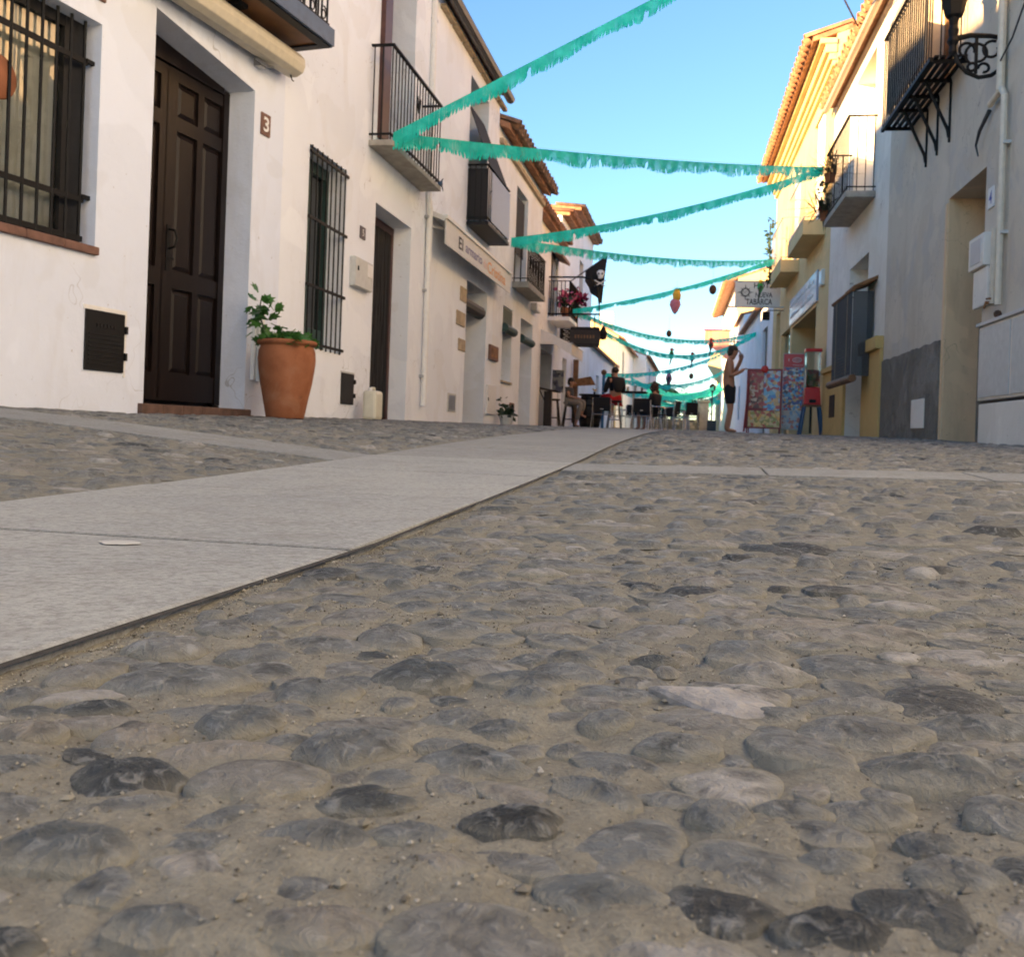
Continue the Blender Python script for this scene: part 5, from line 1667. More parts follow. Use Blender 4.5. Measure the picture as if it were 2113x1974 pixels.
# tall shoot leaning to the left
stem = [p0 + Vector((-.10, -.02, .5)), p0 + Vector((-.15, -.06, .62)), p0 + Vector((-.19, -.08, .74)), p0 + Vector((-.17, -.08, .86))]
part(pot, 'stem', 'leaf_dark', lambda m: m.tube(stem, [.008, .007, .006, .004], 5))
for i in range(34):
    t_ = rnd.random()
    c = stem[1].lerp(stem[3], t_)
    put_leaf(ivy_me, pot, c + Vector((rnd.uniform(-.10, .08), rnd.uniform(-.08, .08), rnd.uniform(-.07, .06))), rnd.uniform(.07, .105), droop=1.1)

# ---- plastic jerrycan
p1 = at(-3.02, 8.72)
jug = thing('jerrycan', 'cream plastic jerrycan standing by the bead-curtain door', 'jerrycan', p1)
m = MB()
m.box(WORLD, p1.y - .105, p1.y + .105, p1.x - .07, p1.x + .07, p1.z, p1.z + .275)
m.build('body', 'white_plastic', jug, bevel=.03)
part(jug, 'handle', 'white_plastic', lambda m: m.tube([p1 + Vector((0, -.06, .265)), p1 + Vector((0, -.05, .30)), p1 + Vector((0, .03, .30)), p1 + Vector((0, .05, .265))], .012, 6))
part(jug, 'cap', 'white_paint', lambda m: m.lathe(p1 + Vector((0, -.08, .27)), [(.022, 0), (.022, .025), (.01, .03)], 10))

# ---- small potted plant at the foot of the cupboard
p2 = at(-3.02, 15.2)
sp = thing('potted_plant', 'small dark bushy potted plant below the white cupboard', 'potted plant', p2)
part(sp, 'pot', 'grey_box', lambda m: m.lathe(p2, [(.09, 0), (.12, .14), (.125, .16), (.10, .15)], 14))
dk_me = leaf_mesh('leaf', 'leaf_dark', [(.25, .1), (.3, .5), (0, 1), (-.3, .5), (-.25, .1)])
for i in range(130):
    v = Vector((rnd.gauss(0, .055), rnd.gauss(0, .055), .12 + abs(rnd.gauss(0, .10))))
    put_leaf(dk_me, sp, p2 + v, rnd.uniform(.06, .1), droop=1.3)


# ---- paper fringe garlands
def garland(A, B, sag, width, label, dens=.02, mats='turquoise_paper', seed=0, r=.004, ends=True):
    rr = random.Random(seed)
    A, B = Vector(A), Vector(B)
    L = (B - A).length
    n = max(12, int(L / .12))
    P = [A.lerp(B, i / n) - Vector((0, 0, 4 * sag * (i / n) * (1 - i / n))) for i in range(n + 1)]
    mid = P[n // 2]
    g = thing('garland', label, 'garland', A, 'green paper fringe garlands across the street')
    part(g, 'cord', mats, lambda m: m.tube(P, r, 4))

    def pos(t):
        f = t * n
        i = min(n - 1, int(f))
        return P[i].lerp(P[i + 1], f - i)

    m = MB()
    k = int(L / dens)
    d = (B - A).normalized()
    side = Vector((-d.y, d.x, 0)).normalized()
    gap_until = -1
    for i in range(k):
        t0, t1 = i / k, (i + .93 + .1 * rr.random()) / k
        if t1 > 1:
            break
        a, b = pos(t0), pos(t1)
        env = .82 + .18 * math.sin(i * .11 + seed) * math.sin(i * .037)
        w = width * env * rr.uniform(.9, 1.03)
        if i > gap_until and rr.random() < .012:
            gap_until = i + rr.randint(1, 3)
        if i <= gap_until:
            w *= rr.uniform(.35, .6)
        sw = .02 * math.sin(i * .21 + seed) + rr.uniform(-.012, .012)
        sx = d * rr.uniform(-.014, .014)
        z1, z2, z3 = w * .6, w * .82, w
        wv = side * (.008 * math.sin(i * .5 + seed))
        q0a, q0b = a, b
        q1a, q1b = a + wv - Vector((0, 0, z1)), b + wv - Vector((0, 0, z1))
        q2a, q2b = a + side * sw * .5 + sx * .5 - Vector((0, 0, z2)), b + side * sw * .5 + sx * .5 - Vector((0, 0, z2))
        q3a, q3b = a + side * sw + sx - Vector((0, 0, z3)), b.lerp(a, .25) + side * sw + sx - Vector((0, 0, z3 * rr.uniform(.93, 1.03)))
        m.add([q0a, q0b, q1b, q1a, q2b, q2a, q3b, q3a], [(0, 1, 2, 3), (3, 2, 4, 5), (5, 4, 6, 7)])
    f = m.build('fringe', mats, g)
    f['kind'] = 'stuff'
    return g


A1 = F1.p(0, 0, 0)
AN1 = Vector((-2.97, 8.90, 2.98))
AN2 = Vector((1.83, 16.2, 4.58))
AN3 = Vector((-2.84, 14.2, 3.05))
AN4 = Vector((1.68, 24.5, 4.61))
AN5 = Vector((-3.21, 24.3, 3.31))
AN6 = Vector((1.82, 34.0, 3.86))
garland(AN1, (2.25, 11.2, 6.62), .02, .19, 'green paper fringe garland rising from the left balcony to the top of the picture', seed=1)
garland(AN1, AN2, .07, .19, 'green paper fringe garland from the left balcony to the plant-filled right balcony', seed=2)
garland(AN3, AN2, .14, .18, 'green paper fringe garland from the dark screened balcony up to the plant-filled right balcony', seed=3)
garland(AN3, AN4, .15, .18, 'green paper fringe garland from the dark screened balcony to the far cream balcony', seed=4)
garland(AN5, AN4, .14, .16, 'green paper fringe garland from the flower balcony to the far cream balcony, carrying a pineapple', seed=5)
garland(AN5, AN6, .5, .17, 'deeply sagging green paper fringe garland from the flower balcony to the low white house', seed=6)
garland((-2.71, 27.0, 3.1), AN6, .75, .18, 'thin sagging green garland from behind the barrel sign to the low white house', seed=7, dens=.03)
garland((-2.93, 30, 2.08), (1.4, 42, 4.1), .35, .18, 'slack green garland rising from the blue post to the right houses', seed=8, dens=.03)
garland((-2.8, 30, 2.05), (1.25, 46, 3.5), .55, .2, 'green garland low behind the seated man running to the right', seed=9, dens=.03)
garland((-3.0, 36, 1.95), (1.0, 50, 3.0), .5, .25, 'green garland at head height beyond the terrace', seed=10, dens=.04)
garland((-2.8, 40, 2.6), (1.07, 55, 2.9), .5, .25, 'far green garland just above the curly-haired woman', seed=11, dens=.05)
garland((-2.0, 46, 1.75), (1.2, 58, 2.5), .3, .3, 'far green garland low above the end of the street', seed=12, dens=.05)
garland((-2.6, 52, 2.9), (1.2, 64, 3.3), .4, .3, 'farthest green garland across the end of the street', seed=13, dens=.06)

for k_ in range(5):
    garland((-2.9 + .2 * k_, 47 + 4 * k_, 2.35 + .35 * (k_ % 3)), (1.2, 52 + 4 * k_, 2.6 + .3 * ((k_ + 1) % 3)), .35, .26, ['thin far green strand nearest to the stone posts', 'thin far green strand above the sun net', 'thin far green strand beside the palm crown', 'thin far green strand near the yellow gable', 'thinnest green strand at the vanishing end of the street'][k_], seed=20 + k_, dens=.06)

# ---- paper ornaments hung between the garlands
def hung(name, label, cat, p, top):
    t = thing(name, label, cat, p, 'paper ornaments hung over the street')
    part(t, 'thread', 'cable', lambda m: m.tube([p, (p[0], p[1], top)], .002, 3))
    return t


def ball_orn(p, r, top, label):
    p = Vector(p)
    t = hung('paper_ball', label, 'paper ball', p, top)
    part(t, 'ball', 'brown_ball', lambda m: m.ball(p, r, 14, 10, (.75, .75, 1)), smooth=True)


def parrot(p, s, top, label, c1='red_paper', c2='green_paper', c3='yellow_paper'):
    p = Vector(p)
    t = hung('paper_parrot', label, 'paper parrot', p, top)
    part(t, 'head', c3, lambda m: m.ball(p + Vector((0, 0, .5 * s)), .17 * s, 10, 7, (1, .5, 1)), smooth=True)
    part(t, 'beak', 'letter_dark', lambda m: m.tube([p + Vector((.13 * s, 0, .52 * s)), p + Vector((.24 * s, 0, .48 * s)), p + Vector((.24 * s, 0, .38 * s))], [.07 * s, .05 * s, .01 * s], 5))
    part(t, 'body', c1, lambda m: m.lathe(p, [(.02 * s, -.42 * s), (.12 * s, -.3 * s), (.24 * s, -.02 * s), (.2 * s, .25 * s), (.1 * s, .42 * s)], 10, 1, .5), smooth=True)
    part(t, 'tail', c2, lambda m: m.plate([p + Vector((-.08 * s, -.02 * s, -.25 * s)), p + Vector((.1 * s, -.02 * s, -.3 * s)), p + Vector((-.12 * s, -.02 * s, -1.05 * s)), p + Vector((-.2 * s, -.02 * s, -1.0 * s))], (0, 1, 0), .03 * s))
    part(t, 'wing', c2, lambda m: m.plate([p + Vector((-.02 * s, -.14 * s, .22 * s)), p + Vector((.16 * s, -.14 * s, .1 * s)), p + Vector((-.1 * s, -.14 * s, -.5 * s)), p + Vector((-.2 * s, -.14 * s, -.1 * s))], (0, 1, 0), .02 * s))


def pineapple(p, s, top):
    p = Vector(p)
    t = hung('paper_pineapple', 'yellow and pink paper pineapple with a green top hung on a garland', 'paper pineapple', p, top)
    part(t, 'fruit', 'yellow_paper', lambda m: m.lathe(p, [(.05 * s, -.2 * s), (.16 * s, -.1 * s), (.18 * s, .1 * s), (.1 * s, .3 * s)], 12, 1, .6), smooth=True)
    part(t, 'bird', 'pink_paper', lambda m: m.lathe(p + Vector((-.06 * s, 0, -.35 * s)), [(.03 * s, -.38 * s), (.13 * s, -.25 * s), (.24 * s, .02 * s), (.2 * s, .2 * s), (.05 * s, .33 * s)], 12, 1, .5), smooth=True)
    for k in range(7):
        a = -1.2 + k * .4
        part(t, 'crown_leaf', 'green_paper', lambda m: m.plate([p + Vector((-.05 * s, 0, .26 * s)), p + Vector((.05 * s, 0, .26 * s)), p + Vector((.26 * s * math.sin(a), .0, .3 * s + .16 * s * math.cos(a)))], (0, 1, 0), .01))


pineapple((-.60, 23.0, 3.45), .55, 3.85)
ball_orn((.22, 23.0, 3.63), .115, 4.35, 'brown paper ball near the sunlit right eave')
ball_orn((-.9, 27.5, 3.07), .10, 3.6, 'brown paper ball resting above the sagging garland')
parrot((1.36, 24.2, 3.86), .30, 4.55, 'green and yellow paper parrot in front of the hotel sign', 'green_paper', 'leaf_dark', 'yellow_paper')
parrot((-.97, 33, 2.95), .34, 3.4, 'green paper parrot on the thin garland over the street', 'green_paper', 'cloth_grey', 'red_paper')
parrot((-.30, 35, 3.0), .34, 3.5, 'red paper parrot on the thin garland over the street', 'red_paper', 'cloth_grey', 'red_paper')
parrot((.30, 31, 3.1), .34, 3.55, 'red and green paper parrot under the red banner', 'red_paper', 'leaf_dark', 'red_paper')
parrot((-1.25, 40, 2.55), .55, 3.1, 'pink paper parrot with long tail low over the terrace', 'pink_paper', 'cloth_grey', 'brown_ball')
ball_orn((-.4, 45, 3.0), .14, 3.3, 'green-brown paper ball far down the street')

# ---- plants on the right balconies
bl_me = leaf_mesh('leaf', 'leaf_dark', [(.02, .1), (.026, .6), (0, 1), (-.026, .6), (-.02, .1)], .2)
dry_me = leaf_mesh('leaf', 'leaf_dry', [(.018, .1), (.022, .6), (0, 1), (-.022, .6), (-.018, .1)], .2)


def grassy(name, label, base, n, size, spread, me_list, hang=.0, upb=.5):
    t = thing(name, label, 'plant', base)
    part(t, 'pot', 'terracotta', lambda m: m.lathe(base, [(.07, 0), (.09, .12), (.10, .14), (.08, .13)], 10))
    for i in range(n):
        o = bpy.data.objects.new('leaf', rnd.choice(me_list))
        COL.objects.link(o)
        o.parent = t
        o.location = (rnd.gauss(0, spread * .3), rnd.gauss(0, spread * .4), .10 + rnd.uniform(0, .12))
        d = Vector((rnd.gauss(0, 1), rnd.gauss(0, 1), rnd.uniform(-hang, upb))).normalized()
        o.rotation_mode = 'QUATERNION'
        o.rotation_quaternion = d.to_track_quat('Y', 'Z')
        s_ = size * rnd.uniform(.6, 1.2)
        o.scale = (s_, s_, s_)
    return t


grassy('balcony_plant', 'spiky grass plant at the top corner of the small right balcony', FR.p(16.1, .36, 4.30), 95, .42, .25, [bl_me, dry_me, dry_me], .2, .9)
grassy('balcony_plant', 'trailing wiry plant hanging low off the small right balcony', FR.p(16.22, .40, 3.72), 80, .50, .22, [bl_me, bl_me, dry_me], .5, .6)
t = thing('flower_bunch', 'dark bougainvillea with one red flower on the small right balcony corner', 'flowers', FR.p(16.2, .42, 3.95))
for i in range(70):
    put_leaf(dk_me, t, FR.p(16.2 + rnd.gauss(0, .05), .42 + rnd.gauss(0, .05), 4.02 + rnd.uniform(-.25, .3)), rnd.uniform(.06, .1), droop=1.4)
pk_me = leaf_mesh('petal', 'petal_red', [(.4, .2), (.5, .7), (0, 1), (-.5, .7), (-.4, .2)])
for i in range(8):
    put_leaf(pk_me, t, FR.p(16.22 + rnd.gauss(0, .02), .46 + rnd.gauss(0, .02), 3.95 + rnd.uniform(-.05, .05)), .07, 'petal', 1.4)
t = thing('creeper', 'dark creeper hanging from the end of the second cream balcony', 'plant', FR.p(25.0, .43, 4.4))
for i in range(150):
    z_ = rnd.uniform(4.1, 5.7)
    put_leaf(dk_me if rnd.random() < .7 else bl_me, t, FR.p(25.05 + rnd.gauss(0, .07), .43 + rnd.gauss(0, .05), z_), rnd.uniform(.08, .16), droop=1.4)
part(t, 'stem', 'leaf_dark', lambda m: m.tube([FR.p(25.05, .43, 4.1), FR.p(25.07, .45, 5.6)], .02, 5))

# ---- flowers on the tavern balcony
def flower_pot(base, label, pm, n, lean):
    t = thing('balcony_flowers', label, 'flowers', base)
    part(t, 'pot', 'terracotta', lambda m: m.lathe(base, [(.09, 0), (.13, .2), (.14, .22), (.11, .2)], 12))
    me = leaf_mesh('petal', pm, [(.45, .2), (.55, .7), (0, 1), (-.55, .7), (-.45, .2)])
    for i in range(n):
        put_leaf(dk_me, t, base + Vector((rnd.gauss(0, .12), rnd.gauss(0, .12), .2 + rnd.uniform(0, .35))), rnd.uniform(.1, .16), droop=1.4)
    for i in range(n):
        put_leaf(me, t, base + Vector((lean + rnd.gauss(0, .10), rnd.gauss(0, .12), .52 + rnd.gauss(0, .09))), rnd.uniform(.09, .14), 'petal', 1.4)
    return t


flower_pot(F5.p(24.15, .42, 3.1), 'pink hydrangea on the near corner of the tavern balcony', 'petal_pink', 60, .0)
flower_pot(F5.p(25.3, .48, 3.2), 'dark red geranium leaning over the tavern balcony rail', 'petal_red', 80, .12)

# ---- black pirate style flag on a slanted pole
fp0, fp1 = F5.p(25.6, .3, 4.2), F5.p(25.7, 1.28, 4.93)
fl = thing('flag', 'black flag with white skull and crossbones on a slanted pole from the tavern balcony', 'flag', fp0)
part(fl, 'pole', 'cable', lambda m: m.tube([fp0, fp1], .014, 6))


def flagcloth(m, off=0.0):
    nu, nv_ = 14, 10
    V_ = []
    for i in range(nu + 1):
        u = i / nu
        top = fp0.lerp(fp1, .42 + .58 * u)
        for j in range(nv_ + 1):
            v = j / nv_
            hgt = 1.28 * (.22 + .78 * u ** .8) if u < 1 else 1.28
            fold = .05 * math.sin(v * 5 + u * 9) * v
            V_.append(top + Vector((.03 * math.sin(u * 12) * v - .10 * v * u, fold - off, -hgt * v)))
    q = nv_ + 1
    m.add(V_, [(i * q + j, i * q + j + 1, (i + 1) * q + j + 1, (i + 1) * q + j) for i in range(nu) for j in range(nv_)])
    return V_, q


part(fl, 'cloth', 'cloth_black', lambda m: flagcloth(m), smooth=True)
fc = fp0.lerp(fp1, .84) + Vector((0, -.10, -.42))
part(fl, 'skull', 'letter_white', lambda m: m.lathe(fc, [(.02, -.10), (.06, -.09), (.065, -.04), (.10, .02), (.10, .07), (.06, .12), (.01, .13)], 12, 1, .12), smooth=True)
part(fl, 'eye_socket', 'cloth_black', lambda m: m.ball(fc + Vector((-.045, -.016, .03)), .026, 8, 5, (1, .3, 1)))
part(fl, 'eye_socket', 'cloth_black', lambda m: m.ball(fc + Vector((.045, -.016, .03)), .026, 8, 5, (1, .3, 1)))
part(fl, 'bone', 'letter_white', lambda m: m.tube([fc + Vector((-.16, -.0, -.14)), fc + Vector((.14, -.0, -.30))], .016, 6))
part(fl, 'bone', 'letter_white', lambda m: m.tube([fc + Vector((-.14, -.02, -.30)), fc + Vector((.16, -.02, -.14))], .016, 6))

# ---- hanging barrel sign
bs = thing('hanging_sign', 'dark wooden barrel shaped sign hanging from a black bracket', 'sign', F5.p(24.0, .6, 2.6))
SY = 24.0
part(bs, 'bracket', 'iron', lambda m: m.tube([(-3.8, SY, 4.07), (-2.95, SY, 4.07), (-2.72, SY, 4.02), (-2.58, SY, 3.8), (-2.52, SY, 3.4)], .022, 6).tube([(-2.52, SY, 3.42), (-2.5, SY, 3.0)], .015, 5))
part(bs, 'bracket_arm', 'iron', lambda m: m.tube([(-3.8, SY, 3.15), (-2.48, SY, 3.15)], .022, 6))
part(bs, 'hanger', 'iron', lambda m: m.tube([(-3.05, SY, 3.15), (-3.05, SY, 2.8)], .012, 5))
part(bs, 'hanger', 'iron', lambda m: m.tube([(-2.62, SY, 3.15), (-2.62, SY, 2.8)], .012, 5))


def barrel_side(m, x0, x1, y, z0, z1, bul, th=.06):
    o = []
    for i in range(9):
        t_ = i / 8
        o.append((x0 + (x1 - x0) * t_, z1))
    left = [(x0 - bul * math.sin(math.pi * i / 6), z0 + (z1 - z0) * i / 6) for i in range(7)]
    right = [(x1 + bul * math.sin(math.pi * i / 6), z0 + (z1 - z0) * i / 6) for i in range(7)]
    ol = left + right[::-1]
    m.plate([(x, y, z) for x, z in ol], (0, 1, 0), th)


part(bs, 'board', 'dark_wood', lambda m: barrel_side(m, -3.2, -2.5, SY - .03, 2.33, 2.83, .035))
part(bs, 'hoop', 'iron', lambda m: m.box(WORLD, SY - .036, SY + .036, -3.22, -2.48, 2.76, 2.79).box(WORLD, SY - .036, SY + .036, -3.22, -2.48, 2.38, 2.41))
part(bs, 'lettering', 'brown_wood', lambda m: [m.box(WORLD, SY - .034, SY - .031, -3.1 + i * .075, -3.06 + i * .075, 2.55, 2.63) for i in range(7)])
part(bs, 'side_lantern', 'iron', lambda m: m.lathe((-2.4, SY + .05, 2.62), [(.02, -.1), (.08, -.08), (.10, .08), (.05, .2), (.01, .26)], 8))

# ---- hotel sign
HS = thing('hotel_sign', 'white hotel sign board with compass star and black lettering', 'sign', (1.3, 25.4, 3.9))
HY = 25.4
part(HS, 'board', 'sign_white', lambda m: m.box(WORLD, HY, HY + .06, .80, 1.93, 3.58, 4.20), bevel=.006)
part(HS, 'frame', 'grey_box', lambda m: m.box(WORLD, HY - .012, HY + .07, .77, 1.96, 4.201, 4.225).box(WORLD, HY - .012, HY + .07, .62, 2.02, 3.545, 3.579))
part(HS, 'hanger', 'iron', lambda m: m.tube([(.86, HY + .03, 3.545), (.86, HY + .03, 3.46)], .012, 5))
for txt, x_, z_, w_, h_ in (('HOTEL', 1.27, 4.035, .56, .135), ('NUEVA', 1.31, 3.80, .42, .13), ('TABARCA', 1.08, 3.615, .65, .15)):
    lettering(txt, (x_, HY - .004, z_), (1, 0, 0), (0, 0, 1), w_, h_, 'letter_dark', HS, bold=.014)


def star(m):
    c = Vector((1.06, HY - .003, 3.93))
    o = []
    for k in range(32):
        a = 2 * math.pi * k / 32
        ro = (.215 if k % 8 == 0 else .165 if k % 4 == 0 else .135) if k % 2 == 0 else .095
        o.append(c + Vector((math.sin(a) * ro, 0, math.cos(a) * ro)))
    m.plate(o, (0, -1, 0), .003)


part(HS, 'compass_star', 'letter_dark', star)
part(HS, 'star_disc', 'sign_white', lambda m: m.plate([(1.06 + .078 * math.sin(a), HY - .0062, 3.93 + .078 * math.cos(a)) for a in np.linspace(0, 2 * math.pi, 25)[:-1]], (0, -1, 0), .002))
lettering('NT', (1.005, HY - .0092, 3.89), (1, 0, 0), (0, 0, 1), .11, .085, 'letter_dark', HS)

# ---- ice-cream boards
def aboard(name, label, cx, cy, w, h, panels, frame='red_frame', yaw=0.0, legs=True):
    z = zgf(cx, cy)
    t = thing(name, label, 'sign board', (cx, cy, z))
    R2d = Matrix.Rotation(yaw, 3, 'Z')

    def P_(x, y, zz):
        v = R2d @ Vector((x, y, 0))
        return (cx + v.x, cy + v.y, z + zz)

    lean = .10

    def panel(m, x0, x1, z0, z1, y=-.0, th=.015):
        pts = []
        for (yy) in (y, y + th):
            for (xx, zz) in ((x0, z0), (x1, z0), (x1, z1), (x0, z1)):
                pts.append(P_(xx, yy + lean * zz / h * 1.0 - .0, zz))
        m.hexa([pts[0], pts[1], pts[5], pts[4], pts[3], pts[2], pts[6], pts[7]])

    part(t, 'board', frame, lambda m: panel(m, -w / 2, w / 2, .12, h, .0, .03))
    for (x0, x1, z0, z1, mt) in panels:
        part(t, 'picture', mt, lambda m: panel(m, x0, x1, z0, z1, -.012, .011))
    for sx in (-1, 1):
        part(t, 'leg', frame, lambda m: m.tube([P_(sx * (w / 2 - .03), .01, 0), P_(sx * (w / 2 - .03), .03, .14)], .015, 5))
        part(t, 'back_leg', frame, lambda m: m.tube([P_(sx * (w / 2 - .04), .38, 0), P_(sx * (w / 2 - .04), lean + .03, h - .03)], .014, 5))
    return t, panel, P_


tb, pn, P_ = aboard('ice_cream_board', 'red framed pavement board with chocolate, blue and orange ice cream pictures', 1.24, 19.6, .68, 1.30,
                    [(-.28, -.02, .52, 1.24, 'poster_chocolate'), (-.01, .30, .48, 1.26, 'poster_blue'), (-.29, .31, .15, .47, 'poster_orange')], yaw=-.12)
part(tb, 'side_rail', 'red_frame', lambda m: m.tube([P_(-.36, -.02, .05), P_(-.30, .06, 1.0)], .02, 5))
part(tb, 'price_disc', 'red_paint', lambda m: m.ball(P_(.0, .03, 1.29), .07, 12, 6, (1, .2, 1)))
tb, pn, P_ = aboard('ice_cream_board', 'tall pavement board with red header and white oval emblem', 1.86, 20.4, .42, 1.68,
                    [(-.20, .20, 1.40, 1.67, 'red_paint'), (-.20, .20, .52, 1.39, 'poster_mixed'), (-.20, .20, .15, .51, 'poster_pale')], frame='grey_box', yaw=-.1)


def emblem(m):
    for (r1, r2) in ((.085, .045),):
        m.tube([P_(.06 + r1 * math.cos(a), .065, 1.545 + r2 * math.sin(a)) for a in np.linspace(0, 2 * math.pi, 17)], .006, 4, False)
    for i in range(4):
        m.tube([P_(.012 + i * .03, .066, 1.525), P_(.016 + i * .03, .066, 1.57), P_(.028 + i * .03, .066, 1.53)], .005, 4)
    m.tube([P_(-.10, .065, 1.52), P_(-.10, .065, 1.575)], .006, 4)
    m.tube([P_(-.02, .06, 1.44), P_(.18, .06, 1.44)], .006, 4)


part(tb, 'emblem', 'letter_white', emblem)

# ---- capsule vending machine on a blue stand
vz = zgf(2.0, 18.3)
vm = thing('capsule_machine', 'red capsule vending machine with clear box of coloured capsules', 'vending machine', (2.0, 18.3, vz + .56))
vf = Frame((2.0, 18.3), 0, 'L')
part(vm, 'base', 'red_paint', lambda m: m.hexa([(2.0 + x_, 18.3 + y_, vz + z_) for x_, y_, z_ in ((-.15, -.14, .565), (.15, -.14, .565), (.15, .14, .565), (-.15, .14, .565), (-.125, -.12, .88), (.125, -.12, .88), (.125, .12, .88), (-.125, .12, .88))]), bevel=.01)
part(vm, 'capsules', 'capsules', lambda m: m.box(vf, -.10, .10, -.105, .105, vz + .885, vz + 1.20), bevel=.02)
part(vm, 'case', 'window_glass', lambda m: m.box(vf, -.12, .12, -.125, .125, vz + .881, vz + 1.52))
part(vm, 'lid', 'red_paint', lambda m: m.box(vf, -.14, .14, -.145, .145, vz + 1.521, vz + 1.58), bevel=.01)
part(vm, 'slot', 'dark_metal', lambda m: m.box(vf, -.155, -.128, -.06, .06, vz + .6, vz + .66))
st = thing('stand', 'blue four-legged stand under the capsule machine', 'stand', (2.0, 18.3, vz))
part(st, 'top', 'brown_wood', lambda m: m.box(vf, -.15, .15, -.16, .16, vz + .53, vz + .562))
for sx in (-1, 1):
    for sy in (-1, 1):
        part(st, 'leg', 'blue_paint', lambda m: m.tube([(2.0 + sx * .20, 18.3 + sy * .19, vz), (2.0 + sx * .13, 18.3 + sy * .13, vz + .53)], .024, 8))
part(st, 'rung', 'dark_metal', lambda m: m.tube([(1.99, 18.3, vz + .05), (1.99, 18.3, vz + .53)], .02, 6))

# ---- terrace furniture
def chair(x, y, yaw, label, scale=1.0):
    z = zgf(x, y)
    t = thing('terrace_chair', label, 'chair', (x, y, z), 'aluminium chairs of the tavern terrace')
    M3 = Matrix.Rotation(yaw, 3, 'Z')

    def q(a, b, c):
        v = M3 @ Vector((a, b, 0))
        return (x + v.x, y + v.y, z + c)

    for sx in (-1, 1):
        part(t, 'leg', 'aluminium', lambda m: m.tube([q(sx * .27, -.26, 0), q(sx * .235, -.20, .44), q(sx * .225, -.22, .80)], .014, 6))
        part(t, 'leg', 'aluminium', lambda m: m.tube([q(sx * .27, .24, 0), q(sx * .25, .22, .44), q(sx * .25, .20, .62)], .014, 6))
        part(t, 'armrest', 'aluminium', lambda m: m.tube([q(sx * .25, .22, .62), q(sx * .26, .10, .66), q(sx * .235, -.2, .66)], .014, 6))
    part(t, 'stretcher', 'aluminium', lambda m: m.tube([q(-.24, -.21, .40), q(.24, -.21, .40)], .012, 6).tube([q(-.24, .22, .40), q(.24, .22, .40)], .012, 6))
    part(t, 'seat', 'cloth_black', lambda m: m.hexa([q(-.22, -.2, .43), q(.22, -.2, .43), q(.22, .22, .44), q(-.22, .22, .44), q(-.22, -.2, .455), q(.22, -.2, .455), q(.22, .22, .465), q(-.22, .22, .465)]))
    part(t, 'backrest', 'cloth_black', lambda m: m.hexa([q(-.205, -.235, .47), q(.205, -.235, .47), q(.205, -.21, .47), q(-.205, -.21, .47), q(-.205, -.26, .83), q(.205, -.26, .83), q(.205, -.235, .83), q(-.205, -.235, .83)]), bevel=.01)
    part(t, 'badge', 'letter_white', lambda m: m.plate([q(-.04, -.239, .52), q(.04, -.239, .52), q(.04, -.241, .535), q(-.04, -.241, .535)], (0, -1, 0), .002))
    return t


chair(-2.40, 24.6, 0, 'aluminium chair with black back left of the man in red shorts')
chair(-1.42, 24.8, 0, 'aluminium chair with black back in front of the curly-haired woman')
chair(-.78, 26.2, 1.3, 'aluminium chair standing sideways right of the curly-haired woman')
chair(-1.15, 26.1, -1.2, 'aluminium chair under the curly-haired woman')
for i_, (x_, y_, w_, lb) in enumerate(((-2.5, 33, 1.1, 'chair with black back beyond the blue post'), (-1.9, 33.6, -.4, 'chair with black back farther behind the woman'), (-1.2, 34.4, .5, 'chair with black back at the far terrace table'), (-.6, 35.2, -1.4, 'chair with black back at the right end of the far terrace'), (-1.7, 38.0, .2, 'chair with black back near the low white houses'))):
    chair(x_, y_, w_, 'small far aluminium ' + lb)
for i_, (x_, y_) in enumerate(((-2.1, 34.3), (-.9, 36.0))):
    z_ = zgf(x_, y_)
    t = thing('far_table', ('left', 'right')[i_] + ' one of two dark tables at the far end of the terrace', 'table', (x_, y_, z_))
    part(t, 'top', 'cloth_black', lambda m: m.box(Frame((x_, y_), 0, 'L'), -.4, .4, -.4, .4, z_ + .72, z_ + .76))
    part(t, 'column', 'galvanised', lambda m: m.tube([(x_, y_, z_), (x_, y_, z_ + .72)], .04, 8))
chair(-.35, 27.6, .7, 'farther aluminium chair with black back against the green netting')


def stool(x, y, h, r, label, mt='dark_wood', legm='dark_wood'):
    z = zgf(x, y)
    t = thing('bar_stool', label, 'stool', (x, y, z), 'stools of the tavern terrace')
    part(t, 'seat', mt, lambda m: m.lathe((x, y, z + h - .05), [(r * .9, 0), (r, .015), (r, .04), (r * .9, .05)], 16))
    for k in range(4):
        a = math.pi / 4 + k * math.pi / 2
        part(t, 'leg', legm, lambda m: m.tube([(x + (r + .07) * math.cos(a), y + (r + .07) * math.sin(a), z), (x + r * .75 * math.cos(a), y + r * .75 * math.sin(a), z + h - .05)], .02, 6))
    rr_ = r * .75 + (r * .25 + .07) * .62
    for k in range(4):
        a, b_ = math.pi / 4 + k * math.pi / 2, math.pi / 4 + (k + 1) * math.pi / 2
        part(t, 'rung', legm, lambda m: m.tube([(x + rr_ * math.cos(a), y + rr_ * math.sin(a), z + h * .36), (x + rr_ * math.cos(b_), y + rr_ * math.sin(b_), z + h * .36)], .013, 5))
    return t


stool(-3.56, 24.0, .74, .15, 'empty dark wooden bar stool beside the seated boy')
stool(-3.22, 24.3, .68, .15, 'dark wooden bar stool under the seated boy')
stool(-2.16, 25.3, .78, .19, 'tall stool with metal legs under the man in red shorts', 'cloth_black', 'aluminium')

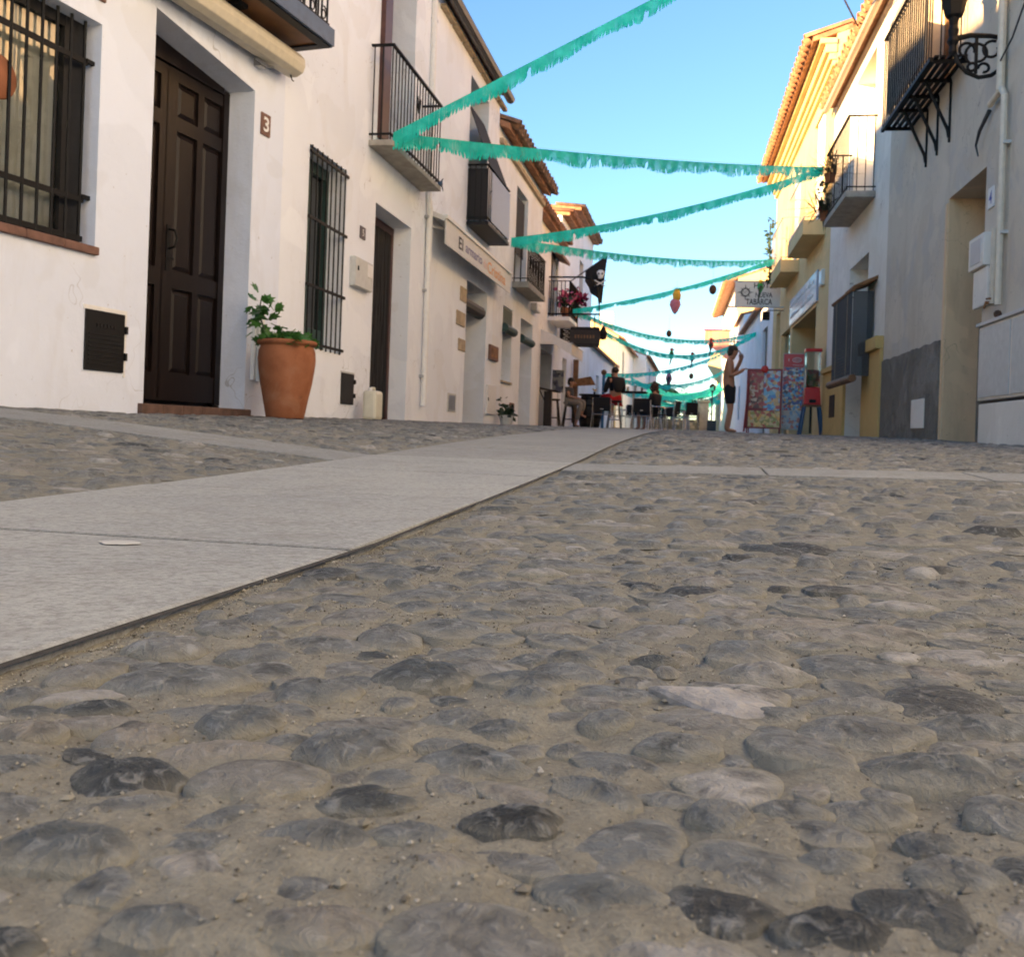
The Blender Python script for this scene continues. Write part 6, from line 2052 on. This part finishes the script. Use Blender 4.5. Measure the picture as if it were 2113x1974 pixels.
tz = zgf(-1.75, 26.4)
tt = thing('terrace_table', 'dark square terrace table with glasses behind the man in red shorts', 'table', (-1.75, 26.4, tz))
tf_ = Frame((-1.75, 26.4), 0, 'L')
part(tt, 'top', 'cloth_black', lambda m: m.box(tf_, -.35, .35, -.35, .35, tz + 1.02, tz + 1.06), bevel=.008)
part(tt, 'column', 'galvanised', lambda m: m.tube([(-1.75, 26.4, tz + .03), (-1.75, 26.4, tz + 1.02)], .035, 10))
part(tt, 'foot', 'galvanised', lambda m: m.lathe((-1.75, 26.4, tz), [(.26, 0), (.26, .02), (.05, .05)], 16))
for k, (dx, dy, hh_) in enumerate(((-.15, -.2, .12), (.05, -.25, .14), (.22, -.1, .11))):
    t = thing('glass', ['small tumbler', 'taller beer glass', 'short coffee glass'][k] + ' on the dark terrace table', 'glass', (-1.75 + dx, 26.4 + dy, tz + 1.06))
    part(t, 'bowl', 'window_glass', lambda m: m.lathe((-1.75 + dx, 26.4 + dy, tz + 1.061), [(.025, 0), (.035, hh_)], 10))
    part(t, 'drink', ['yellow_paper', 'letter_white', 'brown_wood'][k], lambda m: m.lathe((-1.75 + dx, 26.4 + dy, tz + 1.064), [(.022, 0), (.03, hh_ * .7)], 10))

bx_, by_ = -2.80, 25.3
bz_ = zgf(bx_, by_)
ba = thing('barrel_table', 'dark wooden barrel used as a table beside the boy', 'barrel', (bx_, by_, bz_))
part(ba, 'staves', 'dark_wood', lambda m: m.lathe((bx_, by_, bz_), [(.24, 0), (.29, .25), (.305, .45), (.29, .65), (.24, .88), (.22, .88)], 18))
for z_, r_ in ((.1, .262), (.3, .298), (.6, .297), (.78, .266)):
    part(ba, 'hoop', 'iron', lambda m: m.lathe((bx_, by_, bz_ + z_), [(r_, 0), (r_ + .008, 0), (r_ + .006, .04), (r_ - .002, .04)], 18))
part(ba, 'top', 'dark_wood', lambda m: m.lathe((bx_, by_, bz_ + .885), [(.30, 0), (.31, .02), (.30, .04)], 20))
t = thing('table_flowers', 'small yellow flowers in a jar on the barrel table', 'flowers', (bx_ + .1, by_, bz_ + .926))
part(t, 'jar', 'dark_glass', lambda m: m.lathe((bx_ + .1, by_, bz_ + .927), [(.03, 0), (.03, .06)], 8))
ye_me = leaf_mesh('petal', 'yellow_paper', [(.45, .2), (.55, .7), (0, 1), (-.55, .7), (-.45, .2)])
for i in range(12):
    put_leaf(ye_me, t, (bx_ + .1 + rnd.gauss(0, .03), by_ + rnd.gauss(0, .03), bz_ + 1.0 + rnd.uniform(0, .05)), .05, 'petal', 1.4)

pz_ = zgf(-3.62, 23.3)
pd = thing('menu_stand', 'dark wooden menu stand with slanted top at the tavern wall', 'menu stand', (-3.62, 23.3, pz_))
part(pd, 'column', 'dark_wood', lambda m: m.box(WORLD, 23.2, 23.4, -3.70, -3.52, pz_, pz_ + .9), bevel=.01)
part(pd, 'top', 'dark_wood', lambda m: m.hexa([(-3.86, 23.1, pz_ + .95), (-3.34, 23.1, pz_ + .86), (-3.34, 23.5, pz_ + .86), (-3.86, 23.5, pz_ + .95), (-3.86, 23.1, pz_ + .99), (-3.34, 23.1, pz_ + .90), (-3.34, 23.5, pz_ + .90), (-3.86, 23.5, pz_ + .99)]))
part(pd, 'brace', 'dark_wood', lambda m: m.tube([(-3.66, 23.25, pz_ + .6), (-3.82, 23.25, pz_ + .93)], .015, 5))
cz_ = zgf(-3.5, 24.6)
t = thing('postcard_rack', 'white wire rack of postcards beside the tavern door', 'rack', (-3.62, 24.9, cz_))
part(t, 'cards', 'postcards', lambda m: m.box(WORLD, 24.8, 24.86, -3.74, -3.46, cz_ + .95, cz_ + 1.5))
part(t, 'frame', 'white_paint', lambda m: m.box(WORLD, 24.86, 24.88, -3.76, -3.44, cz_ + .93, cz_ + 1.52).tube([(-3.6, 24.87, cz_), (-3.6, 24.87, cz_ + .93)], .015, 5))

bpz = zgf(-2.83, 29)
t = thing('blue_post', 'blue post with a round brown knob beside the seated man', 'post', (-2.83, 29, bpz))
part(t, 'shaft', 'blue_post', lambda m: m.tube([(-2.83, 29, bpz), (-2.83, 29, bpz + 1.62)], .045, 8))
part(t, 'knob', 'brown_wood', lambda m: m.ball((-2.83, 29, bpz + 1.70), .085, 12, 8), smooth=True)
t = thing('wooden_ship_sign', 'brown wooden ornament with a lamp on the wall behind the terrace', 'ornament', F5.p(29, .1, 1.6))
part(t, 'post', 'brown_wood', lambda m: m.box(F5, 28.9, 29.05, .05, .2, .5, 2.4))
part(t, 'board', 'old_wood', lambda m: m.hexa([F5.p(*q) for q in ((28.8, .1, 1.6), (28.9, .1, 1.6), (28.9, .75, 1.65), (28.8, .75, 1.65), (28.8, .1, 1.8), (28.9, .1, 1.8), (28.9, .6, 1.9), (28.8, .6, 1.9))]))
part(t, 'lamp', 'letter_dark', lambda m: m.ball(F5.p(28.8, .5, 1.15), .08, 10, 7))


# ================================================================== people
def skinned(name, nodes, edges, mat, parent, subs=2, root=0):
    """grow one continuous surface from a joint skeleton (x, y, z, r)"""
    me = bpy.data.meshes.new(name)
    off = root_loc(parent)
    me.from_pydata([(a - off.x, b - off.y, c - off.z) for a, b, c, r in nodes], edges, [])
    o = bpy.data.objects.new(name, me)
    COL.objects.link(o)
    o.modifiers.new('skin', 'SKIN')
    if not me.skin_vertices:
        me.skin_vertices.new()
    for i, (a, b, c, r) in enumerate(nodes):
        sv = me.skin_vertices[0].data[i]
        rr_ = r if isinstance(r, tuple) else (r, r)
        sv.radius = rr_
        sv.use_root = (i == root)
    sb = o.modifiers.new('sub', 'SUBSURF')
    sb.levels = sb.render_levels = subs
    dg = bpy.context.evaluated_depsgraph_get()
    nm = bpy.data.meshes.new_from_object(o.evaluated_get(dg))
    bpy.data.objects.remove(o)
    nm.name = name
    nm.materials.clear()
    nm.materials.append(MATS[mat])
    nm.polygons.foreach_set('use_smooth', [True] * len(nm.polygons))
    o = bpy.data.objects.new(name, nm)
    COL.objects.link(o)
    o.parent = parent
    return o


def person(label, base, yaw, J, skin, clothes, hair, hair_pts, scale=1.0, face=True):
    """J: joints in local coordinates (x forward, y left, z up)"""
    t = thing('person', label, 'person', base)
    Mr = Matrix.Rotation(yaw, 3, 'Z')

    def w(p, r):
        v = Mr @ (Vector(p) * scale)
        return (base[0] + v.x, base[1] + v.y, base[2] + v.z, r * scale)

    names = list(J.keys())
    nodes = [w(J[n][0], J[n][1]) for n in names]
    E_ = []

    def e(a, b):
        if a in J and b in J:
            E_.append((names.index(a), names.index(b)))

    for a, b in (('pelvis', 'spine'), ('spine', 'chest'), ('chest', 'neck0'), ('neck0', 'neck1'), ('neck1', 'head'), ('head', 'crown')):
        e(a, b)
    for s_ in 'LR':
        for a, b in (('pelvis', 'hip'), ('hip', 'knee'), ('knee', 'ankle'), ('ankle', 'toe'), ('chest', 'sho'), ('sho', 'elb'), ('elb', 'wri'), ('wri', 'palm')):
            e(a if a in ('pelvis', 'chest') else a + s_, b + s_)
    # five fingers on each hand
    for s_ in 'LR':
        if 'palm' + s_ not in J:
            continue
        pw_, pp = Vector(J['wri' + s_][0]), Vector(J['palm' + s_][0])
        d = (pp - pw_).normalized()
        sd = d.cross(Vector((0, 0, 1)))
        sd = sd.normalized() if sd.length > .1 else Vector((0, 1, 0))
        cu = sd.cross(d).normalized()
        pi_ = names.index('palm' + s_)
        for k, (o_, ln) in enumerate(((-.030, .06), (-.010, .075), (.010, .072), (.030, .055))):
            f1 = pp + d * .035 + sd * o_
            f2 = f1 + d * ln * .5 - cu * .012
            f3 = f2 + d * ln * .3 - cu * .03
            b0 = len(nodes)
            for f_, r_ in ((f1, .010), (f2, .009), (f3, .007)):
                nodes.append(w(f_, r_))
            E_.extend([(pi_, b0), (b0, b0 + 1), (b0 + 1, b0 + 2)])
        th = pp - sd * .04 + d * .0
        b0 = len(nodes)
        nodes.append(w(th, .011))
        nodes.append(w(th - sd * .012 + d * .035 - cu * .02, .008))
        E_.extend([(names.index('wri' + s_), b0), (b0, b0 + 1)])
    skinned('body', nodes, E_, skin, t, root=names.index('pelvis'))
    for (cn, mt, segs) in clothes:
        nm, nd, ed = [], [], []
        for chain in segs:
            prev = None
            for (jn, r_) in chain:
                if isinstance(jn, str):
                    key, pos = jn, J[jn][0]
                else:
                    key, pos = tuple(jn), jn
                if key not in nm:
                    nm.append(key)
                    nd.append(w(pos, r_))
                if prev is not None:
                    ed.append((nm.index(prev), nm.index(key)))
                prev = key
        skinned(cn, nd, ed, mt, t)
    # hair: a cap of the skull plus given lobes
    hd = Vector(J['head'][0])
    hm = MB()
    for (p, r_, sq) in hair_pts:
        q = w(hd + Vector(p), r_)
        hm.ball(q[:3], q[3], 14, 10, sq)
    hm.build('hair', hair, t, smooth=True)
    if face:
        f = Vector((1, 0, 0))
        ng = MB()
        q = w(hd + Vector((.100, 0, -.01)), 1)
        ng.tube([w(hd + Vector((.085, 0, .02)), 1)[:3], w(hd + Vector((.115, 0, -.018)), 1)[:3], w(hd + Vector((.09, 0, -.025)), 1)[:3]], [.010 * scale, .015 * scale, .01 * scale], 6)
        ng.build('nose', skin, t, smooth=True)
        for s_ in (-1, 1):
            MB().ball(w(hd + Vector((.083, s_ * .033, .022)), 1)[:3], .012 * scale, 8, 6).build('eye', 'letter_dark', t, smooth=True)
            MB().ball(w(hd + Vector((.0, s_ * .088, .0)), 1)[:3], .022 * scale, 8, 6, (.8, .5, 1.2)).build('ear', skin, t, smooth=True)
        MB().ball(w(hd + Vector((.09, 0, -.055)), 1)[:3], .016 * scale, 8, 5, (.5, 1.4, .4)).build('mouth', 'petal_red', t, smooth=True)
    return t


# man standing in black swim shorts, seen from his left, hand raised to his face
J = dict(pelvis=((0, 0, .84), .125), spine=((-.035, 0, 1.0), .118), chest=((-.02, 0, 1.19), .148), neck0=((.0, 0, 1.36), .066), neck1=((.035, 0, 1.41), .054), head=((.06, 0, 1.50), .092), crown=((.05, 0, 1.58), .078),
         hipL=((.0, .085, .80), .098), kneeL=((.035, .09, .44), .058), ankleL=((-.04, .10, .07), .038), toeL=((.12, .12, .03), .032),
         hipR=((.0, -.085, .80), .098), kneeR=((.02, -.09, .44), .058), ankleR=((-.02, -.10, .07), .038), toeR=((.14, -.12, .03), .032),
         shoL=((-.03, .17, 1.30), .062), elbL=((.08, .20, 1.08), .045), wriL=((.19, .10, 1.35), .034), palmL=((.19, .07, 1.41), .036),
         shoR=((-.03, -.17, 1.30), .062), elbR=((-.02, -.22, 1.04), .045), wriR=((.16, -.17, 1.12), .034), palmR=((.21, -.15, 1.16), .036))
person('bare-chested man in black swim shorts standing in profile facing right', (.54, 18.3, zgf(.54, 18.3)), 0.05, J, 'skin_tan',
       [('shorts', 'cloth_black', [[((0, 0, .97), .128), ('pelvis', .145), ('hipL', .118), ((.02, .095, .62), .098), ((.03, .10, .52), .09)], [('pelvis', .145), ('hipR', .118), ((.012, -.095, .62), .098), ((.02, -.10, .52), .09)]])],
       'hair_dark', [((-.022, 0, .045), .094, (1, 1, .92)), ((-.05, 0, -.01), .07, (1, 1.1, 1.1))])
# boy on a bar stool
J = dict(pelvis=((0, 0, .66), .105), spine=((-.02, 0, .78), .10), chest=((.0, 0, .92), .105), neck0=((.02, 0, 1.03), .048), neck1=((.035, 0, 1.07), .044), head=((.05, 0, 1.15), .086), crown=((.04, 0, 1.22), .074),
         hipL=((.03, .08, .66), .08), kneeL=((.36, .11, .68), .055), ankleL=((.30, .10, .33), .035), toeL=((.42, .11, .29), .028),
         hipR=((.03, -.08, .66), .08), kneeR=((.36, -.10, .62), .055), ankleR=((.22, -.10, .08), .035), toeR=((.34, -.11, .04), .028),
         shoL=((-.01, .13, .98), .048), elbL=((.0, .17, .80), .038), wriL=((.16, .12, .74), .028), palmL=((.22, .11, .74), .03),
         shoR=((-.01, -.13, .98), .048), elbR=((.04, -.17, .80), .038), wriR=((.20, -.10, .76), .028), palmR=((.26, -.09, .76), .03))
person('boy in grey shirt and pale trousers sitting on a bar stool with crossed leg', (-3.22, 24.3, zgf(-3.2, 24.3) + .02), -.25, J, 'skin_light',
       [('shirt', 'cloth_grey', [[((0, 0, .64), .112), ('spine', .118), ('chest', .122), ('neck0', .062)], [('chest', .122), ('shoL', .064), ((-.005, .155, .88), .055)], [('chest', .122), ('shoR', .064), ((.015, -.155, .88), .055)]]),
        ('trousers', 'cloth_khaki', [[('pelvis', .12), ('hipL', .094), ('kneeL', .068), ((.31, .10, .42), .058)], [('pelvis', .12), ('hipR', .094), ('kneeR', .068), ((.25, -.10, .20), .06)]])],
       'hair_dark', [((-.022, 0, .045), .09, (1, 1, .95)), ((-.045, 0, 0), .07, (1, 1.1, 1.1))])

# bearded man in a black hooded top and red shorts on a tall stool, looking back to the left
J = dict(pelvis=((0, 0, .86), .15), spine=((-.03, 0, 1.02), .14), chest=((.0, 0, 1.22), .16), neck0=((.02, 0, 1.40), .07), neck1=((.03, 0, 1.45), .06), head=((.05, 0, 1.545), .098), crown=((.04, 0, 1.62), .08),
         hipL=((.05, .11, .84), .11), kneeL=((.42, .18, .82), .075), ankleL=((.38, .17, .40), .045), toeL=((.52, .18, .35), .035),
         hipR=((.05, -.11, .84), .11), kneeR=((.42, -.18, .82), .075), ankleR=((.38, -.17, .40), .045), toeR=((.52, -.18, .35), .035),
         shoL=((-.01, .21, 1.33), .075), elbL=((.02, .29, 1.08), .058), wriL=((.22, .16, 1.02), .036), palmL=((.29, .12, 1.04), .038),
         shoR=((-.01, -.21, 1.33), .075), elbR=((.02, -.29, 1.08), .058), wriR=((.22, -.16, 1.02), .036), palmR=((.29, -.12, 1.04), .038))
person('man in black hooded top and red shorts sitting high on a stool', (-2.16, 25.3, zgf(-2.2, 25.3) - .02), 2.3, J, 'skin_light',
       [('hooded_top', 'cloth_black', [[((-.02, 0, .985), .172), ((-.025, 0, 1.10), .172), ('chest', .185), ((.0, 0, 1.40), .10)], [('chest', .185), ('shoL', .095), ('elbL', .074), ((.16, .20, 1.03), .052)], [('chest', .185), ('shoR', .095), ('elbR', .074), ((.16, -.20, 1.03), .052)]]),
        ('shorts', 'cloth_red', [[((-.02, 0, .975), .185), ('pelvis', .215), ('hipL', .18), ((.36, .19, .83), .125)], [('pelvis', .215), ('hipR', .18), ((.36, -.19, .83), .125)]])],
       'hair_dark', [((-.025, 0, .045), .10, (1, 1, .95)), ((.045, 0, -.07), .068, (1, 1, .8))])

# woman with curly hair, back to the camera side
J = dict(pelvis=((0, 0, .52), .14), spine=((-.02, 0, .68), .125), chest=((.0, 0, .86), .135), neck0=((.03, 0, 1.02), .055), neck1=((.05, 0, 1.07), .05), head=((.08, 0, 1.16), .09), crown=((.07, 0, 1.23), .076),
         hipL=((.06, .09, .50), .10), kneeL=((.45, .12, .52), .065), ankleL=((.42, .11, .10), .04), toeL=((.55, .11, .05), .032),
         hipR=((.06, -.09, .50), .10), kneeR=((.45, -.12, .52), .065), ankleR=((.42, -.11, .10), .04), toeR=((.55, -.11, .05), .032),
         shoL=((-.01, .17, .95), .058), elbL=((.05, .22, .72), .045), wriL=((.25, .12, .72), .03), palmL=((.31, .09, .74), .032),
         shoR=((-.01, -.17, .95), .058), elbR=((.05, -.22, .72), .045), wriR=((.25, -.12, .72), .03), palmR=((.31, -.09, .74), .032))
hl = [((-.02 + rnd.gauss(0, .035), rnd.gauss(0, .05), .02 + rnd.gauss(0, .05)), rnd.uniform(.04, .07), (1, 1, 1)) for _ in range(26)] + [((-.02, 0, .03), .10, (1, 1, 1))]
person('woman with dark curly hair in black sitting with her face turned left', (-1.15, 26.1, zgf(-1.1, 26.1)), 2.55, J, 'skin_light',
       [('dress', 'cloth_black', [[((0, 0, .50), .165), ('spine', .15), ('chest', .158), ((.02, 0, 1.0), .08)], [('chest', .158), ('shoL', .078), ('elbL', .06)], [('chest', .158), ('shoR', .078), ('elbR', .06)], [((0, 0, .50), .165), ('hipL', .125), ('kneeL', .09)], [((0, 0, .50), .165), ('hipR', .125), ('kneeR', .09)]])],
       'hair_brown', hl)

# ================================================================== far end of the street
def tree(name, label, base, trunk_h, crown_r, n, lm, squash=1.0, group=None):
    t = thing(name, label, 'tree', base, group)
    b = Vector(base)
    top = b + Vector((rnd.uniform(-.2, .2), 0, trunk_h))
    part(t, 'trunk', 'dark_wood', lambda m: m.tube([b, b.lerp(top, .5) + Vector((.08, 0, 0)), top], [.12, .09, .05], 7))
    for k in range(5):
        a = rnd.uniform(0, 6.28)
        part(t, 'limb', 'dark_wood', lambda m: m.tube([b.lerp(top, .75), top + Vector((crown_r * .6 * math.cos(a), crown_r * .6 * math.sin(a), crown_r * rnd.uniform(.1, .6)))], [.05, .02], 5))
    m = MB()
    for c in range(16):
        cc = top + Vector((rnd.gauss(0, .42), rnd.gauss(0, .42), rnd.gauss(.25, .35) * squash)) * crown_r
        for i in range(n // 16):
            p = cc + Vector((rnd.gauss(0, .2), rnd.gauss(0, .2), rnd.gauss(0, .16))) * crown_r
            d = Vector((rnd.gauss(0, 1), rnd.gauss(0, 1), rnd.gauss(0, 1))).normalized()
            e_ = d.orthogonal().normalized()
            s_ = crown_r * rnd.uniform(.05, .09)
            m.add([p, p + d * s_ + e_ * s_ * .4, p + d * s_ * 2, p + d * s_ - e_ * s_ * .4], [(0, 1, 2, 3)])
    m.build('crown', lm, t)
    return t


tree('tree', 'small dark leafy tree beyond the sandstone posts', at(-.1, 58), 1.6, .9, 700, 'leaf_dark')
tree('tree', 'low bushy tree at the end of the street behind the terrace', at(-1.7, 62), 1.2, 1.0, 700, 'leaf_green')
# palm
pb = at(-2.2, 60)
t = thing('palm_tree', 'short palm tree showing behind the curly-haired woman', 'palm tree', pb)
part(t, 'trunk', 'brown_wood', lambda m: m.tube([pb, pb + Vector((.1, 0, 1.4)), pb + Vector((.05, 0, 2.6))], [.18, .15, .13], 8))
for k in range(22):
    a = 2 * math.pi * k / 22 + rnd.uniform(-.1, .1)
    up_ = rnd.uniform(-.1, .9)
    m = MB()
    c = pb + Vector((.05, 0, 2.6))
    pts = [c + Vector((math.cos(a) * r_, math.sin(a) * r_, up_ * r_ - .55 * r_ * r_)) for r_ in np.linspace(0, 1.3, 7)]
    sd = Vector((-math.sin(a), math.cos(a), 0))
    for i in range(6):
        w_ = .16 * math.sin(math.pi * (i + .5) / 6.5) + .02
        m.add([pts[i], pts[i + 1], pts[i + 1] + sd * w_ - Vector((0, 0, w_ * .6)), pts[i] + sd * w_ - Vector((0, 0, w_ * .6)), pts[i + 1] - sd * w_ - Vector((0, 0, w_ * .6)), pts[i] - sd * w_ - Vector((0, 0, w_ * .6))], [(0, 1, 2, 3), (0, 1, 4, 5)])
    m.build('frond', 'leaf_green', t)

for k, (x_, y_, w_, h_, lb) in enumerate(((-.66, 50, .28, .85, 'low sandstone gate post left of the dark tree'), (.22, 52, .55, 1.45, 'tall sandstone pillar right of the dark tree'))):
    b_ = at(x_, y_)
    t = thing('stone_post', lb, 'post', b_)
    part(t, 'shaft', 'sand_stone', lambda m: m.box(WORLD, y_ - w_ / 2, y_ + w_ / 2, x_ - w_ / 2, x_ + w_ / 2, b_.z - .1, b_.z + h_), bevel=.03)
    part(t, 'cap', 'sand_stone', lambda m: m.box(WORLD, y_ - w_ * .6, y_ + w_ * .6, x_ - w_ * .6, x_ + w_ * .6, b_.z + h_ + .001, b_.z + h_ + .12), bevel=.03)
b_ = at(.62, 49)
t = thing('street_lamp', 'slim dark lamp post beside the white houses at the end', 'street lamp', b_)
part(t, 'pole', 'cable', lambda m: m.tube([b_, b_ + Vector((0, 0, 1.9))], .035, 8))
part(t, 'lamp_head', 'iron', lambda m: m.lathe(b_ + Vector((0, 0, 1.9)), [(.05, 0), (.14, .12), (.16, .3), (.05, .42)], 8))
t = thing('wire_crate', 'grey wire mesh crate on the ground at the foot of the far houses', 'crate', at(.62, 47.5))
c_ = at(.62, 47.5)
part(t, 'mesh', 'wire_fence', lambda m: [m.box(WORLD, 47.4, 47.42, .40 + i * .07, .41 + i * .07, c_.z, c_.z + .5) for i in range(7)] + [m.box(WORLD, 47.39, 47.40, .39, .84, c_.z + j * .08, c_.z + .01 + j * .08) for j in range(7)])
part(t, 'body', 'cloth_grey', lambda m: m.box(WORLD, 47.43, 47.9, .40, .83, c_.z, c_.z + .48))
# dark dry-stone wall across the end with green sun net above
b_ = at(-1.3, 56)
t = thing('stone_wall', 'dark low stone wall closing the far end of the street', 'wall', b_)
for i in range(16):
    for j in range(4):
        w_ = rnd.uniform(.20, .27)
        part(t, 'stone', 'cement' if rnd.random() < .7 else 'sand_stone', lambda m: m.box(WORLD, 55.9 + rnd.uniform(-.03, .03), 56.3, -3.2 + i * .24 + (j % 2) * .1, -3.2 + i * .24 + w_ + (j % 2) * .1, b_.z - .05 + j * .17, b_.z + .105 + j * .17), bevel=.02)
part(t, 'core', 'cement', lambda m: m.box(WORLD, 56.05, 56.28, -3.2, .6, b_.z - .3, b_.z + .6))
t = thing('sun_net', 'bright green sun net stretched low over the far terrace', 'sun net', (-1.0, 52, 1.4))
m = MB()
for i in range(12):
    for j in range(6):
        f = lambda i_, j_: (-2.4 + i_ * .2, 50 + j_ * .7, 1.35 + .10 * math.sin(i_ * .7) + .03 * j_ - .12 * math.sin(math.pi * i_ / 12))
        m.quad(f(i, j), f(i + 1, j), f(i + 1, j + 1), f(i, j + 1))
m.build('net', 'green_net', t)
for x_, y_ in ((-2.4, 50), (0, 50), (-2.4, 54.2), (0, 54.2)):
    part(t, 'pole', 'cable', lambda m: m.tube([at(x_, y_), (x_, y_, 1.5)], .03, 6))
t = thing('red_banner', 'pale red banner hanging from a rod on the far right house', 'banner', (1.0, 45, 5.1))
part(t, 'rod', 'red_paint', lambda m: m.tube([(.10, 45, 5.12), (1.35, 45, 5.12)], .03, 6))
part(t, 'cloth', 'red_banner', lambda m: [m.quad((.14 + i * .16, 45 + .03 * math.sin(i), 5.1), (.30 + i * .16, 45 + .03 * math.sin(i + 1), 5.1), (.30 + i * .16, 45 + .05 * math.sin(i + 1.5), 4.45 - i * .12), (.14 + i * .16, 45 + .05 * math.sin(i + .5), 4.45 - (i - 1) * .12)) for i in range(7)])
t = thing('wall_lantern', 'small dark lantern on the far right house behind the standing man', 'lantern', FR.p(41, .3, 3.8))
part(t, 'arm', 'iron', lambda m: m.tube([FR.p(41, 0, 4.2), FR.p(41, .45, 4.2), FR.p(41, .45, 4.05)], .02, 5))
part(t, 'body', 'iron', lambda m: m.lathe(FR.p(41, .45, 3.6), [(.07, 0), (.15, .3), (.18, .34), (.04, .46)], 6))
# overhead wire from the top of the right houses
t = thing('overhead_wire', 'thin dark wire crossing the sky from the right roof edge', 'wire', FR.p(15.5, .15, 6.2))
part(t, 'wire', 'cable', lambda m: m.tube([FR.p(14.9, .2, 6.25), (.9, 11.5, 6.3), (-2.8, 6.0, 6.4)], .012, 5))
